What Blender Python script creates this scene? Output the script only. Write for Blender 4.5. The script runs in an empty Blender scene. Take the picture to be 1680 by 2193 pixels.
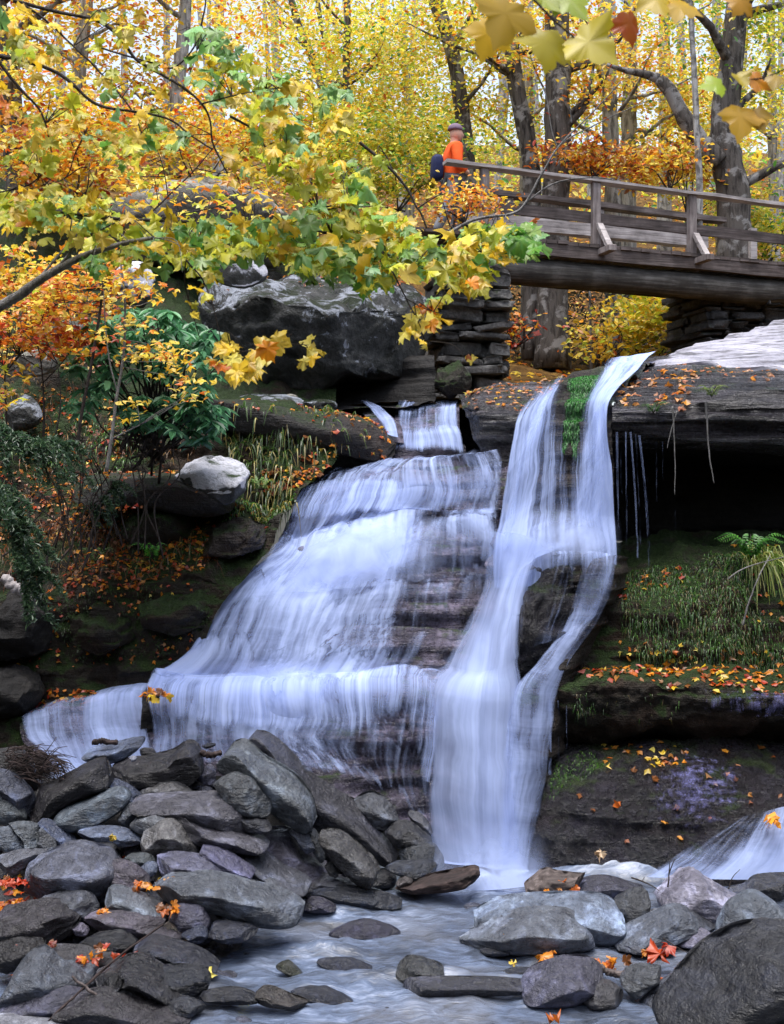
import bpy, math, random
import numpy as np
rng = np.random.default_rng(11)
random.seed(11)
SC = bpy.context.scene
COL = SC.collection
# ---------------------------------------------------------------- camera model
F, CX, CY, H = 2600.0, 840.0, 1096.5, 3.57        # traced-picture units: 1680 wide
def P(px, py, d):
    px, py, d = np.broadcast_arrays(np.asarray(px, float), np.asarray(py, float), np.asarray(d, float))
    return np.stack([(px-CX)/F*d, d, H-(py-CY)/F*d], -1)
cam = bpy.data.cameras.new("camera"); camo = bpy.data.objects.new("camera", cam); COL.objects.link(camo)
camo.location = (0, 0, H); camo.rotation_euler = (math.pi/2, 0, 0)
cam.sensor_fit = 'HORIZONTAL'; cam.sensor_width = 36.0; cam.lens = F/1680*36.0
cam.clip_start = 0.05; cam.clip_end = 600
SC.camera = camo
# ---------------------------------------------------------------- colour + noise
def lin(c):
    c = np.asarray(c, float)
    return np.where(c <= .04045, c/12.92, ((c+.055)/1.055)**2.4)
def hx(s):
    s = s.lstrip('#'); return tuple(lin([int(s[i:i+2], 16)/255 for i in (0, 2, 4)]))
def _hash(ix, iy, iz, seed):
    h = (ix.astype(np.int64)*374761393 + iy.astype(np.int64)*668265263 + iz.astype(np.int64)*2147483647 + seed*974711) & 0xffffffff
    h = ((h ^ (h >> 13))*1274126177) & 0xffffffff
    h = ((h ^ (h >> 15))*2246822519) & 0xffffffff
    return ((h ^ (h >> 16)) & 0xffffff)/float(0xffffff)
def vnoise(p, seed=0):
    p = np.asarray(p, float); i = np.floor(p).astype(np.int64); f = p-i; f = f*f*f*(f*(f*6-15)+10)
    r = 0
    for dx in (0, 1):
        wx = f[..., 0] if dx else 1-f[..., 0]
        for dy in (0, 1):
            wy = f[..., 1] if dy else 1-f[..., 1]
            for dz in (0, 1):
                wz = f[..., 2] if dz else 1-f[..., 2]
                r = r + wx*wy*wz*_hash(i[..., 0]+dx, i[..., 1]+dy, i[..., 2]+dz, seed)
    return r*2-1
def fbm(p, octv=4, seed=0, gain=.5, lac=2.03):
    p = np.asarray(p, float); a, s, n = 1., 0., 0.
    for k in range(octv):
        s = s+a*vnoise(p+k*17.3, seed+k); n += a; a *= gain; p = p*lac
    return s/n
# ---------------------------------------------------------------- mesh helpers
def make_mesh(name, V, faces, mat=None, smooth=True, col=None, uv=None, attrs=None, parent=None):
    """faces: array (n,k) or list of such arrays"""
    V = np.asarray(V, np.float32).reshape(-1, 3)
    if isinstance(faces, np.ndarray): faces = [faces]
    faces = [np.asarray(f, np.int32) for f in faces if len(f)]
    me = bpy.data.meshes.new(name)
    me.vertices.add(len(V)); me.vertices.foreach_set('co', V.ravel())
    loops = np.concatenate([f.ravel() for f in faces])
    tot = np.concatenate([np.full(len(f), f.shape[1], np.int32) for f in faces])
    start = np.concatenate([[0], np.cumsum(tot)[:-1]]).astype(np.int32)
    me.loops.add(len(loops)); me.loops.foreach_set('vertex_index', loops)
    me.polygons.add(len(tot)); me.polygons.foreach_set('loop_start', start)
    try: me.polygons.foreach_set('loop_total', tot)
    except Exception: pass
    me.update(calc_edges=True)
    me.polygons.foreach_set('use_smooth', np.full(len(tot), bool(smooth)))
    if col is not None:
        a = me.color_attributes.new('col', 'FLOAT_COLOR', 'POINT')
        c4 = np.ones((len(V), 4), np.float32); c4[:, :3] = col
        a.data.foreach_set('color', c4.ravel())
    if attrs:
        for k, v in attrs.items():
            a = me.attributes.new(k, 'FLOAT', 'POINT'); a.data.foreach_set('value', np.asarray(v, np.float32).ravel())
    if uv is not None:
        l = me.uv_layers.new(name='UVMap'); l.data.foreach_set('uv', np.asarray(uv, np.float32)[loops].ravel())
    if mat: me.materials.append(mat)
    me.validate()
    o = bpy.data.objects.new(name, me); COL.objects.link(o)
    if parent: o.parent = parent
    return o
def tag(o, label=None, cat=None, group=None, kind=None):
    if label: o['label'] = label
    if cat: o['category'] = cat
    if group: o['group'] = group
    if kind: o['kind'] = kind
    return o
def empty(name, loc, label, cat, group=None):
    o = bpy.data.objects.new(name, None); COL.objects.link(o); o.location = tuple(loc); o.empty_display_size = .1
    return tag(o, label, cat, group)
def rebase(o, root):
    """child built in world space: keep it there under its parent"""
    o.parent = root
    o.matrix_parent_inverse = bpy.data.objects[root.name].matrix_basis.inverted()
    return o
class MB:
    """collects tubes / boxes / polygons, links them as one mesh"""
    def __init__(s): s.V = []; s.Q = []; s.n = 0; s.T = []
    def add(s, V, q=None, t=None):
        V = np.asarray(V, float).reshape(-1, 3)
        if q is not None and len(q): s.Q.append(np.asarray(q, int)+s.n)
        if t is not None and len(t): s.T.append(np.asarray(t, int)+s.n)
        s.V.append(V); s.n += len(V)
    def tube(s, pts, rad, sides=6, wob=0., seed=0):
        pts = np.asarray(pts, float); n = len(pts); rad = np.broadcast_to(np.asarray(rad, float), (n,)).copy()
        tan = np.gradient(pts, axis=0); tan /= np.linalg.norm(tan, axis=1)[:, None]+1e-9
        up = np.array([0.13, .99, .05]) if abs(tan[0, 1]) < .9 else np.array([1., 0, 0])
        a = np.cross(tan, up); a /= np.linalg.norm(a, axis=1)[:, None]+1e-9
        b = np.cross(tan, a)
        th = np.linspace(0, 2*math.pi, sides, endpoint=False)
        R = rad[:, None]*np.ones((1, sides))
        if wob: R = R*(1+wob*vnoise(np.stack(np.broadcast_arrays(np.cos(th)[None]*1.3+seed, np.sin(th)[None]*1.3, np.arange(n)[:, None]*.7), -1), 3))
        V = pts[:, None]+R[..., None]*(np.cos(th)[None, :, None]*a[:, None]+np.sin(th)[None, :, None]*b[:, None])
        i = np.arange(n-1)[:, None]*sides; j = np.arange(sides)[None]; k = (j+1) % sides
        q = np.stack([i+j, i+k, i+sides+k, i+sides+j], -1).reshape(-1, 4)
        V = V.reshape(-1, 3); V = np.concatenate([V, pts[:1], pts[-1:]])
        jj = np.arange(sides); kk = (jj+1) % sides; e = n*sides
        t = np.concatenate([np.stack([kk, jj, np.full(sides, e)], -1), np.stack([jj+(n-1)*sides, kk+(n-1)*sides, np.full(sides, e+1)], -1)])
        s.add(V, q, t)
    def box(s, o, ax, ay, az):
        """box from corner o with edge vectors"""
        o, ax, ay, az = map(lambda v: np.asarray(v, float), (o, ax, ay, az))
        V = [o+ax*i+ay*j+az*k for k in (0, 1) for j in (0, 1) for i in (0, 1)]
        s.add(V, [[0, 2, 3, 1], [4, 5, 7, 6], [0, 1, 5, 4], [2, 6, 7, 3], [0, 4, 6, 2], [1, 3, 7, 5]])
    def build(s, name, mat, parent=None, smooth=True, root=None, bevel=0):
        fs = ([np.concatenate(s.Q)] if s.Q else [])+([np.concatenate(s.T)] if s.T else [])
        o = make_mesh(name, np.concatenate(s.V), fs, mat, smooth)
        if root: rebase(o, root)
        elif parent: o.parent = parent
        if bevel:
            m = o.modifiers.new('bevel', 'BEVEL'); m.width = bevel; m.segments = 2; m.limit_method = 'ANGLE'
        return o
def catmull(pts, n):
    pts = np.asarray(pts, float); m = len(pts)
    if m == 2: t = np.linspace(0, 1, n)[:, None]; return pts[0]*(1-t)+pts[1]*t
    P0 = np.concatenate([[2*pts[0]-pts[1]], pts, [2*pts[-1]-pts[-2]]])
    u = np.linspace(0, m-1, n); i = np.minimum(u.astype(int), m-2); t = (u-i)[:, None]
    a, b, c, d = P0[i], P0[i+1], P0[i+2], P0[i+3]
    return .5*((2*b)+(-a+c)*t+(2*a-5*b+4*c-d)*t**2+(-a+3*b-3*c+d)*t**3)
def interp_lin(pts, n):
    pts = np.asarray(pts, float); u = np.linspace(0, len(pts)-1, n); i = np.minimum(u.astype(int), len(pts)-2); t = (u-i)[:, None]
    return pts[i]*(1-t)+pts[i+1]*t
def loft_grid(rows, nu, nv, smooth_v=.35):
    """rows of (px,py,d[,dens]) -> world grid (nv,nu,3), dens (nv,nu), picture coords (nv,nu,2)"""
    R = np.stack([catmull(np.asarray(r, float), nu) for r in rows])       # rows,nu,k
    A = np.stack([interp_lin(R[:, j], nv) for j in range(nu)], 1)
    B = np.stack([catmull(R[:, j], nv) for j in range(nu)], 1)
    G = A*(1-smooth_v)+B*smooth_v
    return P(G[..., 0], G[..., 1], G[..., 2]), (np.clip(G[..., 3], 0, 1.6) if G.shape[-1] > 3 else None), G[..., :2]
def grid_faces(nv, nu):
    i = np.arange(nv-1)[:, None]*nu; j = np.arange(nu-1)[None]
    return np.stack([i+j, i+nu+j, i+nu+j+1, i+j+1], -1).reshape(-1, 4)
def gnormals(G):
    du = np.gradient(G, axis=1); dv = np.gradient(G, axis=0)
    n = np.cross(dv, du); n /= np.linalg.norm(n, axis=-1)[..., None]+1e-9
    return n      # towards the viewer for rows running down, columns left to right
# ---------------------------------------------------------------- node helpers
def mat_new(name):
    m = bpy.data.materials.new(name); m.use_nodes = True; m.node_tree.nodes.clear(); return m, m.node_tree
def N(nt, t, **kw):
    n = nt.nodes.new(t)
    for k, v in kw.items():
        if k.startswith('i_'):
            key = k[2:]; key = int(key) if key.isdigit() else key
            n.inputs[key].default_value = v
        else: setattr(n, k, v)
    return n
def L(nt, a, b): nt.links.new(a, b)
def ramp(nt, fac, stops, interp='LINEAR'):
    n = nt.nodes.new('ShaderNodeValToRGB'); n.color_ramp.interpolation = interp
    e = n.color_ramp.elements
    while len(e) < len(stops): e.new(.5)
    for k, (p, c) in enumerate(stops):
        e[k].position = p; e[k].color = (*c, 1) if len(c) == 3 else c
    if fac is not None: L(nt, fac, n.inputs[0])
    return n.outputs[0]
def math_n(nt, op, a, b=None, clamp=False):
    n = nt.nodes.new('ShaderNodeMath'); n.operation = op; n.use_clamp = clamp
    for k, v in ((0, a), (1, b)):
        if v is None: continue
        if hasattr(v, 'is_output'): L(nt, v, n.inputs[k])
        else: n.inputs[k].default_value = v
    return n.outputs[0]
def mixc(nt, fac, a, b, mode='MIX'):
    n = nt.nodes.new('ShaderNodeMix'); n.data_type = 'RGBA'; n.blend_type = mode
    for k, v in ((0, fac), (6, a), (7, b)):
        if hasattr(v, 'is_output'): L(nt, v, n.inputs[k])
        else: n.inputs[k].default_value = v if k == 0 else ((*v, 1) if len(v) == 3 else v)
    return n.outputs[2]
def noise(nt, vec, scale, detail=4, rough=.55, dist=0.):
    n = nt.nodes.new('ShaderNodeTexNoise'); n.inputs['Scale'].default_value = scale; n.inputs['Detail'].default_value = detail
    n.inputs['Roughness'].default_value = rough; n.inputs['Distortion'].default_value = dist
    if vec is not None: L(nt, vec, n.inputs['Vector'])
    return n.outputs[0]
def mapping(nt, vec, scale=(1, 1, 1), rot=(0, 0, 0)):
    n = nt.nodes.new('ShaderNodeMapping'); n.inputs['Scale'].default_value = scale; n.inputs['Rotation'].default_value = rot
    L(nt, vec, n.inputs['Vector']); return n.outputs[0]
def out(nt, sh):
    o = nt.nodes.new('ShaderNodeOutputMaterial'); L(nt, sh, o.inputs[0])
# ---------------------------------------------------------------- materials
def rock_mat(name, c_dark, c_mid, c_light, strata=0., moss=0., lichen=0., rough=(.45, .8), spec=.5, scale=1., bump=.6, moss_c=(.028, .05, .012), wetlow=0., objcol=False, lichen_c=(.62, .62, .66), dirt=0., lup=.16, cracks=0.):
    m, nt = mat_new(name)
    tc = N(nt, 'ShaderNodeTexCoord'); geo = N(nt, 'ShaderNodeNewGeometry')
    v = tc.outputs['Object'] if objcol else geo.outputs['Position']
    sv = mapping(nt, v, (scale, scale, scale))
    n1 = noise(nt, sv, 2.2, 6, .6, .4); n2 = noise(nt, sv, 14, 5, .65); n3 = noise(nt, sv, 60, 3, .6)
    f = math_n(nt, 'ADD', math_n(nt, 'MULTIPLY', n1, .6), math_n(nt, 'MULTIPLY', n2, .4))
    if strata:
        st = noise(nt, mapping(nt, v, (.55, .55, 7.5), (.06, .05, 0)), 1.6, 5, .65, .3)
        f = math_n(nt, 'ADD', math_n(nt, 'MULTIPLY', f, 1-strata), math_n(nt, 'MULTIPLY', st, strata))
    col = ramp(nt, f, [(.34, c_dark), (.5, c_mid), (.64, c_light)])
    wet = None
    if objcol:
        oi = N(nt, 'ShaderNodeObjectInfo')
        col = mixc(nt, 1., col, oi.outputs['Color'], 'MULTIPLY'); wet = oi.outputs['Alpha']
        # pale weathered patches and dark spots
        pz = noise(nt, mapping(nt, v, (1, 1, 1)), 3.1, 5, .62, .8)
        col = mixc(nt, math_n(nt, 'MULTIPLY', ramp(nt, pz, [(.52, (0, 0, 0)), (.58, (1, 1, 1))]), .75), col, mixc(nt, 1., col, (1.75, 1.8, 1.95), 'MULTIPLY'))
        sp = noise(nt, v, 42, 2, .5)
        col = mixc(nt, math_n(nt, 'MULTIPLY', ramp(nt, sp, [(.62, (0, 0, 0)), (.7, (1, 1, 1))]), .5), col, mixc(nt, .65, col, (.02, .02, .022)))
    nz = N(nt, 'ShaderNodeSeparateXYZ'); L(nt, geo.outputs['Normal'], nz.inputs[0])
    if cracks:
        cn = noise(nt, mapping(nt, v, (.35, .35, 9.), (.05, .07, 0)), 1., 4, .6, .35)
        col = mixc(nt, math_n(nt, 'MULTIPLY', ramp(nt, cn, [(.455, (0, 0, 0)), (.475, (1, 1, 1)), (.5, (0, 0, 0)), (.56, (0, 0, 0)), (.575, (1, 1, 1)), (.6, (0, 0, 0))]), cracks), col, (.012, .011, .013))
    if dirt:
        dn = noise(nt, mapping(nt, v, (1, 1, 1.5)), 1.3, 5, .6, .5)
        col = mixc(nt, math_n(nt, 'MULTIPLY', ramp(nt, dn, [(.42, (0, 0, 0)), (.62, (1, 1, 1))]), dirt), col, (.045, .022, .012))
    if lichen:
        ln = math_n(nt, 'ADD', math_n(nt, 'MULTIPLY', noise(nt, sv, 1.7, 5, .62, .6), .62), math_n(nt, 'MULTIPLY', noise(nt, sv, 7.5, 6, .72, .4), .38))
        lf = math_n(nt, 'ADD', ln, math_n(nt, 'MULTIPLY', nz.outputs[2], lup))
        lm = ramp(nt, lf, [(.66-lichen*.25, (0, 0, 0)), (.70-lichen*.25, (1, 1, 1))])
        lc = mixc(nt, n2, tuple(x*.55 for x in lichen_c), lichen_c)
        col = mixc(nt, lm, col, lc)
    if moss:
        mn = noise(nt, sv, 2.6, 6, .65, .5)
        mf = math_n(nt, 'ADD', mn, math_n(nt, 'MULTIPLY', nz.outputs[2], .22))
        mm = ramp(nt, mf, [(.72-moss*.35, (0, 0, 0)), (.84-moss*.35, (1, 1, 1))])
        mc = ramp(nt, n3, [(.3, tuple(x*.45 for x in moss_c)), (.6, moss_c), (.75, (moss_c[0]*2.6, moss_c[1]*2.2, moss_c[2]*1.6))])
        col = mixc(nt, mm, col, mc)
    bs = N(nt, 'ShaderNodeBsdfPrincipled')
    L(nt, col, bs.inputs['Base Color'])
    rr = N(nt, 'ShaderNodeMapRange'); L(nt, n2, rr.inputs[0]); rr.inputs[1].default_value = .3; rr.inputs[2].default_value = .7
    rr.inputs[3].default_value = rough[0]; rr.inputs[4].default_value = rough[1]
    r = rr.outputs[0]
    if wet is not None:   # alpha 1 = dry, 0 = wet and shining
        dk = mixc(nt, wet, (.45, .45, .48), (1, 1, 1)); col2 = mixc(nt, 1., col, dk, 'MULTIPLY'); L(nt, col2, bs.inputs['Base Color'])
        r = math_n(nt, 'MULTIPLY', r, math_n(nt, 'ADD', math_n(nt, 'MULTIPLY', wet, .62), .38))
    L(nt, r, bs.inputs['Roughness'])
    bs.inputs['Specular IOR Level'].default_value = spec
    h = math_n(nt, 'ADD', math_n(nt, 'MULTIPLY', n2, .8), math_n(nt, 'MULTIPLY', n3, .12 if objcol else .35))
    if objcol: h = math_n(nt, 'ADD', h, math_n(nt, 'MULTIPLY', noise(nt, mapping(nt, v, (2, 2, 7), (.2, .3, 0)), 2.5, 6, .7, .5), .9))
    if strata:
        s2 = noise(nt, mapping(nt, v, (.8, .8, 16), (.05, .04, 0)), 2.2, 5, .7, .25)
        h = math_n(nt, 'ADD', h, math_n(nt, 'MULTIPLY', s2, 1.4*strata))
    bp = N(nt, 'ShaderNodeBump'); bp.inputs['Strength'].default_value = bump; bp.inputs['Distance'].default_value = .06
    L(nt, h, bp.inputs['Height']); L(nt, bp.outputs[0], bs.inputs['Normal'])
    out(nt, bs.outputs[0]); return m
M = {}
M['stone'] = rock_mat('stone', (.085, .088, .11), (.27, .285, .345), (.60, .65, .77), rough=(.22, .5), spec=.6, scale=1.15, bump=.85, objcol=True)
M['wetrock'] = rock_mat('wet_rock', (.010, .009, .013), (.060, .050, .075), (.27, .235, .33), strata=.38, rough=(.16, .5), spec=.6, moss=.10, bump=1.1)
M['darkrock'] = rock_mat('dark_rock', (.009, .008, .008), (.026, .023, .022), (.062, .055, .05), strata=.5, rough=(.3, .7), spec=.4, moss=.24, bump=1.4, dirt=.4, moss_c=(.025, .042, .011))
M['humprock'] = rock_mat('hump_rock', (.004, .004, .006), (.010, .009, .014), (.030, .027, .042), strata=.25, rough=(.10, .45), spec=.6, moss=.14, bump=1.5, scale=1., dirt=.12, moss_c=(.025, .04, .012))
M['blackrock_shade'] = rock_mat('black_rock_shade', (.006, .006, .006), (.016, .015, .015), (.035, .032, .03), strata=.4, rough=(.5, .9), spec=.25, moss=.0, bump=.9)  # dark stones, and hollows whose shade is put into the colour
M['ledge'] = rock_mat('ledge_rock', (.02, .018, .02), (.06, .055, .062), (.2, .185, .21), strata=.85, cracks=.6, rough=(.10, .4), spec=.8, moss=.02, bump=1.5)
M['mossrock'] = rock_mat('mossy_rock', (.010, .010, .007), (.03, .026, .02), (.055, .05, .04), strata=.3, moss=.52, rough=(.5, .9), spec=.25, bump=1.6, moss_c=(.026, .050, .011), dirt=.6)
M['boulder'] = rock_mat('lichen_boulder', (.016, .017, .016), (.05, .052, .05), (.12, .12, .12), moss=.20, lichen=.36, rough=(.6, .9), spec=.25, scale=1.1, bump=1.6, lichen_c=(.40, .43, .50), lup=.10, moss_c=(.02, .03, .012))
M['greyboulder'] = rock_mat('grey_boulder', (.05, .045, .04), (.13, .12, .105), (.24, .22, .19), lichen=.2, moss=.1, rough=(.6, .9), spec=.2, bump=.9, lichen_c=(.34, .32, .28))
M['whiterock'] = rock_mat('white_lichen_rock', (.03, .03, .028), (.07, .07, .065), (.14, .14, .14), lichen=.85, moss=.10, rough=(.6, .9), spec=.25, bump=.9, lichen_c=(.66, .66, .73), lup=.34)
M['palerock'] = rock_mat('pale_slab', (.05, .045, .06), (.30, .295, .35), (.44, .43, .50), strata=.5, cracks=.95, rough=(.35, .6), spec=.45, bump=.5)
M['darkwall'] = rock_mat('dark_wall_stone', (.016, .016, .017), (.05, .05, .052), (.13, .13, .135), moss=.1, rough=(.6, .9), spec=.3, bump=1., scale=2)
M['wall'] = rock_mat('wall_stone', (.035, .034, .034), (.11, .105, .1), (.24, .23, .22), moss=.12, rough=(.6, .9), spec=.3, bump=.8, scale=2)
M['soil'] = rock_mat('leafy_soil', (.012, .009, .006), (.04, .026, .014), (.10, .055, .022), moss=.18, rough=(.8, 1), spec=.1, bump=1., scale=2)
M['bed'] = rock_mat('gravel_bed', (.03, .03, .032), (.085, .083, .088), (.17, .165, .17), rough=(.4, .8), spec=.4, bump=1., scale=3)
M['floor'] = rock_mat('forest_floor', (.03, .018, .008), (.11, .06, .02), (.26, .15, .04), rough=(.85, 1), spec=.1, bump=1., scale=1.6)

def leaf_mat():
    m, nt = mat_new('leaf'); a = N(nt, 'ShaderNodeAttribute', attribute_name='col')
    d = N(nt, 'ShaderNodeBsdfDiffuse'); t = N(nt, 'ShaderNodeBsdfTranslucent'); g = N(nt, 'ShaderNodeBsdfGlossy'); g.inputs['Roughness'].default_value = .42
    L(nt, a.outputs[0], d.inputs[0]); L(nt, a.outputs[0], t.inputs[0])
    s = N(nt, 'ShaderNodeMixShader'); s.inputs[0].default_value = .48; L(nt, d.outputs[0], s.inputs[1]); L(nt, t.outputs[0], s.inputs[2])
    s2 = N(nt, 'ShaderNodeMixShader'); s2.inputs[0].default_value = .05; L(nt, s.outputs[0], s2.inputs[1]); L(nt, g.outputs[0], s2.inputs[2])
    out(nt, s2.outputs[0]); return m
M['leaf'] = leaf_mat()
def veinleaf_mat():
    m, nt = mat_new('maple_leaf'); a = N(nt, 'ShaderNodeAttribute', attribute_name='col')
    geo = N(nt, 'ShaderNodeNewGeometry')
    n1 = noise(nt, geo.outputs['Position'], 38, 4, .6); n2 = noise(nt, geo.outputs['Position'], 160, 3, .6)
    c = mixc(nt, ramp(nt, n1, [(.35, (.0, .0, .0)), (.7, (.3, .3, .3))]), a.outputs[0], mixc(nt, .7, a.outputs[0], (.42, .30, .02)))
    c = mixc(nt, ramp(nt, n2, [(.66, (0, 0, 0)), (.76, (.5, .5, .5))]), c, (.16, .06, .01))
    d = N(nt, 'ShaderNodeBsdfDiffuse'); t = N(nt, 'ShaderNodeBsdfTranslucent'); g = N(nt, 'ShaderNodeBsdfGlossy'); g.inputs['Roughness'].default_value = .38
    L(nt, c, d.inputs[0]); L(nt, c, t.inputs[0])
    s = N(nt, 'ShaderNodeMixShader'); s.inputs[0].default_value = .52; L(nt, d.outputs[0], s.inputs[1]); L(nt, t.outputs[0], s.inputs[2])
    s2 = N(nt, 'ShaderNodeMixShader'); s2.inputs[0].default_value = .035; L(nt, s.outputs[0], s2.inputs[1]); L(nt, g.outputs[0], s2.inputs[2])
    out(nt, s2.outputs[0]); return m
M['maple'] = veinleaf_mat()
def bark_mat(name, c1, c2, c3, blot=.5, scale=1.):
    m, nt = mat_new(name); geo = N(nt, 'ShaderNodeNewGeometry')
    v = mapping(nt, geo.outputs['Position'], (9*scale, 9*scale, 1.6*scale)); n1 = noise(nt, v, 1.6, 6, .65, .3)
    n2 = noise(nt, geo.outputs['Position'], 3.2*scale, 5, .65, .4); n3 = noise(nt, geo.outputs['Position'], 40*scale, 3, .6)
    c = ramp(nt, n1, [(.35, c1), (.55, c2), (.7, c2)])
    c = mixc(nt, math_n(nt, 'MULTIPLY', ramp(nt, n2, [(.52, (0, 0, 0)), (.6, (1, 1, 1))]), blot), c, c3)
    bs = N(nt, 'ShaderNodeBsdfPrincipled'); L(nt, c, bs.inputs['Base Color']); bs.inputs['Roughness'].default_value = .85; bs.inputs['Specular IOR Level'].default_value = .2
    bp = N(nt, 'ShaderNodeBump'); bp.inputs['Strength'].default_value = .9; bp.inputs['Distance'].default_value = .03
    L(nt, math_n(nt, 'ADD', n1, math_n(nt, 'MULTIPLY', n3, .3)), bp.inputs['Height']); L(nt, bp.outputs[0], bs.inputs['Normal'])
    out(nt, bs.outputs[0]); return m
M['bark'] = bark_mat('dark_bark', (.022, .018, .016), (.10, .088, .08), (.29, .28, .275), .8)
M['palebark'] = bark_mat('pale_bark', (.10, .095, .09), (.36, .35, .34), (.05, .045, .04), .7)
M['twig'] = bark_mat('twig_bark', (.022, .017, .015), (.05, .04, .036), (.11, .1, .095), .35, 3)
M['greytwig'] = bark_mat('grey_twig', (.10, .095, .09), (.22, .21, .20), (.34, .33, .32), .5, 3)
def wood_mat(name, c1, c2, c3, axis='x', rough=.8):
    m, nt = mat_new(name); tc = N(nt, 'ShaderNodeTexCoord'); geo = N(nt, 'ShaderNodeNewGeometry')
    sc = {'x': (.8, 16, 16), 'z': (14, 14, 1.2)}[axis]
    v = mapping(nt, mapping(nt, geo.outputs['Position'], (1, 1, 1), (0, 0, -.287 if axis == 'x' else 0)), sc); n1 = noise(nt, v, 1.8, 6, .65, .3); n2 = noise(nt, geo.outputs['Position'], 2.6, 5, .6)
    f = math_n(nt, 'ADD', math_n(nt, 'MULTIPLY', n1, .55), math_n(nt, 'MULTIPLY', n2, .45))
    c = ramp(nt, f, [(.36, c1), (.5, c2), (.64, c3)])
    bs = N(nt, 'ShaderNodeBsdfPrincipled'); L(nt, c, bs.inputs['Base Color']); bs.inputs['Roughness'].default_value = rough; bs.inputs['Specular IOR Level'].default_value = .3
    bp = N(nt, 'ShaderNodeBump'); bp.inputs['Strength'].default_value = .6; bp.inputs['Distance'].default_value = .02; L(nt, n1, bp.inputs['Height']); L(nt, bp.outputs[0], bs.inputs['Normal'])
    out(nt, bs.outputs[0]); return m
M['railwood'] = wood_mat('weathered_wood', (.13, .115, .112), (.31, .28, .275), (.5, .46, .455))
M['postwood'] = wood_mat('post_wood', (.08, .064, .06), (.19, .16, .155), (.33, .29, .28), 'z')
M['darkwood'] = wood_mat('dark_wood', (.035, .028, .026), (.09, .072, .068), (.18, .15, .145))
M['logwood'] = wood_mat('log_wood', (.02, .018, .016), (.05, .046, .042), (.13, .125, .118))
M['drift'] = wood_mat('driftwood', (.012, .009, .008), (.032, .021, .020), (.085, .06, .056))

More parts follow.
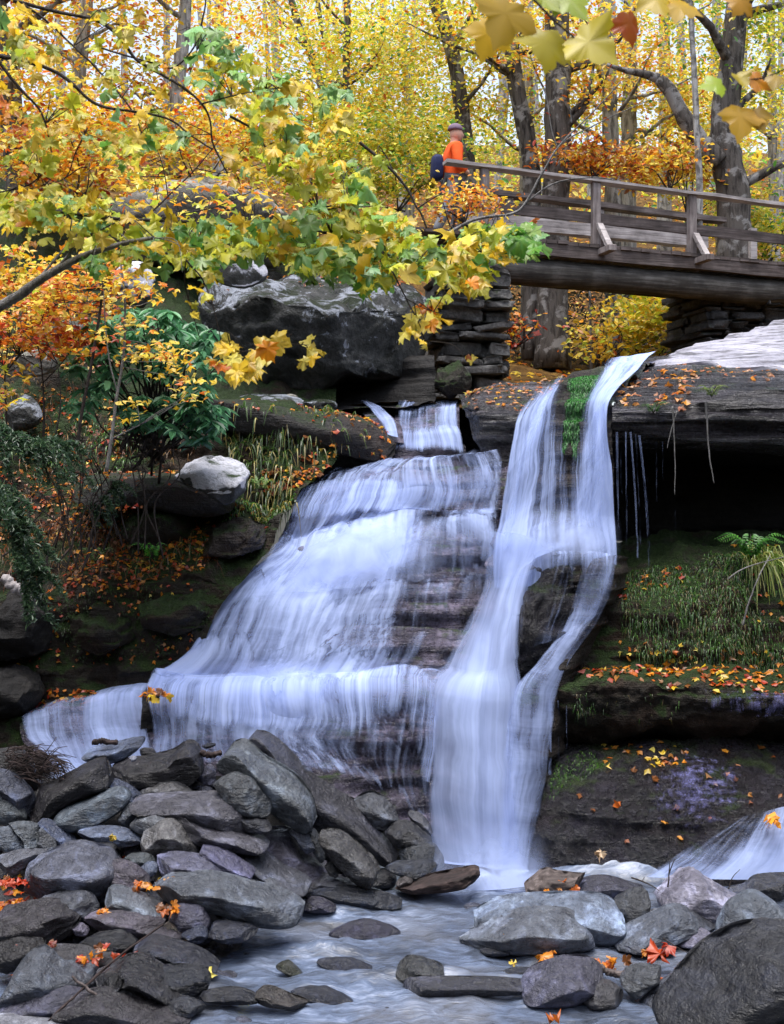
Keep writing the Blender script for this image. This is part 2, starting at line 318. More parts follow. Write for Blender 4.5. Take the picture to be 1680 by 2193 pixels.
def water_veil(name, k=13., kv=.75, soft=.5, tint=(.52, .625, .94), con=1.3, shade=(.58, .64, .80), tier=0, hw=.23):
    """silky falling water: soft streaks along the flow over whatever lies behind"""
    m, nt = mat_new(name)
    uv = N(nt, 'ShaderNodeUVMap', uv_map='UVMap'); de = N(nt, 'ShaderNodeAttribute', attribute_name='dens')
    wob = noise(nt, mapping(nt, uv.outputs[0], (1.0, .8, 1)), 1.2, 3, .5); wob2 = noise(nt, mapping(nt, uv.outputs[0], (3.2, 2.2, 1)), 1.2, 2, .5)
    cmb = N(nt, 'ShaderNodeCombineXYZ'); sx = N(nt, 'ShaderNodeSeparateXYZ'); L(nt, uv.outputs[0], sx.inputs[0])
    L(nt, math_n(nt, 'ADD', sx.outputs[0], math_n(nt, 'ADD', math_n(nt, 'MULTIPLY', wob, .22), math_n(nt, 'MULTIPLY', wob2, .07))), cmb.inputs[0]); L(nt, sx.outputs[1], cmb.inputs[1])
    a = noise(nt, mapping(nt, cmb.outputs[0], (k, kv, 1)), 1., 4, .6, .15)
    b = noise(nt, mapping(nt, cmb.outputs[0], (k*.25, kv*1.1, 1)), 1., 5, .62, .5)
    c = noise(nt, mapping(nt, cmb.outputs[0], (k*3.2, kv*2.2, 1)), 1., 2, .5)
    h = noise(nt, mapping(nt, cmb.outputs[0], (1.6, 4.2, 1)), 1., 5, .68, .6)
    f = math_n(nt, 'ADD', math_n(nt, 'ADD', math_n(nt, 'MULTIPLY', a, .30), math_n(nt, 'MULTIPLY', b, .36)), math_n(nt, 'ADD', math_n(nt, 'MULTIPLY', c, .11), math_n(nt, 'ADD', math_n(nt, 'MULTIPLY', h, hw), (.23-hw)*.5)))
    if tier:   # each small ledge starts a new set of strands, thick at its lip and thinning below
        tw = noise(nt, mapping(nt, uv.outputs[0], (.9, .5, 1)), 1., 6, .68, .8)
        t0 = math_n(nt, 'ADD', math_n(nt, 'MULTIPLY', sx.outputs[1], tier), math_n(nt, 'MULTIPLY', tw, 4.2)); fr = math_n(nt, 'FRACT', t0); ce = math_n(nt, 'FLOOR', t0)
        n4 = N(nt, 'ShaderNodeTexNoise', noise_dimensions='4D'); n4.inputs['Scale'].default_value = 1.; n4.inputs['Detail'].default_value = 4; L(nt, mapping(nt, cmb.outputs[0], (k*.9, kv*1.2, 1)), n4.inputs['Vector']); L(nt, math_n(nt, 'MULTIPLY', ce, 5.7), n4.inputs['W'])
        env = math_n(nt, 'MULTIPLY', math_n(nt, 'MINIMUM', math_n(nt, 'MULTIPLY', fr, 5.), 1.), math_n(nt, 'SUBTRACT', 1.25, fr))
        f = math_n(nt, 'ADD', math_n(nt, 'MULTIPLY', f, .62), math_n(nt, 'MULTIPLY', n4.outputs[0], .38))
        f = math_n(nt, 'ADD', f, math_n(nt, 'MULTIPLY', math_n(nt, 'SUBTRACT', env, .6), .075))
    f = math_n(nt, 'ADD', math_n(nt, 'MULTIPLY', math_n(nt, 'SUBTRACT', f, .5), con), .5)
    lo = math_n(nt, 'SUBTRACT', .66, math_n(nt, 'MULTIPLY', de.outputs['Fac'], .5))
    t = math_n(nt, 'DIVIDE', math_n(nt, 'SUBTRACT', f, lo), soft, clamp=True)
    sm = N(nt, 'ShaderNodeMapRange', interpolation_type='SMOOTHSTEP'); L(nt, t, sm.inputs[0])
    al = math_n(nt, 'MULTIPLY', sm.outputs[0], math_n(nt, 'MINIMUM', math_n(nt, 'MULTIPLY', de.outputs['Fac'], 3.), .97))
    colr = mixc(nt, ramp(nt, f, [(.25, (0, 0, 0)), (.68, (1, 1, 1))]), tuple(x*y for x, y in zip(tint, shade)), tint)  # bluish shadow between the strands is painted into the water colour
    d = N(nt, 'ShaderNodeBsdfDiffuse'); tl = N(nt, 'ShaderNodeBsdfTranslucent'); tp = N(nt, 'ShaderNodeBsdfTransparent')
    L(nt, colr, d.inputs[0]); L(nt, colr, tl.inputs[0])
    bp = N(nt, 'ShaderNodeBump'); bp.inputs['Strength'].default_value = .25; bp.inputs['Distance'].default_value = .06; L(nt, b, bp.inputs['Height']); L(nt, bp.outputs[0], d.inputs['Normal'])
    s = N(nt, 'ShaderNodeMixShader'); s.inputs[0].default_value = .3; L(nt, d.outputs[0], s.inputs[1]); L(nt, tl.outputs[0], s.inputs[2])
    s2 = N(nt, 'ShaderNodeMixShader'); L(nt, al, s2.inputs[0]); L(nt, tp.outputs[0], s2.inputs[1]); L(nt, s.outputs[0], s2.inputs[2])
    out(nt, s2.outputs[0]); return m
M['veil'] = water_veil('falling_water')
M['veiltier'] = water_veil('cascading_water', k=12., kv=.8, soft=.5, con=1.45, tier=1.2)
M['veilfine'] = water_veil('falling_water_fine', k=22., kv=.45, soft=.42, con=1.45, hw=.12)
M['sheen'] = water_veil('glint_film', k=20., kv=16., soft=.3, con=1.7, tint=(.20, .20, .40), shade=(.6, .6, .8), hw=.04)  # violet sky glints on wet rock, painted as the film's diffuse colour
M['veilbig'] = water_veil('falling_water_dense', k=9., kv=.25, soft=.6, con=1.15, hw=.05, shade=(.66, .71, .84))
def mist_mat():
    m, nt = mat_new('spray'); geo = N(nt, 'ShaderNodeNewGeometry'); de = N(nt, 'ShaderNodeAttribute', attribute_name='dens')
    a = noise(nt, mapping(nt, geo.outputs['Position'], (1, 1, .8)), 3.2, 5, .55, .4)
    al = math_n(nt, 'MULTIPLY', de.outputs['Fac'], ramp(nt, a, [(.25, (.15, .15, .15)), (.68, (1, 1, 1))]), clamp=True)
    d = N(nt, 'ShaderNodeBsdfDiffuse'); tl = N(nt, 'ShaderNodeBsdfTranslucent'); tp = N(nt, 'ShaderNodeBsdfTransparent')
    d.inputs[0].default_value = tl.inputs[0].default_value = (.54, .64, .94, 1)
    s = N(nt, 'ShaderNodeMixShader'); s.inputs[0].default_value = .45; L(nt, d.outputs[0], s.inputs[1]); L(nt, tl.outputs[0], s.inputs[2])
    s2 = N(nt, 'ShaderNodeMixShader'); L(nt, al, s2.inputs[0]); L(nt, tp.outputs[0], s2.inputs[1]); L(nt, s.outputs[0], s2.inputs[2]); out(nt, s2.outputs[0]); return m
M['mist'] = mist_mat()
def stream_mat():
    m, nt = mat_new('stream_water'); geo = N(nt, 'ShaderNodeNewGeometry'); fo = N(nt, 'ShaderNodeAttribute', attribute_name='foam')
    v = mapping(nt, geo.outputs['Position'], (.9, 2.0, 1), (0, 0, -.25))
    a = noise(nt, v, 1.3, 7, .62, 1.6); b = noise(nt, mapping(nt, geo.outputs['Position'], (2.4, 6.5, 1), (0, 0, -.2)), 1.3, 5, .6, 1.8); c = noise(nt, geo.outputs['Position'], .9, 3, .5)
    f = math_n(nt, 'ADD', math_n(nt, 'MULTIPLY', a, .55), math_n(nt, 'MULTIPLY', b, .45))
    f = math_n(nt, 'ADD', f, math_n(nt, 'MULTIPLY', fo.outputs['Fac'], .26))
    col = ramp(nt, f, [(.34, (.022, .027, .038)), (.47, (.055, .067, .095)), (.60, (.105, .135, .205)), (.90, (.48, .56, .75))])
    col = mixc(nt, math_n(nt, 'MULTIPLY', ramp(nt, c, [(.5, (0, 0, 0)), (.62, (1, 1, 1))]), .35), col, mixc(nt, .5, col, (.24, .22, .2)))
    bs = N(nt, 'ShaderNodeBsdfPrincipled'); L(nt, col, bs.inputs['Base Color']); bs.inputs['Roughness'].default_value = .24; bs.inputs['Specular IOR Level'].default_value = .5
    bp = N(nt, 'ShaderNodeBump'); bp.inputs['Strength'].default_value = .5; bp.inputs['Distance'].default_value = .1; L(nt, f, bp.inputs['Height']); L(nt, bp.outputs[0], bs.inputs['Normal'])
    out(nt, bs.outputs[0]); return m
M['stream'] = stream_mat()
def plain_mat(name, c, rough=.8, var=.25, scale=14, spec=.3):
    m, nt = mat_new(name); tc = N(nt, 'ShaderNodeTexCoord'); n1 = noise(nt, tc.outputs['Object'], scale, 5, .6)
    col = mixc(nt, n1, tuple(x*(1-var) for x in c), tuple(min(1, x*(1+var)) for x in c))
    bs = N(nt, 'ShaderNodeBsdfPrincipled'); L(nt, col, bs.inputs['Base Color']); bs.inputs['Roughness'].default_value = rough; bs.inputs['Specular IOR Level'].default_value = spec
    bp = N(nt, 'ShaderNodeBump'); bp.inputs['Strength'].default_value = .3; bp.inputs['Distance'].default_value = .02; L(nt, n1, bp.inputs['Height']); L(nt, bp.outputs[0], bs.inputs['Normal'])
    out(nt, bs.outputs[0]); return m
M['jacket'] = plain_mat('orange_jacket', (.9, .10, .012)); M['trousers'] = plain_mat('grey_trousers', (.16, .17, .19)); M['skin'] = plain_mat('skin', (.5, .28, .2), .6, .08)
M['pack'] = plain_mat('navy_pack', (.014, .02, .07)); M['cap'] = plain_mat('purple_cap', (.16, .11, .16)); M['boot'] = plain_mat('brown_boot', (.05, .03, .02))
# ---------------------------------------------------------------- bedrock, ground, water
SURF = {}
def bedrock(name, rows, nu, nv, mat, label, amp=.05, freq=2.2, st=.05, sv=.35, key=None, cat='rock ledge', seed=0, kind='structure', terr=0, tmax=1e9):
    G, _, pix = loft_grid(rows, nu, nv, sv)
    n = gnormals(G)
    d = amp*fbm(G*freq+seed, 5, seed, .55)
    if st:
        s = vnoise(np.stack([G[..., 0]*.45+seed, G[..., 1]*.45, G[..., 2]*8+.6*fbm(G*.8, 2, 5)], -1), 40+seed)
        s2 = vnoise(np.stack([G[..., 0]*1.1+seed, G[..., 1]*1.1, G[..., 2]*19+.8*fbm(G*1.1, 2, 6)], -1), 50+seed)
        d = d+st*np.tanh(s*4)+.4*st*np.tanh(s2*4)
    G2 = G+n*d[..., None]
    if terr:   # thin bedding layers: treads and risers
        zz = G2[..., 2]+.10*fbm(G2*np.array([.7, .7, .3])+seed, 3, 91)-.05*G2[..., 0]; hh = terr*(1+.0*zz); q = zz/hh; fr = q-np.floor(q); fr2 = np.clip((fr-.62)/.3, 0, 1)
        w = (pix[..., 1] < tmax).astype(float); G2[..., 2] += w*.92*(np.floor(q)+fr2-q)*hh
    o = make_mesh(name, G2.reshape(-1, 3), grid_faces(nv, nu), mat, True)
    tag(o, label, cat, kind=kind)
    SURF[key or name] = (G2, gnormals(G2), pix)
    return o
def veil(name, rows, nu, nv, mat, label, off=.07, fade=.12, sv=.35, wob=.02, parent=None, vfade=0, bill=0, dvar=.5):
    G, dens, pix = loft_grid(rows, nu, nv, sv)
    n = gnormals(G)
    u = np.linspace(0, 1, nu)[None]*np.ones((nv, 1))
    width = np.linalg.norm(np.diff(G, axis=1), axis=-1).sum(1).mean()
    vl = np.concatenate([np.zeros((1, nu)), np.cumsum(np.linalg.norm(np.diff(G, axis=0), axis=-1), 0)], 0)
    if fade:
        nz = fbm(np.stack([u*width*.8, vl*1.6, 0*u+off*40], -1), 3, 21)
        e = np.clip((np.minimum(u, 1-u)+.45*fade*nz)/fade, 0, 1); e = e*e*(3-2*e)
        dens = dens*e
    if vfade:
        vv = np.linspace(0, 1, nv)[:, None]+1.2*vfade*fbm(np.stack([u*width*2, 0*u, 0*u], -1), 3, 33)
        e = np.clip(np.minimum(vv*1.1, (1-vv)*1.1)/vfade, 0, 1); dens = dens*e*e*(3-2*e)
    if bill:
        b_ = fbm(np.stack([u*width*1.5, vl*.95, 0*u+off*7], -1), 3, 61); off = off+bill*(b_+.25)
    if dvar:
        dens = dens*np.clip(1+dvar*fbm(np.stack([u*width*2.3, vl*.5, 0*u+off*3], -1), 3, 71), .2, 1.6)
    G = G+n*(off+wob*fbm(np.stack([u*width*3, vl*.8, 0*u], -1), 3, 9))[..., None]
    uv = np.stack([u*width, vl], -1).reshape(-1, 2)
    o = make_mesh(name, G.reshape(-1, 3), grid_faces(nv, nu), mat, True, uv=uv, attrs={'dens': dens.ravel()})
    tag(o, label, 'waterfall', kind='structure')
    return o
WF = []
# --- main left cascade -------------------------------------------------------------
cas = [
 [(700,1036,15.1),(765,1008,15.1),(830,1001,15.1),(900,999,15.1),(960,996,15.1),(1020,992,15.1),(1095,985,15.1)],
 [(648,1074,14.3),(705,1047,14.3),(770,1040,14.3),(840,1036,14.3),(900,1027,14.3),(980,1020,14.3),(1090,1003,14.4)],
 [(622,1110,14.15),(672,1100,14.15),(750,1085,14.15),(830,1075,14.15),(900,1065,14.15),(980,1065,14.2),(1085,1065,14.2)],
 [(598,1155,14.05),(645,1165,14.05),(720,1142,14.05),(800,1122,14.05),(880,1112,14.05),(960,1122,14.1),(1078,1122,14.1)],
 [(580,1200,13.75),(630,1203,13.7),(700,1180,13.7),(790,1165,13.7),(870,1160,13.7),(950,1160,13.75),(1074,1150,13.8)],
 [(492,1262,13.5),(560,1265,13.45),(660,1250,13.45),(760,1240,13.45),(850,1235,13.45),(940,1240,13.5),(1062,1240,13.65)],
 [(455,1330,13.3),(520,1335,13.2),(620,1320,13.2),(730,1310,13.2),(830,1310,13.2),(930,1320,13.25),(1038,1320,13.4)],
 [(415,1410,13.1),(480,1420,12.95),(590,1410,12.95),(700,1405,12.95),(810,1400,12.95),(910,1410,13.0),(1002,1410,13.1)],
 [(335,1472,12.95),(420,1474,12.85),(540,1472,12.82),(670,1468,12.8),(780,1462,12.8),(880,1458,12.85),(962,1462,12.9)],
 [(308,1494,12.55),(400,1499,12.5),(520,1498,12.5),(660,1496,12.5),(770,1491,12.5),(870,1484,12.5),(950,1490,12.55)],
 [(318,1545,12.42),(400,1550,12.4),(520,1550,12.4),(660,1548,12.4),(772,1548,12.42),(865,1550,12.42),(942,1560,12.45)],
 [(330,1598,12.35),(400,1602,12.32),(520,1602,12.3),(640,1590,12.3),(765,1622,12.3),(850,1650,12.35),(935,1680,12.35)],
 [(330,1660,12.3),(400,1665,12.25),(540,1665,12.15),(690,1690,12.0),(795,1725,12.1),(865,1800,12.2),(932,1890,12.25)],
]
bedrock('stepped_rock_face', cas, 150, 210, M['wetrock'], 'wet purple brown stepped bedrock under the broad left cascade', amp=.12, freq=2.6, st=.055, sv=.25, key='cas', seed=1)
def withd(rows, D): return [[(*p, d) for p, d in zip(r, dd)] for r, dd in zip(rows, D)]
Dc = [
 [.05,.2,.45,.6,.5,.35,.3],
 [.5,.62,.68,.66,.62,.5,.5],
 [.65,.78,.78,.78,.72,.52,.55],
 [.8,.82,.84,.86,.84,.5,.55],
 [.9,.95,1.05,1.1,1.05,.62,.62],
 [1.0,1.15,1.15,1.0,.8,.46,.42],
 [1.1,1.05,.9,.74,.62,.44,.36],
 [1.15,1.05,.9,.7,.66,.36,.33],
 [1.25,1.15,1.08,1.0,.92,.62,.62],
 [.8,.88,.9,.85,.7,.62,.75],
 [.7,.7,.68,.6,.5,.44,.66],
 [.72,.72,.68,.6,.5,.42,.62],
 [.85,.85,.8,.66,.44,.4,.62]]
Rc = withd(cas, Dc)
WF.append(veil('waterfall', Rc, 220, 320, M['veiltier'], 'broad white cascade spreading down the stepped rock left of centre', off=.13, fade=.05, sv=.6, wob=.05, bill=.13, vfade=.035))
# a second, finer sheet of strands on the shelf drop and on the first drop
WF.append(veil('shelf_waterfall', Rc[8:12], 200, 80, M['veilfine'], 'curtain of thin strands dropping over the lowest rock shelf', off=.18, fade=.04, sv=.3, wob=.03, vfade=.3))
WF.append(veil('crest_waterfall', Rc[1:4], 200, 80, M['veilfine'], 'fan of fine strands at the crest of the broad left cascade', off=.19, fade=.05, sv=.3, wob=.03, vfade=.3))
# --- left wing of the lower shelf ------------------------------------------------------
wing = [
 [(60,1530,13.1),(130,1505,13.1),(200,1490,13.1),(270,1478,13.1),(345,1470,13.05)],
 [(42,1552,12.45),(110,1528,12.5),(180,1512,12.5),(250,1500,12.5),(330,1492,12.55)],
 [(50,1590,12.3),(120,1580,12.35),(185,1570,12.38),(255,1560,12.4),(330,1550,12.42)],
 [(110,1635,12.2),(160,1640,12.2),(210,1640,12.2),(265,1625,12.25),(335,1610,12.3)],
 [(130,1690,12.0),(175,1695,12.0),(225,1690,12.05),(275,1680,12.1),(335,1670,12.2)]]
bedrock('shelf_rock', wing, 70, 70, M['wetrock'], 'wet dark rock under the low fall at the far left', amp=.04, st=.04, key='wing', seed=2)
WF.append(veil('side_waterfall', withd(wing, [[.3,.6,.7,.85,1],[.75,.9,.92,.9,.8],[.85,.98,1.,.9,.7],[.95,1.1,1.1,.95,.75],[1,1.1,1.1,1,.8]]), 120, 120, M['veil'], 'low white fall at the far left end of the rock shelf', off=.07, fade=.07, wob=.03))
# --- small upper fall between boulder and block ------------------------------------------
upf = [
 [(850,866,16.6),(890,866,16.6),(935,864,16.6),(985,862,16.6)],
 [(846,888,16.0),(885,890,16.0),(935,886,16.0),(984,880,16.0)],
 [(850,925,15.8),(885,925,15.75),(935,922,15.75),(986,920,15.8)],
 [(846,938,15.6),(885,938,15.5),(935,936,15.5),(990,935,15.55)],
 [(838,1004,15.3),(880,1004,15.25),(940,1000,15.25),(1005,996,15.3)]]
bedrock('upper_step_rock', upf, 50, 50, M['wetrock'], 'wet rock step under the small upper fall', amp=.04, st=.04, key='upf', seed=3)
WF.append(veil('upper_waterfall', withd(upf, [[.5,.6,.6,.6],[.55,.7,.7,.75],[.62,.72,.75,.85],[.8,.9,.92,.95],[1.05,1.1,1.05,1.0]]), 110, 110, M['veilfine'], 'small white fall tumbling between the big boulder and the dark block', off=.06, fade=.06, wob=.03, vfade=.12))
side = [[(765,868,16.2),(790,868,16.2)],[(790,885,15.9),(822,882,15.9)],[(815,915,15.6),(850,908,15.6)],[(826,940,15.4),(856,945,15.4)]]
bedrock('runnel_rock', [[(p[0]-8,p[1]+4,p[2]) if k==0 else (p[0]+10,p[1]+4,p[2]) for k,p in enumerate(r)] for r in side], 12, 20, M['wetrock'], 'wet rock runnel left of the upper fall', amp=.03, st=0, key='runnel', seed=4)
WF.append(veil('runnel_water', withd(side, [[.5,.6],[.9,.9],[1.,1.],[1.1,1.1]]), 30, 40, M['veil'], 'thin white runnel joining the small upper fall from the left', off=.07, fade=.2))
# --- dark block between the upper fall and the tall fall -------------------------------------
blk = [
 [(985,850,16.6),(1040,826,16.8),(1090,820,16.8),(1150,817,16.8),(1230,815,16.6)],
 [(988,856,15.4),(1030,838,15.4),(1085,835,15.4),(1140,832,15.4),(1215,832,15.2)],
 [(990,868,14.9),(1025,868,14.6),(1080,872,14.5),(1130,874,14.4),(1190,872,14.3)],
 [(1000,900,14.85),(1030,900,14.5),(1075,900,14.4),(1120,905,14.4),(1180,905,14.3)],
 [(1020,955,14.8),(1040,955,14.6),(1070,955,14.55),(1105,955,14.5),(1165,955,14.3)],
 [(1030,1000,14.7),(1050,1000,14.55),(1075,1000,14.5),(1105,1005,14.5),(1160,1010,14.3)]]
bedrock('dark_block', blk, 70, 70, M['ledge'], 'dark bedrock block with leaf strewn top between the two upper falls', amp=.04, st=.03, key='blk', seed=5, sv=.2, terr=.07, tmax=874)
# --- rock behind the tall fall -----------------------------------------------------------------
tall = [
 [(1130,858,15.2),(1190,828,15.2),(1235,802,15.2),(1290,786,15.2),(1340,776,15.2),(1410,764,15.3)],
 [(1125,880,14.3),(1183,845,14.1),(1225,822,13.95),(1270,812,13.9),(1315,806,13.9),(1372,800,14.0)],
 [(1110,920,13.95),(1160,885,13.7),(1208,875,13.5),(1250,872,13.4),(1285,868,13.2),(1313,868,13.05)],
 [(1097,1000,13.75),(1142,1000,13.45),(1195,1000,13.3),(1240,1000,13.2),(1280,1000,13.05),(1315,1000,13.0)],
 [(1086,1100,13.6),(1132,1100,13.3),(1190,1100,13.2),(1240,1105,13.1),(1280,1110,13.0),(1317,1110,12.98)],
 [(1072,1180,13.4),(1120,1175,13.1),(1190,1172,12.95),(1240,1175,12.88),(1285,1185,12.85),(1320,1200,12.85)],
 [(1072,1260,13.35),(1120,1260,13.0),(1190,1260,12.85),(1240,1260,12.8),(1285,1260,12.8),(1322,1260,12.8)]]
bedrock('cliff_rock', tall, 90, 140, M['darkrock'], 'dark wet rock wall behind the tall fall', amp=.05, st=.04, key='tall', seed=6)
Dt = [
 [.0,.25,.0,.0,.8,.85],
 [.3,.9,.1,.05,.9,.8],
 [.9,1.0,.3,.15,.95,.95],
 [.92,.95,.6,.5,.95,.88],
 [1.0,.95,.72,.8,.92,.8],
 [1.1,1.05,.85,.7,.75,.6],
 [1.15,1.05,.6,.2,.4,.45]]
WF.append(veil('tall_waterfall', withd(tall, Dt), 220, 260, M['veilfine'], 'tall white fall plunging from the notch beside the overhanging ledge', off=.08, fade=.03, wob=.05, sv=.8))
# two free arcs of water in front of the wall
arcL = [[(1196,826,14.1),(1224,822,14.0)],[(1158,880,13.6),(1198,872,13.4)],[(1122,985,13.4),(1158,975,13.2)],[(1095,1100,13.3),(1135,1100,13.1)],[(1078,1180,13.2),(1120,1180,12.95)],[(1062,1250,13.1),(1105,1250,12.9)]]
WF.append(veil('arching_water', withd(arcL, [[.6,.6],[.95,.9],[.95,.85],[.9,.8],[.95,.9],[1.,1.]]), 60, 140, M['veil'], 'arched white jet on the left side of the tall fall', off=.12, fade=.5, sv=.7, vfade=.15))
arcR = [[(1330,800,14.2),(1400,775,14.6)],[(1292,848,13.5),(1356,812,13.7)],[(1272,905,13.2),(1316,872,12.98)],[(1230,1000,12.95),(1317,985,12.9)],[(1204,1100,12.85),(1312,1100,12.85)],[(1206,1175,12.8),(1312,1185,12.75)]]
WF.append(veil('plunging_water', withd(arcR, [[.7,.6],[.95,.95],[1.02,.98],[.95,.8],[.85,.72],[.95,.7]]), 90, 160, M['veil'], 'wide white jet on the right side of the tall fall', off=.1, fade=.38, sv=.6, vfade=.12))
# --- lower chute -------------------------------------------------------------------------------
chute = [
 [(1050,1140,13.6),(1082,1145,13.35),(1120,1150,13.1),(1170,1160,12.95),(1310,1165,12.85)],
 [(1040,1250,13.4),(1075,1250,13.15),(1105,1245,12.95),(1128,1225,12.9),(1165,1195,12.9)],
 [(1005,1350,13.2),(1040,1350,12.9),(1075,1345,12.75),(1098,1330,12.75),(1122,1310,12.8)],
 [(960,1440,12.95),(1005,1450,12.6),(1050,1450,12.5),(1085,1430,12.5),(1100,1400,12.6)],
 [(925,1500,12.6),(975,1500,12.4),(1030,1505,12.3),(1085,1505,12.3),(1110,1500,12.4)],
 [(925,1680,12.4),(975,1680,12.2),(1030,1680,12.12),(1085,1680,12.12),(1112,1680,12.15)],
 [(935,1850,12.25),(985,1850,12.06),(1035,1850,12.0),(1085,1850,12.0),(1108,1850,12.02)],
 [(920,1890,12.0),(985,1890,11.9),(1035,1895,11.85),(1085,1890,11.88),(1125,1885,11.9)]]
bedrock('chute_rock', chute, 70, 160, M['wetrock'], 'dark rock channel under the main chute', amp=.04, st=.03, key='chute', seed=7)
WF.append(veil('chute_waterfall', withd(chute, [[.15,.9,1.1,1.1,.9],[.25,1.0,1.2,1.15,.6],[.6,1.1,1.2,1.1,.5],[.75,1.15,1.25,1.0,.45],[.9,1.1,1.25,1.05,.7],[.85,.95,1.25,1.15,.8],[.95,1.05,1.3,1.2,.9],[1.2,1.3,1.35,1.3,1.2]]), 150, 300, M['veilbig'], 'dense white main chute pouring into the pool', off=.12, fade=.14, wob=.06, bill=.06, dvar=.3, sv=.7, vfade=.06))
rst = [
 [(1255,1200,12.85),(1290,1195,12.75),(1316,1190,12.8)],
 [(1240,1296,12.75),(1270,1275,12.6),(1312,1245,12.7)],
 [(1206,1370,12.6),(1245,1345,12.5),(1285,1305,12.6)],
 [(1150,1440,12.45),(1185,1425,12.35),(1225,1400,12.45)],
 [(1095,1505,12.3),(1140,1500,12.2),(1192,1490,12.3)],
 [(1080,1680,12.12),(1120,1680,12.06),(1165,1680,12.15)],
 [(1072,1850,12.0),(1100,1850,11.98),(1125,1850,12.02)],
 [(1070,1890,11.9),(1105,1890,11.88),(1130,1885,11.95)]]
rst_rock = [r_+[(r_[-1][0]+26, r_[-1][1]+4, r_[-1][2]+.32)] for r_ in rst]
bedrock('runoff_rock', rst_rock, 40, 140, M['darkrock'], 'mossy dark rock under the right hand runoff', amp=.04, st=.03, key='rst', seed=8)
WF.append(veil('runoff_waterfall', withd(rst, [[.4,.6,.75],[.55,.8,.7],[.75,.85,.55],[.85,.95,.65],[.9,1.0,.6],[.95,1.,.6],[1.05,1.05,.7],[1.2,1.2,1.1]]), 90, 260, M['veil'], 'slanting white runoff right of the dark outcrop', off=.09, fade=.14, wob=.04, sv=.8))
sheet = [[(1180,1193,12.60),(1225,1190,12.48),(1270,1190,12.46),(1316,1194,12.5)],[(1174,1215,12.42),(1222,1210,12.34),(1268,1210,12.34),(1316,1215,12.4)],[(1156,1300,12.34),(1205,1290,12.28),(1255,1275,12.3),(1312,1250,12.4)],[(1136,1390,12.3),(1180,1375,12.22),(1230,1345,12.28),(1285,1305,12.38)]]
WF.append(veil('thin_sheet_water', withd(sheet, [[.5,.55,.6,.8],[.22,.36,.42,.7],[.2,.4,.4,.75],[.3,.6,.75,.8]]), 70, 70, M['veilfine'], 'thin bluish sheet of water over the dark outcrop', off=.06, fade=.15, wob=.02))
# --- right cliff: slab, ledge, cave, mossy slope, leaf shelf ---------------------------------------
XS = [1312,1390,1480,1580,1700,1900]
def row(ys, ds, xs=XS): return [(x, y, d) for x, y, d in zip(xs, ys, ds)]
slab = [row([772,758,738,704,684,660],[16.8]*6,[1380,1430,1478,1590,1690,1900]), row([780,764,752,752,738,730],[15.7,15.5,15.4,15.3,15.3,15.3],[1380,1420,1468,1560,1690,1900]), row([784,772,766,774,782,790],[15.0,14.9,14.8,14.7,14.6,14.6],[1380,1420,1480,1560,1690,1900]), row([792,790,785,790,796,805],[14.95,14.85,14.8,14.7,14.6,14.6],[1380,1420,1490,1565,1690,1900])]
bedrock('pale_slab', slab, 90, 130, M['palerock'], 'pale bluish white layered slab on top of the right ledge', amp=.03, st=.02, key='slab', seed=9, terr=.10)
cliff = [
 row([768,764,760,775,782,790],[15.6]*6,[1375,1420,1480,1570,1700,1900]),
 row([800,798,796,796,800,805],[14.2,14.1,14.1,14.1,14.1,14.1],[1345,1400,1480,1570,1700,1900]),
 row([840,835,830,818,812,815],[13.5,13.4,13.4,13.4,13.5,13.5],[1330,1395,1480,1570,1700,1900]),
 row([870,873,868,838,830,830],[13.05,12.98,12.98,13.05,13.1,13.1]),
 row([890,895,900,880,880,880],[13.0,12.95,12.98,13.02,13.1,13.1]),
 row([922,930,938,945,958,962],[13.05,13.05,13.1,13.15,13.2,13.2]),
 row([948,958,965,972,985,990],[13.7,14.0,14.2,14.3,14.3,14.3]),
]
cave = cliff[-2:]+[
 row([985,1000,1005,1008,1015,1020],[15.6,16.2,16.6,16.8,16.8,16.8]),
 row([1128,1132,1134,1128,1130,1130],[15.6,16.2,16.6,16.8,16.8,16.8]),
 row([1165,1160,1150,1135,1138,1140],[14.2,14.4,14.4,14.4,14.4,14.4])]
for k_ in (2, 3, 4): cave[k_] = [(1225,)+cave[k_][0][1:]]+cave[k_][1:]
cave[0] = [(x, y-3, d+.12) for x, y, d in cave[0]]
bedrock('cave', cave, 60, 60, M['blackrock_shade'], 'black hollow under the overhanging ledge on the right', amp=.05, st=.03, key='cave', seed=15)  # the cave's shade is deepened by its own blacker rock colour
bedrock('overhanging_ledge', cliff, 150, 330, M['ledge'], 'dark layered overhanging ledge above the black cave on the right', amp=.03, st=.03, key='cliff', seed=10, sv=.15, terr=.12, tmax=874)
XR = [1310,1390,1480,1580,1700,1900]
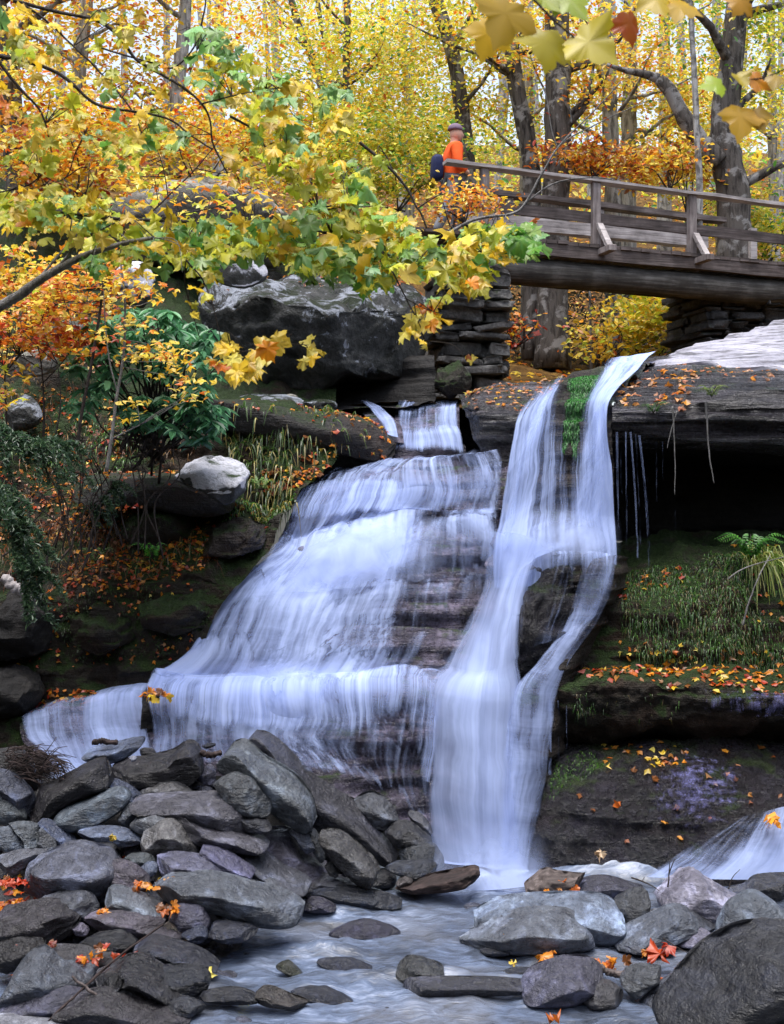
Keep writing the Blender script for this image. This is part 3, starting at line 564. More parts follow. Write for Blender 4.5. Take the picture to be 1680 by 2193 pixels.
slope = [
 row([1160,1158,1148,1133,1136,1138],[14.3]*6),
 row([1200,1190,1180,1165,1165,1170],[13.6]*6),
 row([1240,1225,1215,1200,1205,1210],[13.25]*6),
 row([1275,1262,1250,1240,1240,1245],[13.0]*6),
 row([1345,1330,1320,1310,1310,1310],[12.9,12.85,12.8,12.8,12.8,12.8],[1275,1370,1470,1575,1700,1900]),
 row([1405,1400,1395,1390,1385,1385],[12.75]*6,[1225,1350,1460,1570,1700,1900]),
 row([1440,1436,1432,1428,1425,1425],[12.72,12.7,12.7,12.7,12.7,12.7],[1195,1340,1450,1570,1700,1900]),
 row([1458,1460,1466,1474,1480,1485],[12.35,12.3,12.2,12.15,12.1,12.1],[1185,1300,1420,1540,1700,1900]),
 row([1475,1485,1492,1500,1508,1512],[12.3,12.25,12.18,12.12,12.08,12.1],[1178,1300,1420,1540,1700,1900]),
 row([1520,1545,1555,1548,1540,1540],[12.35,12.3,12.3,12.25,12.2,12.2],[1178,1300,1420,1540,1700,1900]),
 row([1580,1600,1595,1590,1590,1590],[12.8,12.9,12.9,12.8,12.8,12.8],[1180,1300,1420,1540,1700,1900]),
 row([1640,1640,1640,1640,1640,1640],[12.9]*6,[1175,1300,1420,1540,1700,1900])]
bedrock('mossy_slope', slope, 150, 170, M['mossrock'], 'mossy rock slope with a leaf strewn shelf right of the falls', amp=.17, freq=2.8, st=.02, key='slope', seed=11)
hump = [
 row([1595,1580,1568,1562,1575,1590],[13.0]*6,[1190,1290,1400,1520,1700,1900]),
 row([1625,1600,1588,1588,1600,1615],[12.45,12.5,12.5,12.5,12.5,12.5],[1186,1280,1400,1530,1700,1900]),
 row([1690,1665,1650,1650,1660,1680],[12.2,12.1,12.1,12.1,12.0,12.0],[1170,1270,1400,1540,1700,1900]),
 row([1770,1755,1745,1745,1750,1760],[12.05,11.92,11.88,11.85,11.8,11.8],[1148,1255,1390,1540,1700,1900]),
 row([1850,1850,1850,1850,1850,1850],[12.0,11.85,11.75,11.7,11.65,11.65],[1122,1240,1385,1540,1700,1900]),
 row([1915,1920,1920,1920,1920,1920],[11.95,11.8,11.7,11.6,11.55,11.55],[1110,1235,1385,1540,1700,1900])]
bedrock('rock_hump', hump, 170, 160, M['humprock'], 'dark rounded wet rock hump at the foot of the right bank', amp=.16, freq=1.7, st=.02, key='hump', seed=12)
film = [row([1640,1625,1618,1625,1640],[12.2]*5,[1290,1380,1480,1580,1720]), row([1690,1675,1668,1680,1690],[12.02,11.98,11.95,11.95,11.9],[1275,1370,1480,1590,1720]), row([1740,1730,1728,1735,1745],[11.88,11.84,11.82,11.8,11.78],[1262,1365,1480,1600,1720]), row([1790,1785,1790,1800,1800],[11.8,11.76,11.72,11.7,11.68],[1255,1365,1490,1600,1720])]
WF.append(veil('glint_film', withd(film, [[.0,.05,.1,.05,0],[.05,.22,.34,.3,.15],[.1,.3,.36,.25,.1],[0,.1,.1,0,0]]), 110, 60, M['sheen'], 'thin film of water over the rock hump with violet glints painted in its colour', off=.10, fade=.2, dvar=.9))
film2 = [row([1482,1488,1494],[12.15,12.1,12.05],[1470,1570,1720]), row([1498,1508,1514],[12.1,12.05,12.0],[1480,1570,1720]), row([1522,1530,1530],[12.12,12.1,12.05],[1490,1570,1720])]
WF.append(veil('glint_film', withd(film2, [[.2,.4,.3],[.35,.45,.4],[0,.1,.1]]), 60, 20, M['sheen'], 'thin film of water with painted violet glints on the lip of the leaf strewn shelf', off=.09, fade=.2, dvar=.9))
mist_rows = [('foot_spray', 'soft white spray boiling at the foot of the main chute', [[(880,1770,11.75),(960,1760,11.6),(1040,1755,11.55),(1120,1765,11.6),(1180,1790,11.7)],[(880,1830,11.7),(960,1825,11.5),(1040,1822,11.45),(1120,1828,11.5),(1185,1840,11.65)],[(870,1900,11.6),(955,1905,11.35),(1040,1908,11.3),(1125,1900,11.35),(1200,1890,11.6)]], [[0,0,0,0,0],[.1,.45,.5,.4,.05],[.3,.95,1.,.9,.2]]),
 ('landing_spray', 'soft white spray where the tall fall lands on the rock', [[(1060,1085,13.0),(1130,1085,12.85),(1200,1090,12.8),(1270,1100,12.7),(1330,1110,12.7)],[(1055,1150,12.9),(1130,1145,12.7),(1200,1148,12.6),(1270,1158,12.55),(1330,1170,12.6)],[(1045,1230,12.75),(1110,1235,12.6),(1180,1215,12.5),(1260,1215,12.4),(1325,1230,12.5)]], [[0,.1,.05,.05,0],[.0,.55,.6,.45,.1],[.0,.4,.1,.0,0]]),
 ('ledge_spray', 'soft foam along the back of the lowest rock shelf', [[(330,1425,12.85),(500,1420,12.75),(680,1415,12.72),(850,1425,12.75),(985,1440,12.75)],[(310,1470,12.7),(500,1468,12.6),(680,1466,12.58),(850,1470,12.6),(970,1480,12.6)],[(290,1502,12.5),(500,1504,12.42),(680,1502,12.42),(850,1500,12.42),(960,1515,12.45)]], [[0,.1,.05,0,0],[.6,.7,.6,.35,.35],[.2,.1,.1,.05,.1]]),
 ('low_spray', 'soft white spray at the foot of the low left fall', [[(90,1590,12.05),(170,1585,12.0),(250,1580,12.0),(340,1575,12.1)],[(80,1630,11.95),(170,1628,11.9),(250,1622,11.9),(340,1612,12.0)],[(80,1680,11.85),(170,1680,11.8),(250,1675,11.8),(340,1660,11.9)]], [[0,0,0,0],[.3,.5,.4,.1],[.6,.9,.7,.2]]),
 ('billow_spray', 'soft white billow below the crest of the broad left cascade', [[(560,1180,13.75),(680,1140,13.75),(800,1110,13.75),(900,1105,13.8),(980,1120,13.85)],[(530,1225,13.45),(650,1195,13.4),(780,1170,13.4),(890,1160,13.45),(985,1165,13.55)],[(480,1290,13.2),(610,1275,13.15),(760,1260,13.15),(880,1250,13.2),(990,1240,13.4)]], [[0,.05,.1,.1,0],[.4,.6,.75,.7,.1],[.1,.3,.3,.2,0]])]
for nm, lb, rows_, dd_ in mist_rows: WF.append(veil(nm, withd(rows_, dd_), 60, 50, M['mist'], lb, off=.02, fade=.22, sv=.8, dvar=.9))
fan = [[(1560,1772,11.86),(1620,1756,11.84),(1700,1730,11.8),(1800,1700,11.8)],[(1480,1815,11.8),(1570,1800,11.75),(1680,1785,11.7),(1800,1770,11.7)],[(1420,1850,11.72),(1530,1845,11.66),(1660,1840,11.62),(1800,1835,11.6)],[(1350,1884,11.66),(1480,1886,11.6),(1630,1886,11.56),(1800,1888,11.5)]]
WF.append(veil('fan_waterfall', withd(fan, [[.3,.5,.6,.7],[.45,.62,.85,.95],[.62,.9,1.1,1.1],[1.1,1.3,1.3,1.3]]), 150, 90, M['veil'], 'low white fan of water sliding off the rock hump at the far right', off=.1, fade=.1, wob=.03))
# --- left bank ---------------------------------------------------------------------------------------
XL = [-420,-200,0,150,300,420,500,600,720]
def lrow(ys, d, xs=XL): return [(x, y, dd) for x, y, dd in zip(xs, ys, d if hasattr(d, '__len__') else [d]*len(xs))]
bank = [
 lrow([300,330,380,420,440,470,500,520,560],21),
 lrow([560,580,620,640,655,690,720,760,800],17),
 lrow([760,770,785,795,805,835,850,860,868],15.6),
 lrow([930,935,935,930,915,890,875,880,905],14.7),
 lrow([1000,1005,1000,1000,985,960,955,965,985],14.4),
 lrow([1085,1085,1085,1090,1080,1095,1070,1065,1040],14.15,[-420,-200,0,150,300,420,520,600,668]),
 lrow([1150,1150,1150,1150,1130,1125,1125,1125,1100],13.85,[-420,-200,0,150,300,400,480,560,620]),
 lrow([1195,1195,1200,1200,1180,1170,1172,1180,1185],13.5,[-420,-200,0,150,300,400,470,530,575]),
 lrow([1260,1265,1282,1280,1245,1225,1235,1250,1262],13.1,[-420,-200,0,130,270,380,450,480,500]),
 lrow([1320,1325,1340,1340,1320,1310,1310,1310,1315],13.0,[-420,-200,0,130,260,350,420,445,462]),
 lrow([1440,1440,1445,1445,1445,1440,1430,1415,1410],13.0,[-420,-200,0,120,220,300,370,400,425]),
 lrow([1500,1500,1510,1500,1486,1478,1474,1472,1470],12.9,[-420,-200,0,100,180,240,290,320,350]),
 lrow([1560,1560,1556,1545,1530,1515,1502,1495,1492],12.55,[-420,-200,0,50,110,170,230,280,320]),
 lrow([1700,1700,1700,1695,1690,1690,1690,1690,1690],12.2,[-420,-200,0,50,110,170,230,280,320])]
bedrock('left_bank', bank, 190, 260, M['mossrock'], 'steep mossy earth and rock bank left of the falls', amp=.24, freq=2.2, st=.015, key='bank', seed=13)
cl2 = bank[8:11]
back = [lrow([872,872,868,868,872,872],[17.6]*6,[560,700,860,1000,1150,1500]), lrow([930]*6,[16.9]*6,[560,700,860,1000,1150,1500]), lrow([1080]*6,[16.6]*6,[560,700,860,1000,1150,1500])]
bedrock('back_rock', back, 60, 30, M['blackrock_shade'], 'dark bedrock behind the small upper fall', amp=.06, st=.04, key='back', seed=16)
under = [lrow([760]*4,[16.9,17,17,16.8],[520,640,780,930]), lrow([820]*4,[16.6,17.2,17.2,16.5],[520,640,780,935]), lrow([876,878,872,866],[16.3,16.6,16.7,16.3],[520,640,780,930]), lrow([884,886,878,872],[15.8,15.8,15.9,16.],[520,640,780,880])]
bedrock('boulder_hollow', under, 50, 50, M['blackrock_shade'], 'black hollow beneath the huge dark boulder', amp=.06, st=.03, key='under', seed=17)  # black wall set under the boulder, its colour standing for shade
# --- plateau and hillside behind ------------------------------------------------------------------------
XT = [-3200,-1200,-300,300,700,860,1000,1230,1460,1800,2600,4600]
hill = [
 lrow([700,760,830,862,872,870,866,838,800,720,700,650],16.5,XT),
 lrow([560,580,620,700,800,842,840,826,790,700,660,600],20,XT),
 lrow([400,420,430,520,690,770,795,795,770,690,640,560],24,XT),
 lrow([330,340,360,420,580,680,720,720,700,640,590,520],30,XT),
 lrow([260,280,300,340,430,520,540,540,530,520,480,440],42,XT),
 lrow([260,270,280,300,340,390,400,400,400,400,400,380],60,XT),
 lrow([240,240,250,260,280,300,310,310,320,330,340,340],95,XT)][::-1]
bedrock('hillside', hill, 160, 120, M['floor'], 'leaf covered forest hillside rising behind the bridge', amp=.35, freq=.5, st=0, key='hill', seed=14, cat='hillside')
# --- stream bed and stream ----------------------------------------------------------------------------------
def dW(py): return np.minimum(9282/np.maximum(np.asarray(py, float)-1096, 100), 12.0)
def dB(py): return 11.6+(np.asarray(py, float)-1640)/553*(8.42-11.6)
def dg(px, py):
    t = np.clip((np.asarray(px, float)-420)/330, 0, 1); t = t*t*(3-2*t); return dB(py)*(1-t)+dW(py)*t
xs = np.linspace(-22, 22, 90); ys = np.concatenate([np.linspace(-25, 6, 25), np.linspace(6.3, 13.2, 60)])
gx, gy = np.meshgrid(xs, ys[::-1]); gz = -.32+.08*fbm(np.stack([gx, gy, 0*gx], -1)*1.3, 3, 2)
out_ = np.clip((np.abs(gx-.2)-5.6)/9, 0, 1)*13+np.clip((-gy-2.5)/12, 0, 1)*12; gz = gz+np.minimum(out_, 14)*(1+.25*fbm(np.stack([gx, gy, 0*gx], -1)*.5, 3, 8))  # unseen gorge sides, raised to block low sky and frontal light
o = make_mesh('stream_bed', np.stack([gx, gy, gz], -1), grid_faces(len(ys), len(xs)), M['soil']); tag(o, 'stony stream bed and added unseen gorge sides that block low sky around the pool', 'stream bed', kind='structure')
px, py = np.meshgrid(np.linspace(-420, 790, 140), np.linspace(1620, 2420, 110))
G = P(px, py, dg(px, py)); G[..., 2] -= .24+np.clip((px-520)/240, 0, 1)*.9; G[..., 2] += .06*fbm(G*3, 4, 3)
o = make_mesh('gravel_bank', G.reshape(-1, 3), grid_faces(*px.shape), M['bed']); tag(o, 'dark gravel under the rock pile on the left', 'gravel bank', kind='structure')
SURF['gravel'] = (G, gnormals(G), np.stack([px, py], -1))
sx = np.linspace(-4.2, 7.5, 260); sy = np.linspace(12.35, 4.0, 240)
gx, gy = np.meshgrid(sx, sy)
q = np.stack([gx*1.6+gy*.5, gy*.85, 0*gx], -1)
gz = .045*fbm(q*1.7, 4, 4)+.03*fbm(q*4.5, 4, 5)
def bump_at(px, py, w, h, dep):
    global gz
    d = float(dW(py)); c = P(px, py, d); gz = gz+h*np.exp(-((gx-c[0])/w)**2-((gy-c[1])/dep)**2)
for b in [(700,1950,.35,.09,.12),(770,1990,.5,-.05,.15),(640,2040,.4,.05,.12),(720,2045,.3,.06,.1),(650,2120,.4,.06,.14),(880,2095,.9,.07,.10),(560,2010,.4,.05,.12),(900,1920,.5,.05,.12),(1330,1866,.22,.2,.2),(1520,1882,1.2,.12,.16),(1250,1876,.3,.08,.14),(1020,1885,.5,.08,.2)]: bump_at(*b)
foam = np.zeros_like(gx)
for (a, b, w, dd, f) in [(1030,1880,.6,.45,1.0),(1500,1880,1.5,.22,1.0),(1330,1872,.3,.25,.9),(1180,1880,.5,.2,.45),(560,2060,.7,.3,.35),(800,2150,1.,.3,.35),(650,2010,.6,.25,.3),(880,2130,.8,.12,.5),(780,1965,.5,.15,.4)]:
    c = P(a, b, float(dW(b))); foam = np.maximum(foam, f*np.exp(-((gx-c[0])/w)**2-((gy-c[1])/dd)**2))
o = make_mesh('stream', np.stack([gx, gy, gz], -1), grid_faces(len(sy), len(sx)), M['stream'], attrs={'foam': foam.ravel()})
tag(o, 'milky blue grey stream running from the foot of the falls', 'stream', kind='structure')
# ---------------------------------------------------------------- loose rocks (each one a thing)
import bmesh
def ico(sub):
    bm = bmesh.new(); bmesh.ops.create_icosphere(bm, subdivisions=sub, radius=1)
    V = np.array([v.co[:] for v in bm.verts]); Fc = np.array([[v.index for v in f.verts] for f in bm.faces]); bm.free(); return V, Fc
ICO = {k: ico(k) for k in (3, 4, 5, 6)}
def polar_outline(pts, th):
    """distance from the centroid to the outline along each angle"""
    pts = np.asarray(pts, float); c = pts.mean(0)
    x, y = pts[:, 0], pts[:, 1]; x2, y2 = np.roll(x, -1), np.roll(y, -1); cr = x*y2-x2*y; A = cr.sum()/2
    if abs(A) > 1e-6: c = np.array([((x+x2)*cr).sum(), ((y+y2)*cr).sum()])/(6*A)
    q = pts-c; a, b = q, np.roll(q, -1, 0); e = b-a
    R = np.zeros_like(th)
    D = np.stack([np.cos(th), np.sin(th)], -1)
    den = D[:, None, 0]*e[None, :, 1]-D[:, None, 1]*e[None, :, 0]
    den = np.where(np.abs(den) < 1e-9, 1e-9, den)
    t = (a[None, :, 0]*e[None, :, 1]-a[None, :, 1]*e[None, :, 0])/den
    s = (a[None, :, 0]*D[:, None, 1]-a[None, :, 1]*D[:, None, 0])/den
    ok = (s >= -1e-6) & (s <= 1+1e-6) & (t > 0)
    R = np.where(ok, t, 0).max(1); R = np.where(R <= 0, np.median(R[R > 0]) if (R > 0).any() else 1, R)
    return c, R
ROCKG = {}
def interp_closed(pts, n):
    q = np.concatenate([pts, pts[:1]]); return interp_lin(q, n+1)[:-1]
def rock(name, outline, d, label, cat, color, wet=1., e=.75, thick=None, tilt=.45, facets=3, rough=.045, sub=None, crease=None, mat='stone', seed=None, group=None, kind=None, soft=1):
    outline = np.asarray(outline, float)
    if soft: oc = np.concatenate([outline[-2:], outline, outline[:2]]); sp_ = catmull(oc, (len(oc)-1)*6+1)[12:-12]; smooth_o = sp_[:-1]
    else: smooth_o = outline
    seed = abs(hash((round(outline[0, 0]), round(outline[0, 1]), len(outline)))) % 9973 if seed is None else seed
    r = np.random.default_rng(seed)
    sub = sub or (5 if max(np.ptp(outline[:, 0]), np.ptp(outline[:, 1])) > 48 else 4)
    V, Fc = ICO[sub]
    th = np.arctan2(-V[:, 2], V[:, 0])
    tt = np.linspace(-math.pi, math.pi, 181)
    c, R0 = polar_outline(smooth_o*(.65 if e < .8 else 1)+(.35*interp_closed(outline, len(smooth_o)) if e < .8 else 0), tt[:-1])
    for _ in range(soft): R0 = .25*np.roll(R0, 1)+.5*R0+.25*np.roll(R0, -1)
    R0 = np.append(R0, R0[0]); R = np.interp(th, tt, R0)
    s = d/F; w = np.ptp(outline[:, 0])*s; h = np.ptp(outline[:, 1])*s
    T = thick if thick else .5*min(max(w, h)*.75, min(w, h)*1.5)
    rho = np.sqrt(V[:, 0]**2+V[:, 2]**2); f = np.clip(rho, 1e-6, 1)**e
    x = R*f*np.cos(th)*s; z = -R*f*np.sin(th)*s; y = np.sign(V[:, 1])*np.abs(V[:, 1])**e*T
    sz = np.array([w/2, T, h/2])
    if e < .8:      # broken stone: a lit upper face and a steep front that meet in a crease
        ox, oz = (R0[:-1]*np.cos(tt[:-1])*s, -R0[:-1]*np.sin(tt[:-1])*s)
        C2 = np.cov(np.stack([ox, oz])); ev, vec = np.linalg.eigh(C2); lx = vec[:, 1]; el_ = math.sqrt(ev[1]/max(ev[0], 1e-9))
        lx = lx if lx[0] > 0 else -lx; k_ = np.clip((el_-1.25)/.5, 0, 1); lx = lx*k_+np.array([1., 0])*(1-k_); lx /= np.linalg.norm(lx); ux = np.array([-lx[1], lx[0]])
        ou, ov = ox*lx[0]+oz*lx[1], ox*ux[0]+oz*ux[1]; pu, pv = x*lx[0]+z*lx[1], x*ux[0]+z*ux[1]
        nb = 40; be = np.linspace(ou.min(), ou.max(), nb+1); bc = (be[1:]+be[:-1])/2
        tu = np.linspace(0, 1, 900)*len(ou); ia = tu.astype(int) % len(ou); ib = (ia+1) % len(ou); du_ = ou[ia]+(ou[ib]-ou[ia])*(tu % 1); dv_ = ov[ia]+(ov[ib]-ov[ia])*(tu % 1)
        ki = np.clip(np.digitize(du_, be)-1, 0, nb-1); hi = np.array([dv_[ki == q].max() if (ki == q).any() else 0 for q in range(nb)]); lo_ = np.array([dv_[ki == q].min() if (ki == q).any() else 0 for q in range(nb)])
        if el_ > 1.45:      # long stones: spread the mesh along the stone
            A_, B_ = (V[:, 0]*lx[0]+V[:, 2]*lx[1])*f/np.maximum(rho, 1e-6), (V[:, 0]*ux[0]+V[:, 2]*ux[1])*f/np.maximum(rho, 1e-6)
            pu = (ou.max()+ou.min())/2+A_*(ou.max()-ou.min())/2
            hb, lb_ = np.interp(pu, bc, hi), np.interp(pu, bc, lo_); q_ = np.clip((B_/np.sqrt(np.maximum(1-A_*A_, 1e-5))+1)/2, 0, 1)
            pv = lb_+(hb-lb_)*q_; x = pu*lx[0]+pv*ux[0]; z = pu*lx[1]+pv*ux[1]
        hv, lv = np.interp(pu, bc, hi), np.interp(pu, bc, lo_); S = np.clip((pv-lv)/(hv-lv+1e-6), 0, 1)
        Lu = ou.max()-ou.min(); c_ = crease if crease else r.uniform(.24, .46)
        cr = 1-c_+.10*fbm(np.stack([pu/Lu*3.2+seed, 0*pu, 0*pu], -1), 3, seed % 40)+r.uniform(-.12, .12)*pu/Lu
        wd = .06 if e < .62 else .14
        a_ = np.clip((S-cr)/(1-cr+1e-3), 0, 1); a_ = np.where(S > cr, a_, 0); a_ = np.sqrt(a_*a_+wd*wd)-wd*.6
        under = .52 if mat == 'stone' else .2
        yf = -T*(1-under+under*np.clip(S/np.maximum(cr, .05), 0, 1)**.75)+1.8*T*np.clip(a_, 0, 1)
        yb = T*.95; ym = T*((-.15 if mat == 'stone' else -.45)+(.85 if mat == 'stone' else 1.15)*S)
        g = np.sqrt(np.clip(1-rho**(9 if e < .62 else 5), 0, 1))
        y = np.where(V[:, 1] < 0, ym+(np.minimum(yf, ym)-ym)*g, ym+(yb-ym)*g)
    p = np.stack([x, y, z], -1)
    def cut(nrm, q):
        nonlocal p
        nrm = nrm/np.linalg.norm(nrm); lim = (p@nrm).max()*q; ex = np.maximum(p@nrm-lim, 0); p = p-.95*ex[:, None]*nrm
    if e >= .8: p[:, 1] += tilt*.45*np.maximum(p[:, 2], -h*.3)*min(1, T/h*1.3)
    for k in range(facets):
        cut(np.array([r.uniform(-1, 1), -r.uniform(.3, 1), r.uniform(-.6, .9)]), r.uniform(.62, .86))
    rad = p/(np.linalg.norm(p/sz, axis=1)[:, None]+1e-9); nd = p/(sz**2+1e-9); nd /= np.linalg.norm(nd, axis=1)[:, None]+1e-9
    m = min(w, h, 2*T)
    if e < .8: nd = .25*nd+np.where(V[:, 1:2] < .1, 1, -1)*np.array([0, -.7, .45])
    p = p+nd*(m*rough*(fbm(p/m*2.4+seed, 5, seed % 50, .58)*1.7+(.25 if e > .8 else .7)*np.tanh(3*fbm(p/m*np.array([2, 2, 6])+seed, 3, 7))))[:, None]
    ctr = P(c[0], c[1], d)
    o = make_mesh(name, p, Fc, M[mat], True); o.location = ctr
    o.color = (*color, wet)
    tag(o, label, cat, group, kind); nrm_ = np.array([v.normal[:] for v in o.data.vertices]) if mat != 'stone' else None; ROCKG[o.name] = (p+ctr, nrm_); return o
ROCKS = {}
# colours (base colour of the stone)
BG = (.17, .20, .28); BGL = (.27, .315, .40); GG = (.19, .21, .20); GGL = (.29, .32, .31); BR = (.085, .072, .072); BRD = (.032, .027, .027)
PU = (.19, .165, .215); PUL = (.27, .25, .36); TAN = (.34, .315, .27); SL = (.14, .15, .19); BK = (.032, .034, .042); WH = (.55, .55, .58); DG = (.10, .10, .105)
def RK(reg, pts, name, cat, label, color, **k):
    x0 = {'A': 0, 'B': 560, 'C': 1120}[reg]
    o = [(x0+x/3, 1560+y/3) for x, y in pts]
    base = max(y for _, y in o); mx = np.mean([x for x, _ in o])
    d = k.pop('d', None); sink = k.pop('sink', 0)
    if sink: k['e'] = .9; k['facets'] = 0
    if d is None:
        xs_ = [x for x, _ in o]; ys_ = [y for _, y in o]
        T = .5*min(max(max(xs_)-min(xs_), max(ys_)-min(ys_))*.75, min(max(xs_)-min(xs_), max(ys_)-min(ys_))*1.5)*float(dg(mx, base))/F
        d = float(dg(mx, base))+.45*T
    ob = rock(name, o, d, label, cat, color, **k); ob.location.z -= sink*.5; return ob
RK('A',[(0,140),(100,130),(200,230),(245,380),(200,410),(100,380),(-60,330),(-60,150)],'boulder','boulder','dark brown boulder under the heap of dead twigs',BRD,e=.8)
RK('A',[(-90,300),(0,262),(80,288),(180,375),(228,450),(215,520),(165,570),(80,520),(-40,470),(-90,420)],'boulder','boulder','rounded blue grey boulder at the left edge, behind the dark leaning slab',SL,e=.85)
RK('A',[(-60,410),(0,398),(70,435),(120,505),(165,575),(150,612),(20,620),(-60,610)],'rock','rock','greenish grey angular rock at the left edge below the rounded blue grey boulder',GG,facets=5)
RK('A',[(210,400),(300,368),(440,298),(620,203),(668,228),(706,330),(690,390),(560,430),(400,510),(330,610),(230,620),(160,575),(215,500)],'leaning_slab','slab','dark charcoal slab leaning over the smooth greenish oblong stone',BRD,e=.5,facets=4,tilt=.8)
RK('A',[(528,182),(570,143),(720,103),(918,62),(905,118),(830,182),(740,228),(560,218)],'flat_slab','slab','pale grey flat slab lying at the foot of the lowest fall',BGL,e=.6,tilt=1.2,d=11.75)
RK('A',[(690,262),(720,245),(880,208),(1080,168),(1190,95),(1250,138),(1292,240),(1290,300),(1180,395),(980,352),(890,405),(720,330)],'dark_slab','slab','long dark brown layered slab in front of the lowest fall',BRD,e=.5,facets=4,rough=.06,tilt=.7)
RK('A',[(890,140),(930,128),(985,140),(1000,165),(960,185),(895,172)],'rock','rock','small dark chip of rock behind the long dark brown layered slab',BRD,d=11.7)
RK('A',[(830,192),(845,178),(870,178),(882,192),(870,212),(842,214)],'pebble','pebble','small white pebble between the pale flat slab and the dark brown slab',(.75,.75,.78),e=.95,d=11.3,facets=0)
RK('A',[(1290,120),(1330,100),(1380,98),(1386,112),(1340,130),(1300,135)],'rock','rock','tiny black stone at the water edge beside the mossy topped oblong boulder',BK,d=11.9)
RK('A',[(350,610),(360,560),(420,508),(560,448),(730,388),(800,393),(840,440),(800,512),(680,592),(560,645),(430,662)],'oblong_stone','stone','smooth greenish blue oblong stone under the dark leaning slab',(.25,.29,.30),e=.85,facets=1,rough=.025)
RK('A',[(690,335),(760,342),(860,400),(912,460),(900,500),(800,500),(700,430)],'rock','rock','slate blue rock tucked behind the smooth greenish oblong stone',BG)
RK('A',[(878,425),(960,368),(1070,333),(1140,358),(1220,420),(1268,455),(1150,480),(900,480)],'rock','rock','tan speckled rounded rock below the long dark brown slab',(.26,.245,.215),rough=.05)
RK('A',[(762,595),(790,518),(850,478),(888,530),(862,605),(810,645)],'stone','stone','small upright grey stone right of the smooth greenish oblong stone',(.2,.215,.22),e=.9)
RK('A',[(825,492),(900,458),(1100,443),(1450,438),(1540,495),(1595,640),(1605,690),(1540,690),(1300,620),(1100,560),(870,540)],'long_slab','slab','long purplish grey slab behind the tan pyramid rock',(.20,.185,.195),e=.55,facets=3,tilt=.9)
RK('A',[(835,635),(880,568),(990,533),(1100,538),(1155,605),(1110,690),(950,710)],'rock','rock','pale round topped rock directly behind the tan pyramid rock',(.31,.315,.3),e=.85,facets=1)
RK('A',[(902,805),(918,655),(1040,582),(1112,588),(1195,685),(1282,795),(1280,830),(1130,822),(980,808)],'pyramid_rock','rock','tan pyramid shaped rock in the middle of the left rock pile',TAN,facets=4,tilt=.6)
RK('A',[(1110,535),(1260,585),(1420,632),(1680,722),(1720,800),(1560,790),(1280,745),(1200,690)],'long_slab','slab','long brown grey slab sloping down to the right behind the tan pyramid rock',(.17,.155,.165),e=.5,facets=2,tilt=1.)
RK('B',[(-90,722),(0,678),(170,673),(255,780),(332,830),(445,945),(330,985),(200,945),(60,880),(-110,810)],'angular_block','block','lilac grey angular block in the pile left of the standing brown stone',(.24,.215,.25),facets=6,e=.6)
RK('A',[(-40,650),(0,638),(100,637),(165,720),(172,792),(100,798),(0,770),(-50,750)],'stone','stone','smooth pale blue stone at the left edge above the large pitted boulder',(.25,.28,.3),e=.9,facets=0)
RK('A',[(28,622),(120,606),(200,615),(252,645),(255,795),(180,805),(165,720),(100,650)],'stone','stone','greenish smooth stone wedged between two stones above the large pitted boulder',(.22,.24,.235),e=.85)
RK('A',[(245,640),(330,688),(372,780),(340,812),(245,806)],'stone','stone','grey triangular stone just above the left shoulder of the large pitted boulder',(.18,.185,.185),e=.8)
RK('A',[(240,610),(300,600),(420,675),(492,742),(380,768),(320,690)],'flat_stone','stone','thin bluish flat stone above the large pitted boulder',BG,e=.6,tilt=1.)
RK('A',[(500,655),(560,640),(760,645),(870,695),(910,750),(740,760),(600,740),(510,715)],'flat_stone','stone','flat pale bluish stone with a yellow leaf on top, left of the tan pyramid rock',BGL,e=.6,tilt=1.4)
RK('A',[(495,745),(600,728),(730,723),(750,770),(700,810),(560,800)],'flat_stone','stone','small dark slate just below the flat stone with the yellow leaf',DG,e=.6)
RK('A',[(790,850),(850,810),(940,815),(1000,850),(980,890),(860,900)],'stone','stone','small green grey stones tip at the foot of the tan pyramid rock',(.16,.18,.17))
RK('A',[(132,1005),(140,900),(250,838),(420,763),(540,768),(700,818),(764,900),(735,1005),(620,1115),(480,1060),(350,1080),(180,1080)],'large_boulder','boulder','large pitted bluish grey boulder in the left rock pile',(.21,.215,.25),rough=.06,facets=3,sub=5)
RK('A',[(-40,850),(60,808),(200,793),(292,810),(235,850),(145,900),(105,945),(20,910),(-50,880)],'rock','rock','pale speckled rock at the left edge behind the large pitted boulder',(.27,.27,.28),rough=.05)
RK('A',[(700,880),(760,856),(870,898),(955,975),(950,1055),(880,1088),(760,1050),(690,1010)],'angular_block','block','purplish brown angular block against the right side of the large pitted boulder',(.19,.155,.175),facets=6,e=.6)
RK('A',[(882,922),(950,862),(1012,880),(1004,942),(950,965)],'stone','stone','small pale blue grey stone above the long whale backed rock',BGL,facets=4)
RK('A',[(988,852),(1100,818),(1250,833),(1370,858),(1455,960),(1440,1010),(1250,985),(1100,980),(985,935)],'flat_slab','slab','flat lilac grey slab with a dark right half, behind the whale backed rock',(.25,.24,.31),e=.55,tilt=1.1)
RK('A',[(1278,780),(1420,798),(1540,868),(1645,950),(1520,1000),(1450,980),(1375,870)],'triangular_slab','slab','smooth lilac triangular slab leaning in the middle of the rock pile',PUL,e=.5,facets=2,tilt=1.)
RK('A',[(1425,772),(1540,742),(1690,828),(1800,918),(1995,1000),(1960,1062),(1840,1045),(1660,960),(1540,870)],'long_slab','slab','dark slate slab sloping right between the lilac triangular slab and the lilac block',(.17,.17,.185),e=.55,rough=.05)
RK('A',[(1308,778),(1400,743),(1424,790),(1370,820)],'pebble','pebble','small white grey stone right of the tan pyramid rock',(.42,.44,.46),e=.9,facets=0)
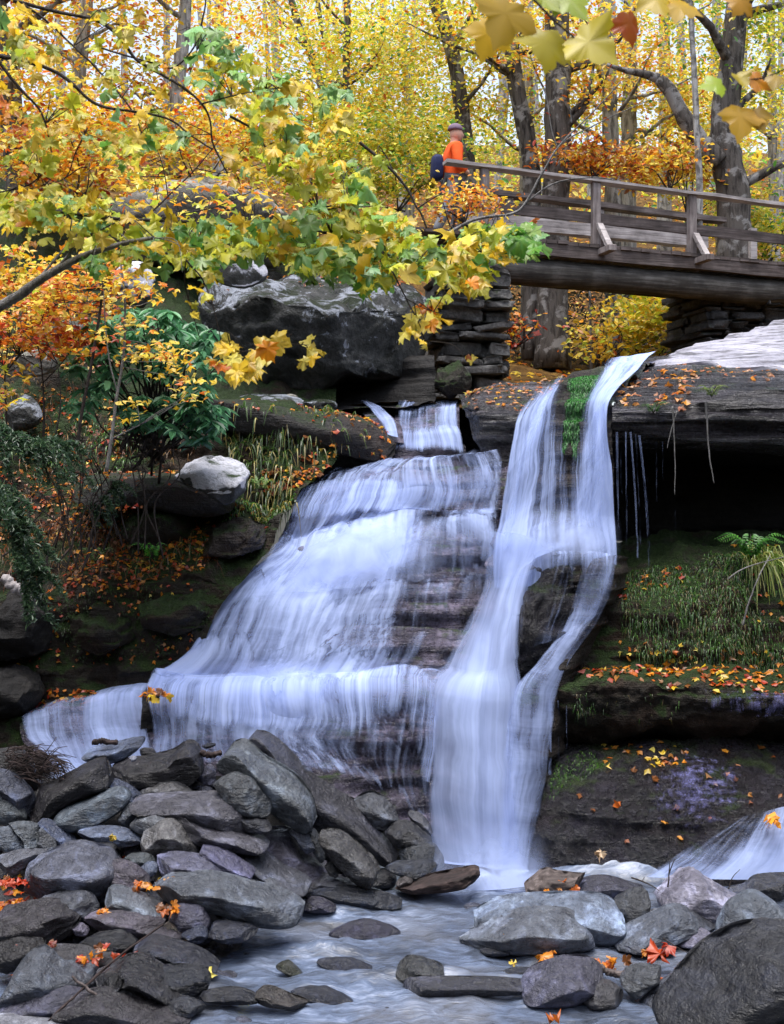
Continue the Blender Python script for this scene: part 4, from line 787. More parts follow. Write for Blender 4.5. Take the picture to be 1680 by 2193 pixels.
RK('A',[(938,1090),(1010,1018),(1120,966),(1400,971),(1590,1028),(1750,1058),(1900,1128),(1950,1180),(1920,1265),(1700,1280),(1500,1215),(1340,1160),(1050,1140)],'whale_rock','boulder','long whale backed grey rock with a black wet right end at the water edge',(.22,.235,.24),e=.65,sub=5,facets=3)
RK('A',[(1505,982),(1600,943),(1700,946),(1800,1008),(1860,1085),(1700,1065)],'rock','rock','pale rounded rock peeping over the long whale backed rock',(.27,.275,.27),e=.85)
RK('A',[(195,1155),(300,1088),(460,1052),(580,1078),(630,1172),(560,1240),(490,1252),(400,1170)],'rock','rock','rounded dull grey rock below the large pitted boulder',(.16,.165,.175),e=.8)
RK('A',[(650,1125),(700,1036),(800,1056),(960,1118),(1045,1170),(1042,1240),(880,1200),(760,1165)],'pale_slab_stone','slab','pale blue grey slab left of the purple round cobble',(.31,.335,.34),e=.6,facets=3)
RK('A',[(-40,1215),(150,1158),(330,1138),(440,1168),(505,1262),(440,1340),(330,1385),(180,1400),(-40,1385)],'dark_slab','slab','dark brown rough slab at the left edge below the rounded dull grey rock',(.07,.058,.06),e=.55,rough=.07)
RK('A',[(515,1252),(640,1188),(780,1174),(960,1218),(1065,1272),(980,1320),(860,1345),(700,1325)],'flat_rock','rock','purple brown mottled flat rock below the pale blue grey slab',(.2,.165,.18),e=.7)
RK('A',[(1082,1222),(1120,1148),(1210,1122),(1300,1158),(1348,1230),(1330,1298),(1230,1310),(1130,1290)],'cobble','cobble','round purple blue cobble under the long whale backed rock',(.18,.17,.225),e=.95,facets=0)
RK('A',[(438,1292),(520,1258),(582,1320),(500,1345)],'stone','stone','small pinkish lilac stone beside the dark brown rough slab',(.34,.29,.35))
RK('A',[(1040,1282),(1100,1238),(1152,1258),(1175,1310),(1110,1330)],'stone','stone','small tan yellow stone left of the round purple cobble',(.38,.32,.22))
RK('A',[(900,1330),(1000,1290),(1120,1310),(1180,1350),(1120,1385),(960,1370)],'stone','stone','mottled brown stone between the tan stone and the black glossy oval',(.15,.13,.14))
RK('A',[(488,1402),(600,1328),(760,1307),(860,1348),(885,1390),(740,1450),(560,1435)],'oval_stone','stone','glossy black wet oval stone in the lower left pile',BK,wet=.25,e=.85,facets=1)
RK('A',[(1335,1335),(1380,1256),(1500,1262),(1640,1288),(1664,1340),(1520,1380),(1400,1380)],'angular_rock','rock','angular black rock with a shining pale top at the stream edge',(.2,.21,.25),wet=.1,facets=6)
RK('A',[(1150,1345),(1260,1278),(1335,1310),(1322,1375),(1200,1388)],'flat_stone','stone','low wet bluish stone in shallow water left of the angular black rock',BG,wet=.15,e=.7)
RK('A',[(265,1425),(400,1408),(620,1428),(775,1470),(765,1510),(600,1535),(420,1535),(320,1500)],'flat_rock','rock','long flat brown rock with leaves below the glossy black oval',(.11,.1,.095),e=.6)
RK('A',[(-40,1405),(120,1372),(260,1378),(292,1412),(200,1450),(100,1575),(-40,1580)],'dark_slab','slab','dark layered slab at the left edge behind the big grey pyramid',BRD,rough=.08)
RK('A',[(40,1645),(100,1528),(180,1468),(250,1452),(335,1540),(425,1590),(610,1705),(560,1755),(400,1730),(200,1750),(30,1815),(-10,1770)],'pyramid_boulder','boulder','big blue grey pyramid boulder in the bottom left corner',(.21,.225,.235),facets=6,e=.55,tilt=.7,sub=5)
RK('A',[(845,1435),(960,1362),(1060,1378),(1250,1438),(1380,1518),(1405,1565),(1250,1570),(1100,1515),(960,1515),(858,1490)],'wet_rock','rock','dark blue wet rock with a shining flank at the stream edge',(.09,.095,.12),wet=.15,e=.65)
RK('A',[(350,1530),(440,1518),(540,1525),(625,1560),(560,1650),(470,1625)],'flat_slab','slab','flat blue slab right of the big grey pyramid boulder',(.24,.28,.31),e=.6,tilt=1.3)
RK('A',[(575,1635),(700,1565),(830,1506),(950,1545),(1060,1615),(1200,1728),(1315,1805),(1150,1775),(1000,1705),(840,1625),(640,1665)],'arched_slab','slab','black arched slab over the grey green oval stone',(.045,.042,.045),wet=.5,e=.6,facets=3)
RK('A',[(635,1692),(760,1636),(900,1676),(1015,1740),(1025,1800),(900,1815),(740,1755)],'oval_stone','stone','grey green oval stone under the black arched slab',(.14,.145,.135),wet=.6,e=.85)
RK('A',[(735,1642),(830,1606),(1040,1656),(1095,1750),(1045,1810),(1000,1745),(880,1680)],'dark_block','block','dark green grey block wedged between the arched slab and the oval stone',(.07,.075,.07),wet=.6,d=9.0)
RK('A',[(1010,1562),(1150,1546),(1300,1566),(1355,1640),(1300,1715),(1180,1735),(1080,1655)],'wet_block','block','black wet block right of the arched slab, touching the stream',(.05,.056,.07),wet=.2,e=.6)
RK('A',[(1025,1805),(1160,1736),(1290,1768),(1325,1812),(1180,1852),(1080,1845)],'stone','stone','small dark wet stone at the bottom, between the stream and the brown slab',(.11,.115,.125),wet=.3,e=.8)
RK('A',[(-40,1815),(150,1728),(280,1686),(400,1696),(530,1720),(340,1850),(150,1880),(-40,1870)],'foreground_slab','slab','purple grey slab lying across the bottom left corner',(.17,.16,.2),e=.6,tilt=1.)
RK('A',[(330,1850),(480,1746),(640,1706),(800,1736),(960,1786),(1150,1848),(1280,1905),(960,1925),(600,1925)],'foreground_slab','slab','dark brown smooth slab along the bottom edge of the pile',(.10,.085,.085),e=.6,tilt=.9,wet=.7)
RK('A',[(-60,1850),(100,1848),(250,1868),(460,1900),(300,1945),(-60,1945)],'white_stone','stone','whitish smooth stone cut off by the bottom left corner',(.62,.6,.58),e=.8,facets=0,rough=.015)
RK('A',[(1230,1725),(1500,1676),(1650,1728),(1690,1765),(1400,1775)],'flat_rock','rock','flat black rock awash in the stream with a yellow green leaf on it',(.07,.07,.075),wet=.2,e=.6,tilt=1.2)
# ---- region B
RK('B',[(-80,70),(-70,45),(0,45),(60,58),(190,185),(330,328),(480,428),(585,490),(725,640),(876,810),(862,875),(800,890),(690,820),(540,710),(360,650),(250,560),(180,400),(60,250),(-60,170)],'long_slab','slab','longest dark grey slab slanting down from the shelf fall towards the pool',(.085,.08,.086),e=.42,facets=2,tilt=.8,d=11.75,sub=5,thick=.30,crease=.34,rough=.03)
RK('B',[(-290,260),(-260,195),(-190,112),(-100,102),(0,205),(150,285),(265,378),(338,520),(328,650),(270,668),(120,575),(-20,450),(-130,330),(-280,320)],'oblong_boulder','boulder','pale green grey oblong boulder lying against the longest slanting slab',(.27,.29,.275),e=.55,facets=3,d=11.2,sub=5,tilt=.7)
RK('B',[(-305,362),(-180,294),(-70,307),(0,378),(65,482),(30,560),(-120,535),(-255,440)],'round_boulder','boulder','round dark green grey boulder under the pale oblong boulder',(.17,.18,.172),e=.85,facets=2,d=10.95)
RK('B',[(-140,548),(-30,556),(50,615),(65,670),(-60,680),(-130,640)],'stone','stone','small dark stone under the round green grey boulder',DG,d=10.85)
RK('B',[(-420,330),(-390,270),(-330,230),(-290,290),(-300,350),(-360,375)],'stone','stone','lilac grey stone left of the pale oblong boulder by the shelf fall',(.3,.28,.33),d=11.6)
RK('B',[(580,495),(640,436),(720,416),(800,465),(875,560),(885,610),(790,680),(690,590)],'speckled_rock','rock','rough speckled rock behind the lower end of the longest slab',(.2,.205,.205),rough=.06,d=11.95)
RK('B',[(940,560),(975,538),(1040,566),(1092,640),(1102,705),(1000,660)],'rock','rock','grey rock at the very edge of the main plunge, topmost of its cluster',(.22,.215,.215),d=12.0)
RK('B',[(785,695),(870,616),(960,616),(1050,686),(1118,740),(1000,775),(880,785)],'wet_rock','rock','dark wet rock in the cluster left of the plunge, second from its top',(.1,.098,.095),wet=.35,d=11.75)
RK('B',[(865,805),(1040,746),(1120,756),(1175,850),(1155,900),(1000,865),(880,875)],'wet_rock','rock','dark glossy rounded rock in the cluster left of the plunge, second from its bottom',(.12,.128,.125),wet=.35,d=11.6,e=.85)
RK('B',[(795,905),(870,866),(1050,850),(1135,880),(1125,950),(1010,985),(900,945)],'wet_rock','rock','blue black smooth rock in the cluster left of the plunge, lowest of them',(.1,.112,.13),wet=.25,d=11.35,e=.85)
RK('B',[(360,712),(420,666),(520,686),(640,776),(745,880),(755,945),(690,1030),(635,1020),(520,920),(420,810)],'standing_stone','stone','brown green oval stone leaning on end beside the longest slab',(.19,.175,.145),e=.75,facets=1,d=11.05,wet=.7)
RK('B',[(182,672),(240,636),(300,686),(345,780),(290,800),(225,725)],'stone','stone','thin blue grey upright stone left of the brown standing oval stone',(.17,.18,.2),e=.8,d=11.15)
RK('B',[(290,670),(350,664),(405,800),(402,880),(325,805)],'stone','stone','narrow greenish upright stone touching the brown standing oval stone',(.16,.165,.155),d=11.25)
RK('B',[(405,890),(440,865),(490,900),(500,960),(440,960)],'stone','stone','small olive stone under the brown standing oval stone',(.14,.135,.12),d=11.1)
RK('B',[(245,1055),(330,976),(420,951),(540,976),(620,1040),(480,1075),(330,1105)],'rock','rock','flat topped grey rock at the water below the lilac block',(.23,.225,.23),e=.75)
RK('B',[(300,1092),(400,1046),(560,1026),(720,1056),(860,1096),(930,1140),(760,1172),(500,1172)],'wet_rock','rock','long wet blue black rock washed by the stream under the flat topped grey rock',(.075,.085,.105),wet=.15,e=.75)
RK('B',[(262,1135),(330,1091),(420,1116),(495,1168),(380,1190),(268,1180)],'wet_rock','rock','small purple wet rock at the tip of the whale backed rock',(.16,.145,.19),wet=.25)
RK('B',[(675,1005),(760,916),(830,926),(885,990),(800,1050)],'wet_rock','rock','black wet rock at the left end of the reddish driftwood',(.07,.07,.075),wet=.3)
RK('B',[(862,1005),(920,941),(995,980),(880,1040)],'stone','stone','small brown stone behind the reddish driftwood',(.2,.165,.14),d=11.2)
RK('B',[(430,1295),(560,1216),(700,1200),(885,1258),(860,1310),(680,1335)],'sunken_rock','rock','rounded purple rock with water sliding over it in mid stream',(.14,.125,.175),wet=.1,e=.85,facets=0,rough=.015, sink=.10)
RK('B',[(90,1495),(160,1456),(230,1496),(268,1545),(180,1550)],'sunken_rock','rock','small mossy green rock awash in the stream',(.12,.125,.06),wet=.2, sink=.10)
RK('B',[(345,1460),(520,1436),(650,1466),(728,1510),(560,1548),(440,1532)],'sunken_rock','rock','dark blue rock awash right of the mossy green rock',(.09,.095,.125),wet=.12,e=.8, sink=.10)
RK('B',[(180,1655),(300,1626),(450,1636),(610,1722),(470,1742),(330,1715)],'sunken_rock','rock','dark rock with white water below it near the bottom of the stream',(.08,.085,.11),wet=.12,e=.8, sink=.10)
RK('B',[(-70,1765),(0,1686),(60,1676),(150,1716),(330,1780),(200,1800),(60,1795)],'brown_rock','rock','brown crumbly rock at the bottom of the stream beside the yellow green leaf',(.1,.08,.06),rough=.08)
RK('B',[(848,1630),(900,1526),(960,1485),(1080,1516),(1150,1536),(1185,1580),(1050,1615),(960,1655)],'leaf_rock','rock','mossy dark rock in mid stream topped with orange leaves',(.1,.1,.085),wet=.6,rough=.06)
RK('B',[(830,1695),(870,1636),(1150,1616),(1500,1620),(1680,1636),(1800,1640),(1740,1700),(1400,1712),(1000,1735)],'weir_rock','rock','low straight dark rock sill across the stream below the leaf topped rock',(.11,.105,.115),wet=.3,e=.5,facets=1)
# ---- region C
RK('C',[(-305,1320),(-295,1220),(-200,1156),(-60,1116),(300,1096),(540,1106),(645,1190),(662,1300),(600,1385),(450,1380),(200,1380),(-200,1350)],'pale_boulder','boulder','large pale blue grey flat topped boulder in the stream on the right',(.38,.44,.50),e=.55,sub=5,tilt=.6,facets=2)
RK('C',[(-425,1418),(-260,1316),(-150,1256),(0,1201),(200,1186),(340,1216),(435,1310),(470,1385),(340,1442),(100,1455),(-150,1432)],'arched_boulder','boulder','grey arched boulder directly in front of the large pale flat topped boulder',(.25,.265,.275),e=.65,sub=5,facets=2)
RK('C',[(578,1132),(650,1066),(740,1026),(812,1056),(820,1160),(772,1245),(690,1312),(655,1260)],'dark_oval','stone','dark egg shaped stone at the right end of the large pale flat topped boulder',(.12,.122,.118),e=.85,facets=1)
RK('C',[(270,1085),(420,976),(560,966),(690,1006),(825,1042),(700,1070),(540,1110),(360,1110)],'flat_rock','rock','low dark rock with a shining lilac top behind the large pale boulder',(.2,.19,.23),wet=.2,e=.6)
RK('C',[(860,1100),(960,996),(1080,926),(1170,966),(1300,1046),(1400,1100),(1330,1220),(1100,1210),(900,1160)],'sandbar','sandbar','pale pinkish speckled gravel bar rising to a point on the right of the pool',(.55,.5,.54),e=.8,facets=1,rough=.05,thick=.4)
RK('C',[(1240,1305),(1285,1200),(1360,1106),(1500,1060),(1600,1106),(1680,1166),(1765,1230),(1765,1370),(1400,1398),(1255,1380)],'smooth_boulder','boulder','big smooth blue green boulder at the right edge above the black foreground boulder',(.27,.30,.31),e=.85,sub=5,facets=1,rough=.02)
RK('C',[(585,1405),(660,1326),(800,1256),(1000,1166),(1100,1216),(1148,1290),(1000,1350),(900,1410),(720,1425)],'angular_slab','slab','tilted angular blue grey slab between the dark egg stone and the lilac pebble',(.23,.25,.27),facets=5,e=.6)
RK('C',[(955,1195),(1030,1151),(1110,1206),(1265,1290),(1262,1350),(1130,1310)],'dark_slab','slab','dark slab edge behind the tilted angular blue grey slab',(.1,.105,.115),e=.6,d=10.3)
RK('C',[(770,1245),(800,1200),(880,1170),(960,1190),(900,1250),(800,1275)],'stone','stone','small pale tan stone right of the dark egg shaped stone',(.33,.31,.29))
RK('C',[(990,1395),(1060,1326),(1150,1290),(1222,1326),(1255,1392),(1120,1420)],'pebble','pebble','round lilac pink pebble left of the big smooth blue green boulder',(.4,.36,.42),e=.95,facets=0,rough=.02)
RK('C',[(1300,1055),(1450,1028),(1520,966),(1680,950),(1765,955),(1765,1115),(1600,1115),(1480,1070)],'dark_rock','rock','low dark rock at the right edge of the pool under the white fan',(.08,.078,.08),wet=.5,e=.7)
RK('C',[(900,1960),(1000,1745),(1100,1605),(1250,1465),(1420,1365),(1560,1336),(1700,1336),(1900,1360),(1900,1990)],'black_boulder','boulder','huge black rough boulder filling the bottom right corner',(.030,.030,.034),e=.7,sub=5,rough=.07,facets=4,thick=.5)
RK('C',[(690,1960),(800,1776),(960,1646),(1100,1556),(1165,1526),(1100,1645),(990,1785),(900,1960)],'foreground_slab','slab','blue grey slab leaning on the left flank of the huge black boulder',(.19,.2,.22),e=.6,d=8.75,facets=3)
RK('C',[(-5,1705),(40,1616),(130,1556),(330,1506),(450,1516),(545,1620),(480,1690),(360,1772),(120,1795),(0,1782)],'purple_boulder','boulder','dark boulder with a purple mottled top in the right foreground stream',(.15,.14,.175),e=.7,facets=3,sub=5)
RK('C',[(365,1738),(450,1656),(560,1636),(640,1686),(675,1742),(560,1792),(400,1787)],'brown_boulder','boulder','small rounded brown boulder at the foot of the purple mottled boulder',(.11,.1,.095),e=.85)
RK('C',[(635,1655),(680,1566),(800,1536),(945,1570),(870,1630),(760,1715),(715,1760)],'grey_rock','rock','grey green rock behind the leaves, right of the small rounded brown boulder',(.15,.155,.15),e=.75)
RK('C',[(735,1745),(790,1676),(880,1616),(905,1650),(825,1755)],'grey_rock','rock','thin pale edged rock beside the slab on the huge black boulder',(.2,.2,.19),e=.7,d=9.2)
RK('C',[(-300,1445),(-150,1406),(-40,1440),(-170,1470)],'flat_stone','stone','thin dark wet stone with an orange leaf before the grey arched boulder',(.09,.1,.13),wet=.15,e=.6)
RK('C',[(-130,1575),(-30,1541),(70,1555),(0,1598)],'flat_stone','stone','small dark wet stone with a yellow leaf left of the purple mottled boulder',(.1,.11,.14),wet=.15,e=.6)
RK('C',[(600,1420),(740,1408),(900,1418),(1000,1432),(900,1460),(700,1455)],'flat_stone','stone','pale flat stone barely showing before the tilted angular slab',(.32,.33,.35),wet=.4,e=.6)
# ---- bank boulders and outcrops
rock('rock_outcrop', [(1106,1255),(1128,1222),(1160,1212),(1185,1188),(1250,1185),(1298,1192),(1306,1232),(1262,1290),(1215,1350),(1168,1415),(1138,1475),(1108,1515),(1090,1440),(1096,1330)], 12.92, 'dark wet outcrop splitting the lower falls in two', 'outcrop', DG, e=.5, thick=.40, facets=4, rough=.12, sub=6, mat='humprock', crease=.25, soft=0)
rock('great_boulder', [(438,560),(560,552),(700,572),(850,568),(925,600),(948,660),(932,740),(900,785),(840,812),(742,806),(690,842),(560,838),(490,822),(458,790),(430,700),(418,620)], 16.6, 'huge dark lichen spotted boulder overhanging the cave above the falls', 'boulder', SL, e=.45, thick=1.5, tilt=-.35, facets=11, rough=.075, sub=6, mat='boulder', seed=5, crease=.5, soft=0)
rock('upper_boulder', [(225,520),(240,450),(265,405),(330,362),(420,345),(520,372),(605,420),(650,480),(600,560),(400,580),(250,570)], 18.6, 'grey brown boulder half hidden by maple leaves above the huge dark boulder', 'boulder', SL, e=.6, thick=1.3, tilt=.5, facets=4, rough=.06, sub=5, mat='greyboulder')
rock('lichen_boulder', [(245,590),(270,555),(310,560),(330,600),(318,650),(290,665),(255,640)], 15.6, 'white lichen patched rock behind the rhododendron', 'boulder', WH, e=.7, mat='whiterock', sub=4)
rock('lichen_boulder', [(440,560),(480,535),(540,545),(575,575),(560,610),(500,620),(455,600)], 15.3, 'white topped rock under the maple leaves beside the huge dark boulder', 'boulder', WH, e=.7, mat='whiterock', sub=4)
rock('mossy_slab', [(150,1040),(200,1010),(300,1012),(380,1008),(440,1030),(500,1075),(490,1100),(430,1108),(360,1092),(300,1085),(220,1085),(160,1075)], 13.75, 'mossy dark slab jutting from the left bank under the white topped rock', 'slab', SL, e=.55, thick=.6, mat='darkrock', sub=5, rough=.05, tilt=.3)
rock('white_topped_rock', [(362,1030),(388,990),(430,973),(485,977),(515,990),(530,1012),(526,1050),(505,1076),(470,1086),(420,1080),(380,1062)], 13.5, 'blocky rock with a white lichen top jutting from the left bank', 'rock', WH, e=.5, thick=.45, mat='whiterock', sub=5, rough=.07, facets=4, crease=.58, soft=0)
rock('bank_stone', [(105,700),(150,672),(195,690),(205,725),(150,742),(110,735)], 15.2, 'pale stone among the orange leaves left of the rhododendron', 'stone', WH, mat='greyboulder')
rock('bank_stone', [(30,760),(80,745),(120,765),(110,800),(60,808),(28,795)], 14.9, 'pale grey stone at the left edge among orange shrubs', 'stone', WH, mat='greyboulder')
rock('bank_stone', [(10,870),(50,842),(80,868),(88,905),(40,925),(8,912)], 14.5, 'grey stone with a white lichen spot at the left edge above the hemlock', 'stone', WH, mat='boulder')
rock('grassy_slab', [(455,862),(520,848),(620,858),(700,868),(770,888),(822,915),(846,945),(846,975),(828,990),(760,984),(680,955),(560,945),(470,930)], 15.0, 'overhanging dark slab with grass and leaves on top left of the upper fall', 'slab', SL, e=.45, thick=.75, mat='darkrock', sub=5, rough=.05, tilt=.7)
rock('cave_stone', [(590,850),(625,842),(640,852),(635,868),(600,870)], 15.5, 'pale wedge shaped stone in the mouth of the cave', 'stone', WH, mat='greyboulder')
rock('cave_stone', [(650,862),(690,852),(722,862),(718,880),(660,880)], 15.45, 'rounded grey stone beside the wedge shaped stone at the cave mouth', 'stone', WH, mat='boulder')
rock('back_ledge', [(480,858),(520,842),(600,842),(650,856),(640,880),(560,890),(490,882)], 15.2, 'flat grey stone step under the left end of the huge dark boulder', 'stone', WH, mat='boulder', e=.5)
rock('leaf_bound_stone', [(300,1490),(325,1478),(350,1484),(345,1530),(335,1585),(308,1590),(298,1540)], 12.42, 'narrow black rock capped with leaves splitting the shelf fall', 'rock', BK, e=.7, thick=.14, mat='blackrock_shade')

rock('driftwood', [(835,1909),(880,1896),(930,1876),(985,1866),(1018,1858),(1030,1868),(1027,1886),(985,1903),(930,1908),(880,1910)], 11.15, 'flat reddish split driftwood lying at the foot of the plunge', 'driftwood', WH, e=.5, thick=.14, mat='drift', rough=.10, facets=3)
rock('driftwood', [(1124,1900),(1145,1883),(1172,1864),(1190,1870),(1245,1877),(1284,1879),(1255,1892),(1210,1910),(1165,1918),(1126,1914)], 11.1, 'gnarled dark driftwood in the pool before the rock hump', 'driftwood', WH, e=.55, thick=.14, mat='darkwood', rough=.13, facets=3)
for pts, d_, lb, m_ in [
 ([(255,1130),(290,1100),(350,1092),(405,1100),(418,1135),(400,1165),(320,1170),(265,1160)],13.55,'mossy hummock of rock on the left bank under the mossy dark slab','mossrock'),
 ([(425,1150),(470,1118),(530,1112),(575,1130),(560,1175),(500,1195),(440,1190)],13.45,'dark broken rock between the left bank and the crest of the broad cascade','darkrock'),
 ([(-40,1310),(20,1270),(90,1285),(120,1330),(100,1400),(20,1420),(-40,1400)],12.9,'dark jutting rock at the left edge under the bleached log','blackrock_shade'),
 ([(-40,1440),(20,1430),(70,1450),(85,1490),(60,1530),(-40,1540)],12.6,'dark block at the left edge above the heap of dead twigs','blackrock_shade'),
 ([(300,1290),(360,1262),(430,1262),(470,1285),(450,1340),(380,1360),(310,1340)],13.1,'mossy bulge of the cliff left of the middle of the broad cascade','mossrock'),
 ([(150,1300),(220,1280),(280,1300),(290,1370),(220,1400),(160,1380)],13.1,'mossy rock low on the left bank cliff','mossrock'),
 ([(940,790),(985,765),(1010,800),(1012,838),(960,850),(930,830)],16.4,'mossy leaf dusted rock between the huge dark boulder and the dark block','mossrock')]:
    rock('mossy_rock' if m_ == 'mossrock' else 'bank_rock', pts, d_, lb, 'rock', WH, e=.6, thick=.34, mat=m_, rough=.12, facets=6, soft=0)
# ---- pebbles and gravel between the rocks: too many to count
V3, F3 = ICO[3]; r = np.random.default_rng(77); VV = []; FF = []; CC = []; n0 = 0
def pebbles(G, n, lo, hi, lift):
    global n0
    nv, nu = G.shape[:2]
    for k in range(n):
        i, j = r.integers(0, nv), r.integers(0, nu); s_ = lo*(hi/lo)**(r.uniform()**2.2); a = r.uniform(0, 6.28)
        p = V3[:, [0, 1, 2]]*np.array([1, r.uniform(.6, 1), r.uniform(.35, .7)])*s_*(1+.16*vnoise(V3*1.6+k, 3))[:, None]
        p = np.stack([p[:, 0]*math.cos(a)-p[:, 1]*math.sin(a), p[:, 0]*math.sin(a)+p[:, 1]*math.cos(a), p[:, 2]], -1)
        VV.append(G[i, j]+np.array([r.normal(0, .03), r.normal(0, .03), lift+s_*.1])+p); FF.append(F3+n0); n0 += len(V3)
pebbles(SURF['gravel'][0], 1500, .03, .12, .03)
gx_, gy_ = np.meshgrid(np.linspace(-1.1, 2.9, 30), np.linspace(8.6, 11.3, 30)); pebbles(np.stack([gx_, gy_, -.03+0*gx_], -1), 46, .04, .13, -.02)
o = make_mesh('pebbles', np.concatenate(VV), np.concatenate(FF), M['stone'], True); o.color = (.17, .17, .195, .45); tag(o, 'small grey pebbles in the gaps of the rock pile and along the stream', 'pebbles', kind='stuff')
# ---------------------------------------------------------------- footbridge
BO = P(960, 1096.5, 18.5); BO[2] = 0
BE = P(1690, 1096.5, 20.35); BE[2] = 0
ba = (BE-BO); BL = np.linalg.norm(ba); ba /= BL; bw = np.array([-ba[1], ba[0], 0.]); bz = np.array([0, 0, 1.])
def bpt(t, w, z): return BO+ba*t+bw*w+bz*z
def tz(t): return 8.93-.035*t            # top of the near handrail
DK = lambda t: 7.84-.02*t                # walking deck level
bridge = empty('footbridge', bpt(3, .7, 7.2), 'weathered wooden footbridge with post and plank railings crossing above the falls', 'footbridge')
def plank(name, t0, t1, w0, w1, z0a, z0b, hgt, mat, bev=.008):
    """a plank from t0 to t1 with its lower edge from z0a to z0b"""
    m = MB(); n = 14; tt = np.linspace(t0, t1, n); zz = np.linspace(z0a, z0b, n); V = []; r = np.random.default_rng(int(t0*100+w0*37+z0a*11) % 9999)
    jit = r.normal(0, .006, (n, 4))
    for k in range(n):
        for c, (w, dz) in enumerate(((w0, 0), (w1, 0), (w1, hgt), (w0, hgt))): V.append(bpt(tt[k], w, zz[k]+dz+jit[k, c]))
    q = []
    for k in range(n-1):
        for c in range(4): a, b = k*4+c, k*4+(c+1) % 4; q.append([a, a+4, b+4, b])
    q += [[0, 1, 2, 3], [(n-1)*4+3, (n-1)*4+2, (n-1)*4+1, (n-1)*4]]
    m.add(V, q); return m.build(name, M[mat], root=bridge, smooth=False)
T = lambda px: ((px-960)/730*BL)
# near railing
plank('handrail', -.05, BL*1.25, -.10, .10, tz(0)-.05, tz(BL*1.25)-.05, .05, 'railwood')
plank('mid_rail', T(1035)-.1, BL*1.25, .045, .085, 8.22, 8.22-.03*BL*1.1, .17, 'darkwood')
for px in (1031, 1259, 1467, 1695, 1900):
    t = T(px); m = MB(); m.box(bpt(t-.07, -.06, DK(t)-.17), ba*.14, bw*.10, bz*(tz(t)-.052-DK(t)+.17)); o = m.build('post', M['postwood'], root=bridge, smooth=False, bevel=.012)
    if px > 1100:
        m = MB(); m.box(bpt(t-.015, -.44, DK(t)-.07), ba*.10, bw*.10+bz*.0, bw*.34+bz*.42); m.build('brace', M['railwood'], root=bridge, smooth=False, bevel=.008)
        m = MB(); m.box(bpt(t-.03, -.52, DK(t)-.17), ba*.13, bw*.60, bz*.095); m.build('outrigger', M['postwood'], root=bridge, smooth=False, bevel=.008)
# far railing
FW = 1.45
plank('handrail', T(1050), T(1640)+.1, FW-.10, FW+.10, tz(0)-.05, tz(BL*.9)-.03, .09, 'darkwood')
plank('mid_rail', T(1060), T(1600), FW-.20, FW-.03, 8.30, 8.22, .21, 'railwood')
for px in (1130, 1333, 1545, 1700):
    t = T(px)+.22; m = MB(); m.box(bpt(t-.06, FW-.02, DK(t)-.2), ba*.13, bw*.1, bz*(tz(t)-.03-DK(t)+.2)); m.build('post', M['railwood'], root=bridge, smooth=False, bevel=.01)
# deck planks across, edge beam, big log stringers
m = MB(); t = -.6; r = np.random.default_rng(5)
while t < BL*1.25:
    w_ = .17; m.box(bpt(t, -.16+r.uniform(-.02, .02), DK(t)-.06+r.uniform(-.004, .004)), ba*w_, bw*1.72, bz*.055); t += w_+.012
m.build('deck', M['darkwood'], root=bridge, smooth=False)
plank('edge_beam', T(1000), BL*1.25, -.14, -.02, DK(0)-.25, DK(BL*1.25)-.25, .185, 'darkwood')
for w_ in (.12, .75, 1.3):
    m = MB(); tt = np.linspace(T(990), BL*1.25, 24); rad = (.215 if w_ < .5 else .11)+.010*fbm(np.stack([tt*1.3, tt*0+w_, tt*0], -1), 3, 3)
    m.tube([bpt(a, w_, DK(a)-(.465 if w_ < .5 else .34)) for a in tt], rad, 18, .06, w_*9); m.build('log_stringer', M['logwood'], root=bridge)
# ---------------------------------------------------------------- stone abutments
def stone_wall(name, label, c, ax, length, depth, z0, z1, seed, lean=0., size=(.5, .14), mat='wall'):
    r = np.random.default_rng(seed); V0, F0 = ICO[4]; Vs = []; Fs = []; n = 0; z = z0
    ax = np.asarray(ax, float); ay = np.array([-ax[1], ax[0], 0])
    while z < z1:
        hh = r.uniform(.5, 1.6)*size[1]; t = r.uniform(-.12, 0)+lean*(z-z0); L_ = length
        while t < L_:
            ww = min(r.uniform(.4, 1.7)*size[0], max(.12, L_-t+.06))
            for lay in range(2):
                p = np.sign(V0)*np.abs(V0)**.3*np.array([ww/2*.98, depth*.28, hh/2*.98])
                p = p*(1+.42*fbm(V0*1.3+r.uniform(0, 50), 4, 4))[:, None]
                a = r.normal(0, .09); p = p*np.array([1, 1, r.uniform(.75, 1.08)]); p = p@np.array([[math.cos(a), 0, math.sin(a)], [0, 1, 0], [-math.sin(a), 0, math.cos(a)]])
                o = np.asarray(c, float)+ax*(t+ww/2)+ay*(lay*depth*.5+r.normal(0, .09))+np.array([0, 0, z+hh/2+r.normal(0, .012)])
                Vs.append(o+p[:, :1]*ax+p[:, 1:2]*ay+p[:, 2:]*np.array([0, 0, 1.])); Fs.append(F0+n); n += len(V0)
            t += ww
        z += hh
    o = make_mesh(name, np.concatenate(Vs), np.concatenate(Fs), M[mat], True); return tag(o, label, 'stone wall')
c = P(938, 800, 18.0); stone_wall('stone_abutment', 'dry stone abutment of flat grey stones under the left end of the footbridge', (c[0], c[1], 0), (1, .12, 0), .98, 1.2, 5.2, 7.15, 3, .02, (.5, .17))
c = P(1488, 735, 20.6); stone_wall('stone_abutment', 'dark dry stone abutment under the right end of the footbridge', (c[0], c[1], 0), (.97, .25, 0), 2.6, 1.4, 5.9, 7.22, 4, .03, (.34, .12), 'darkwall')
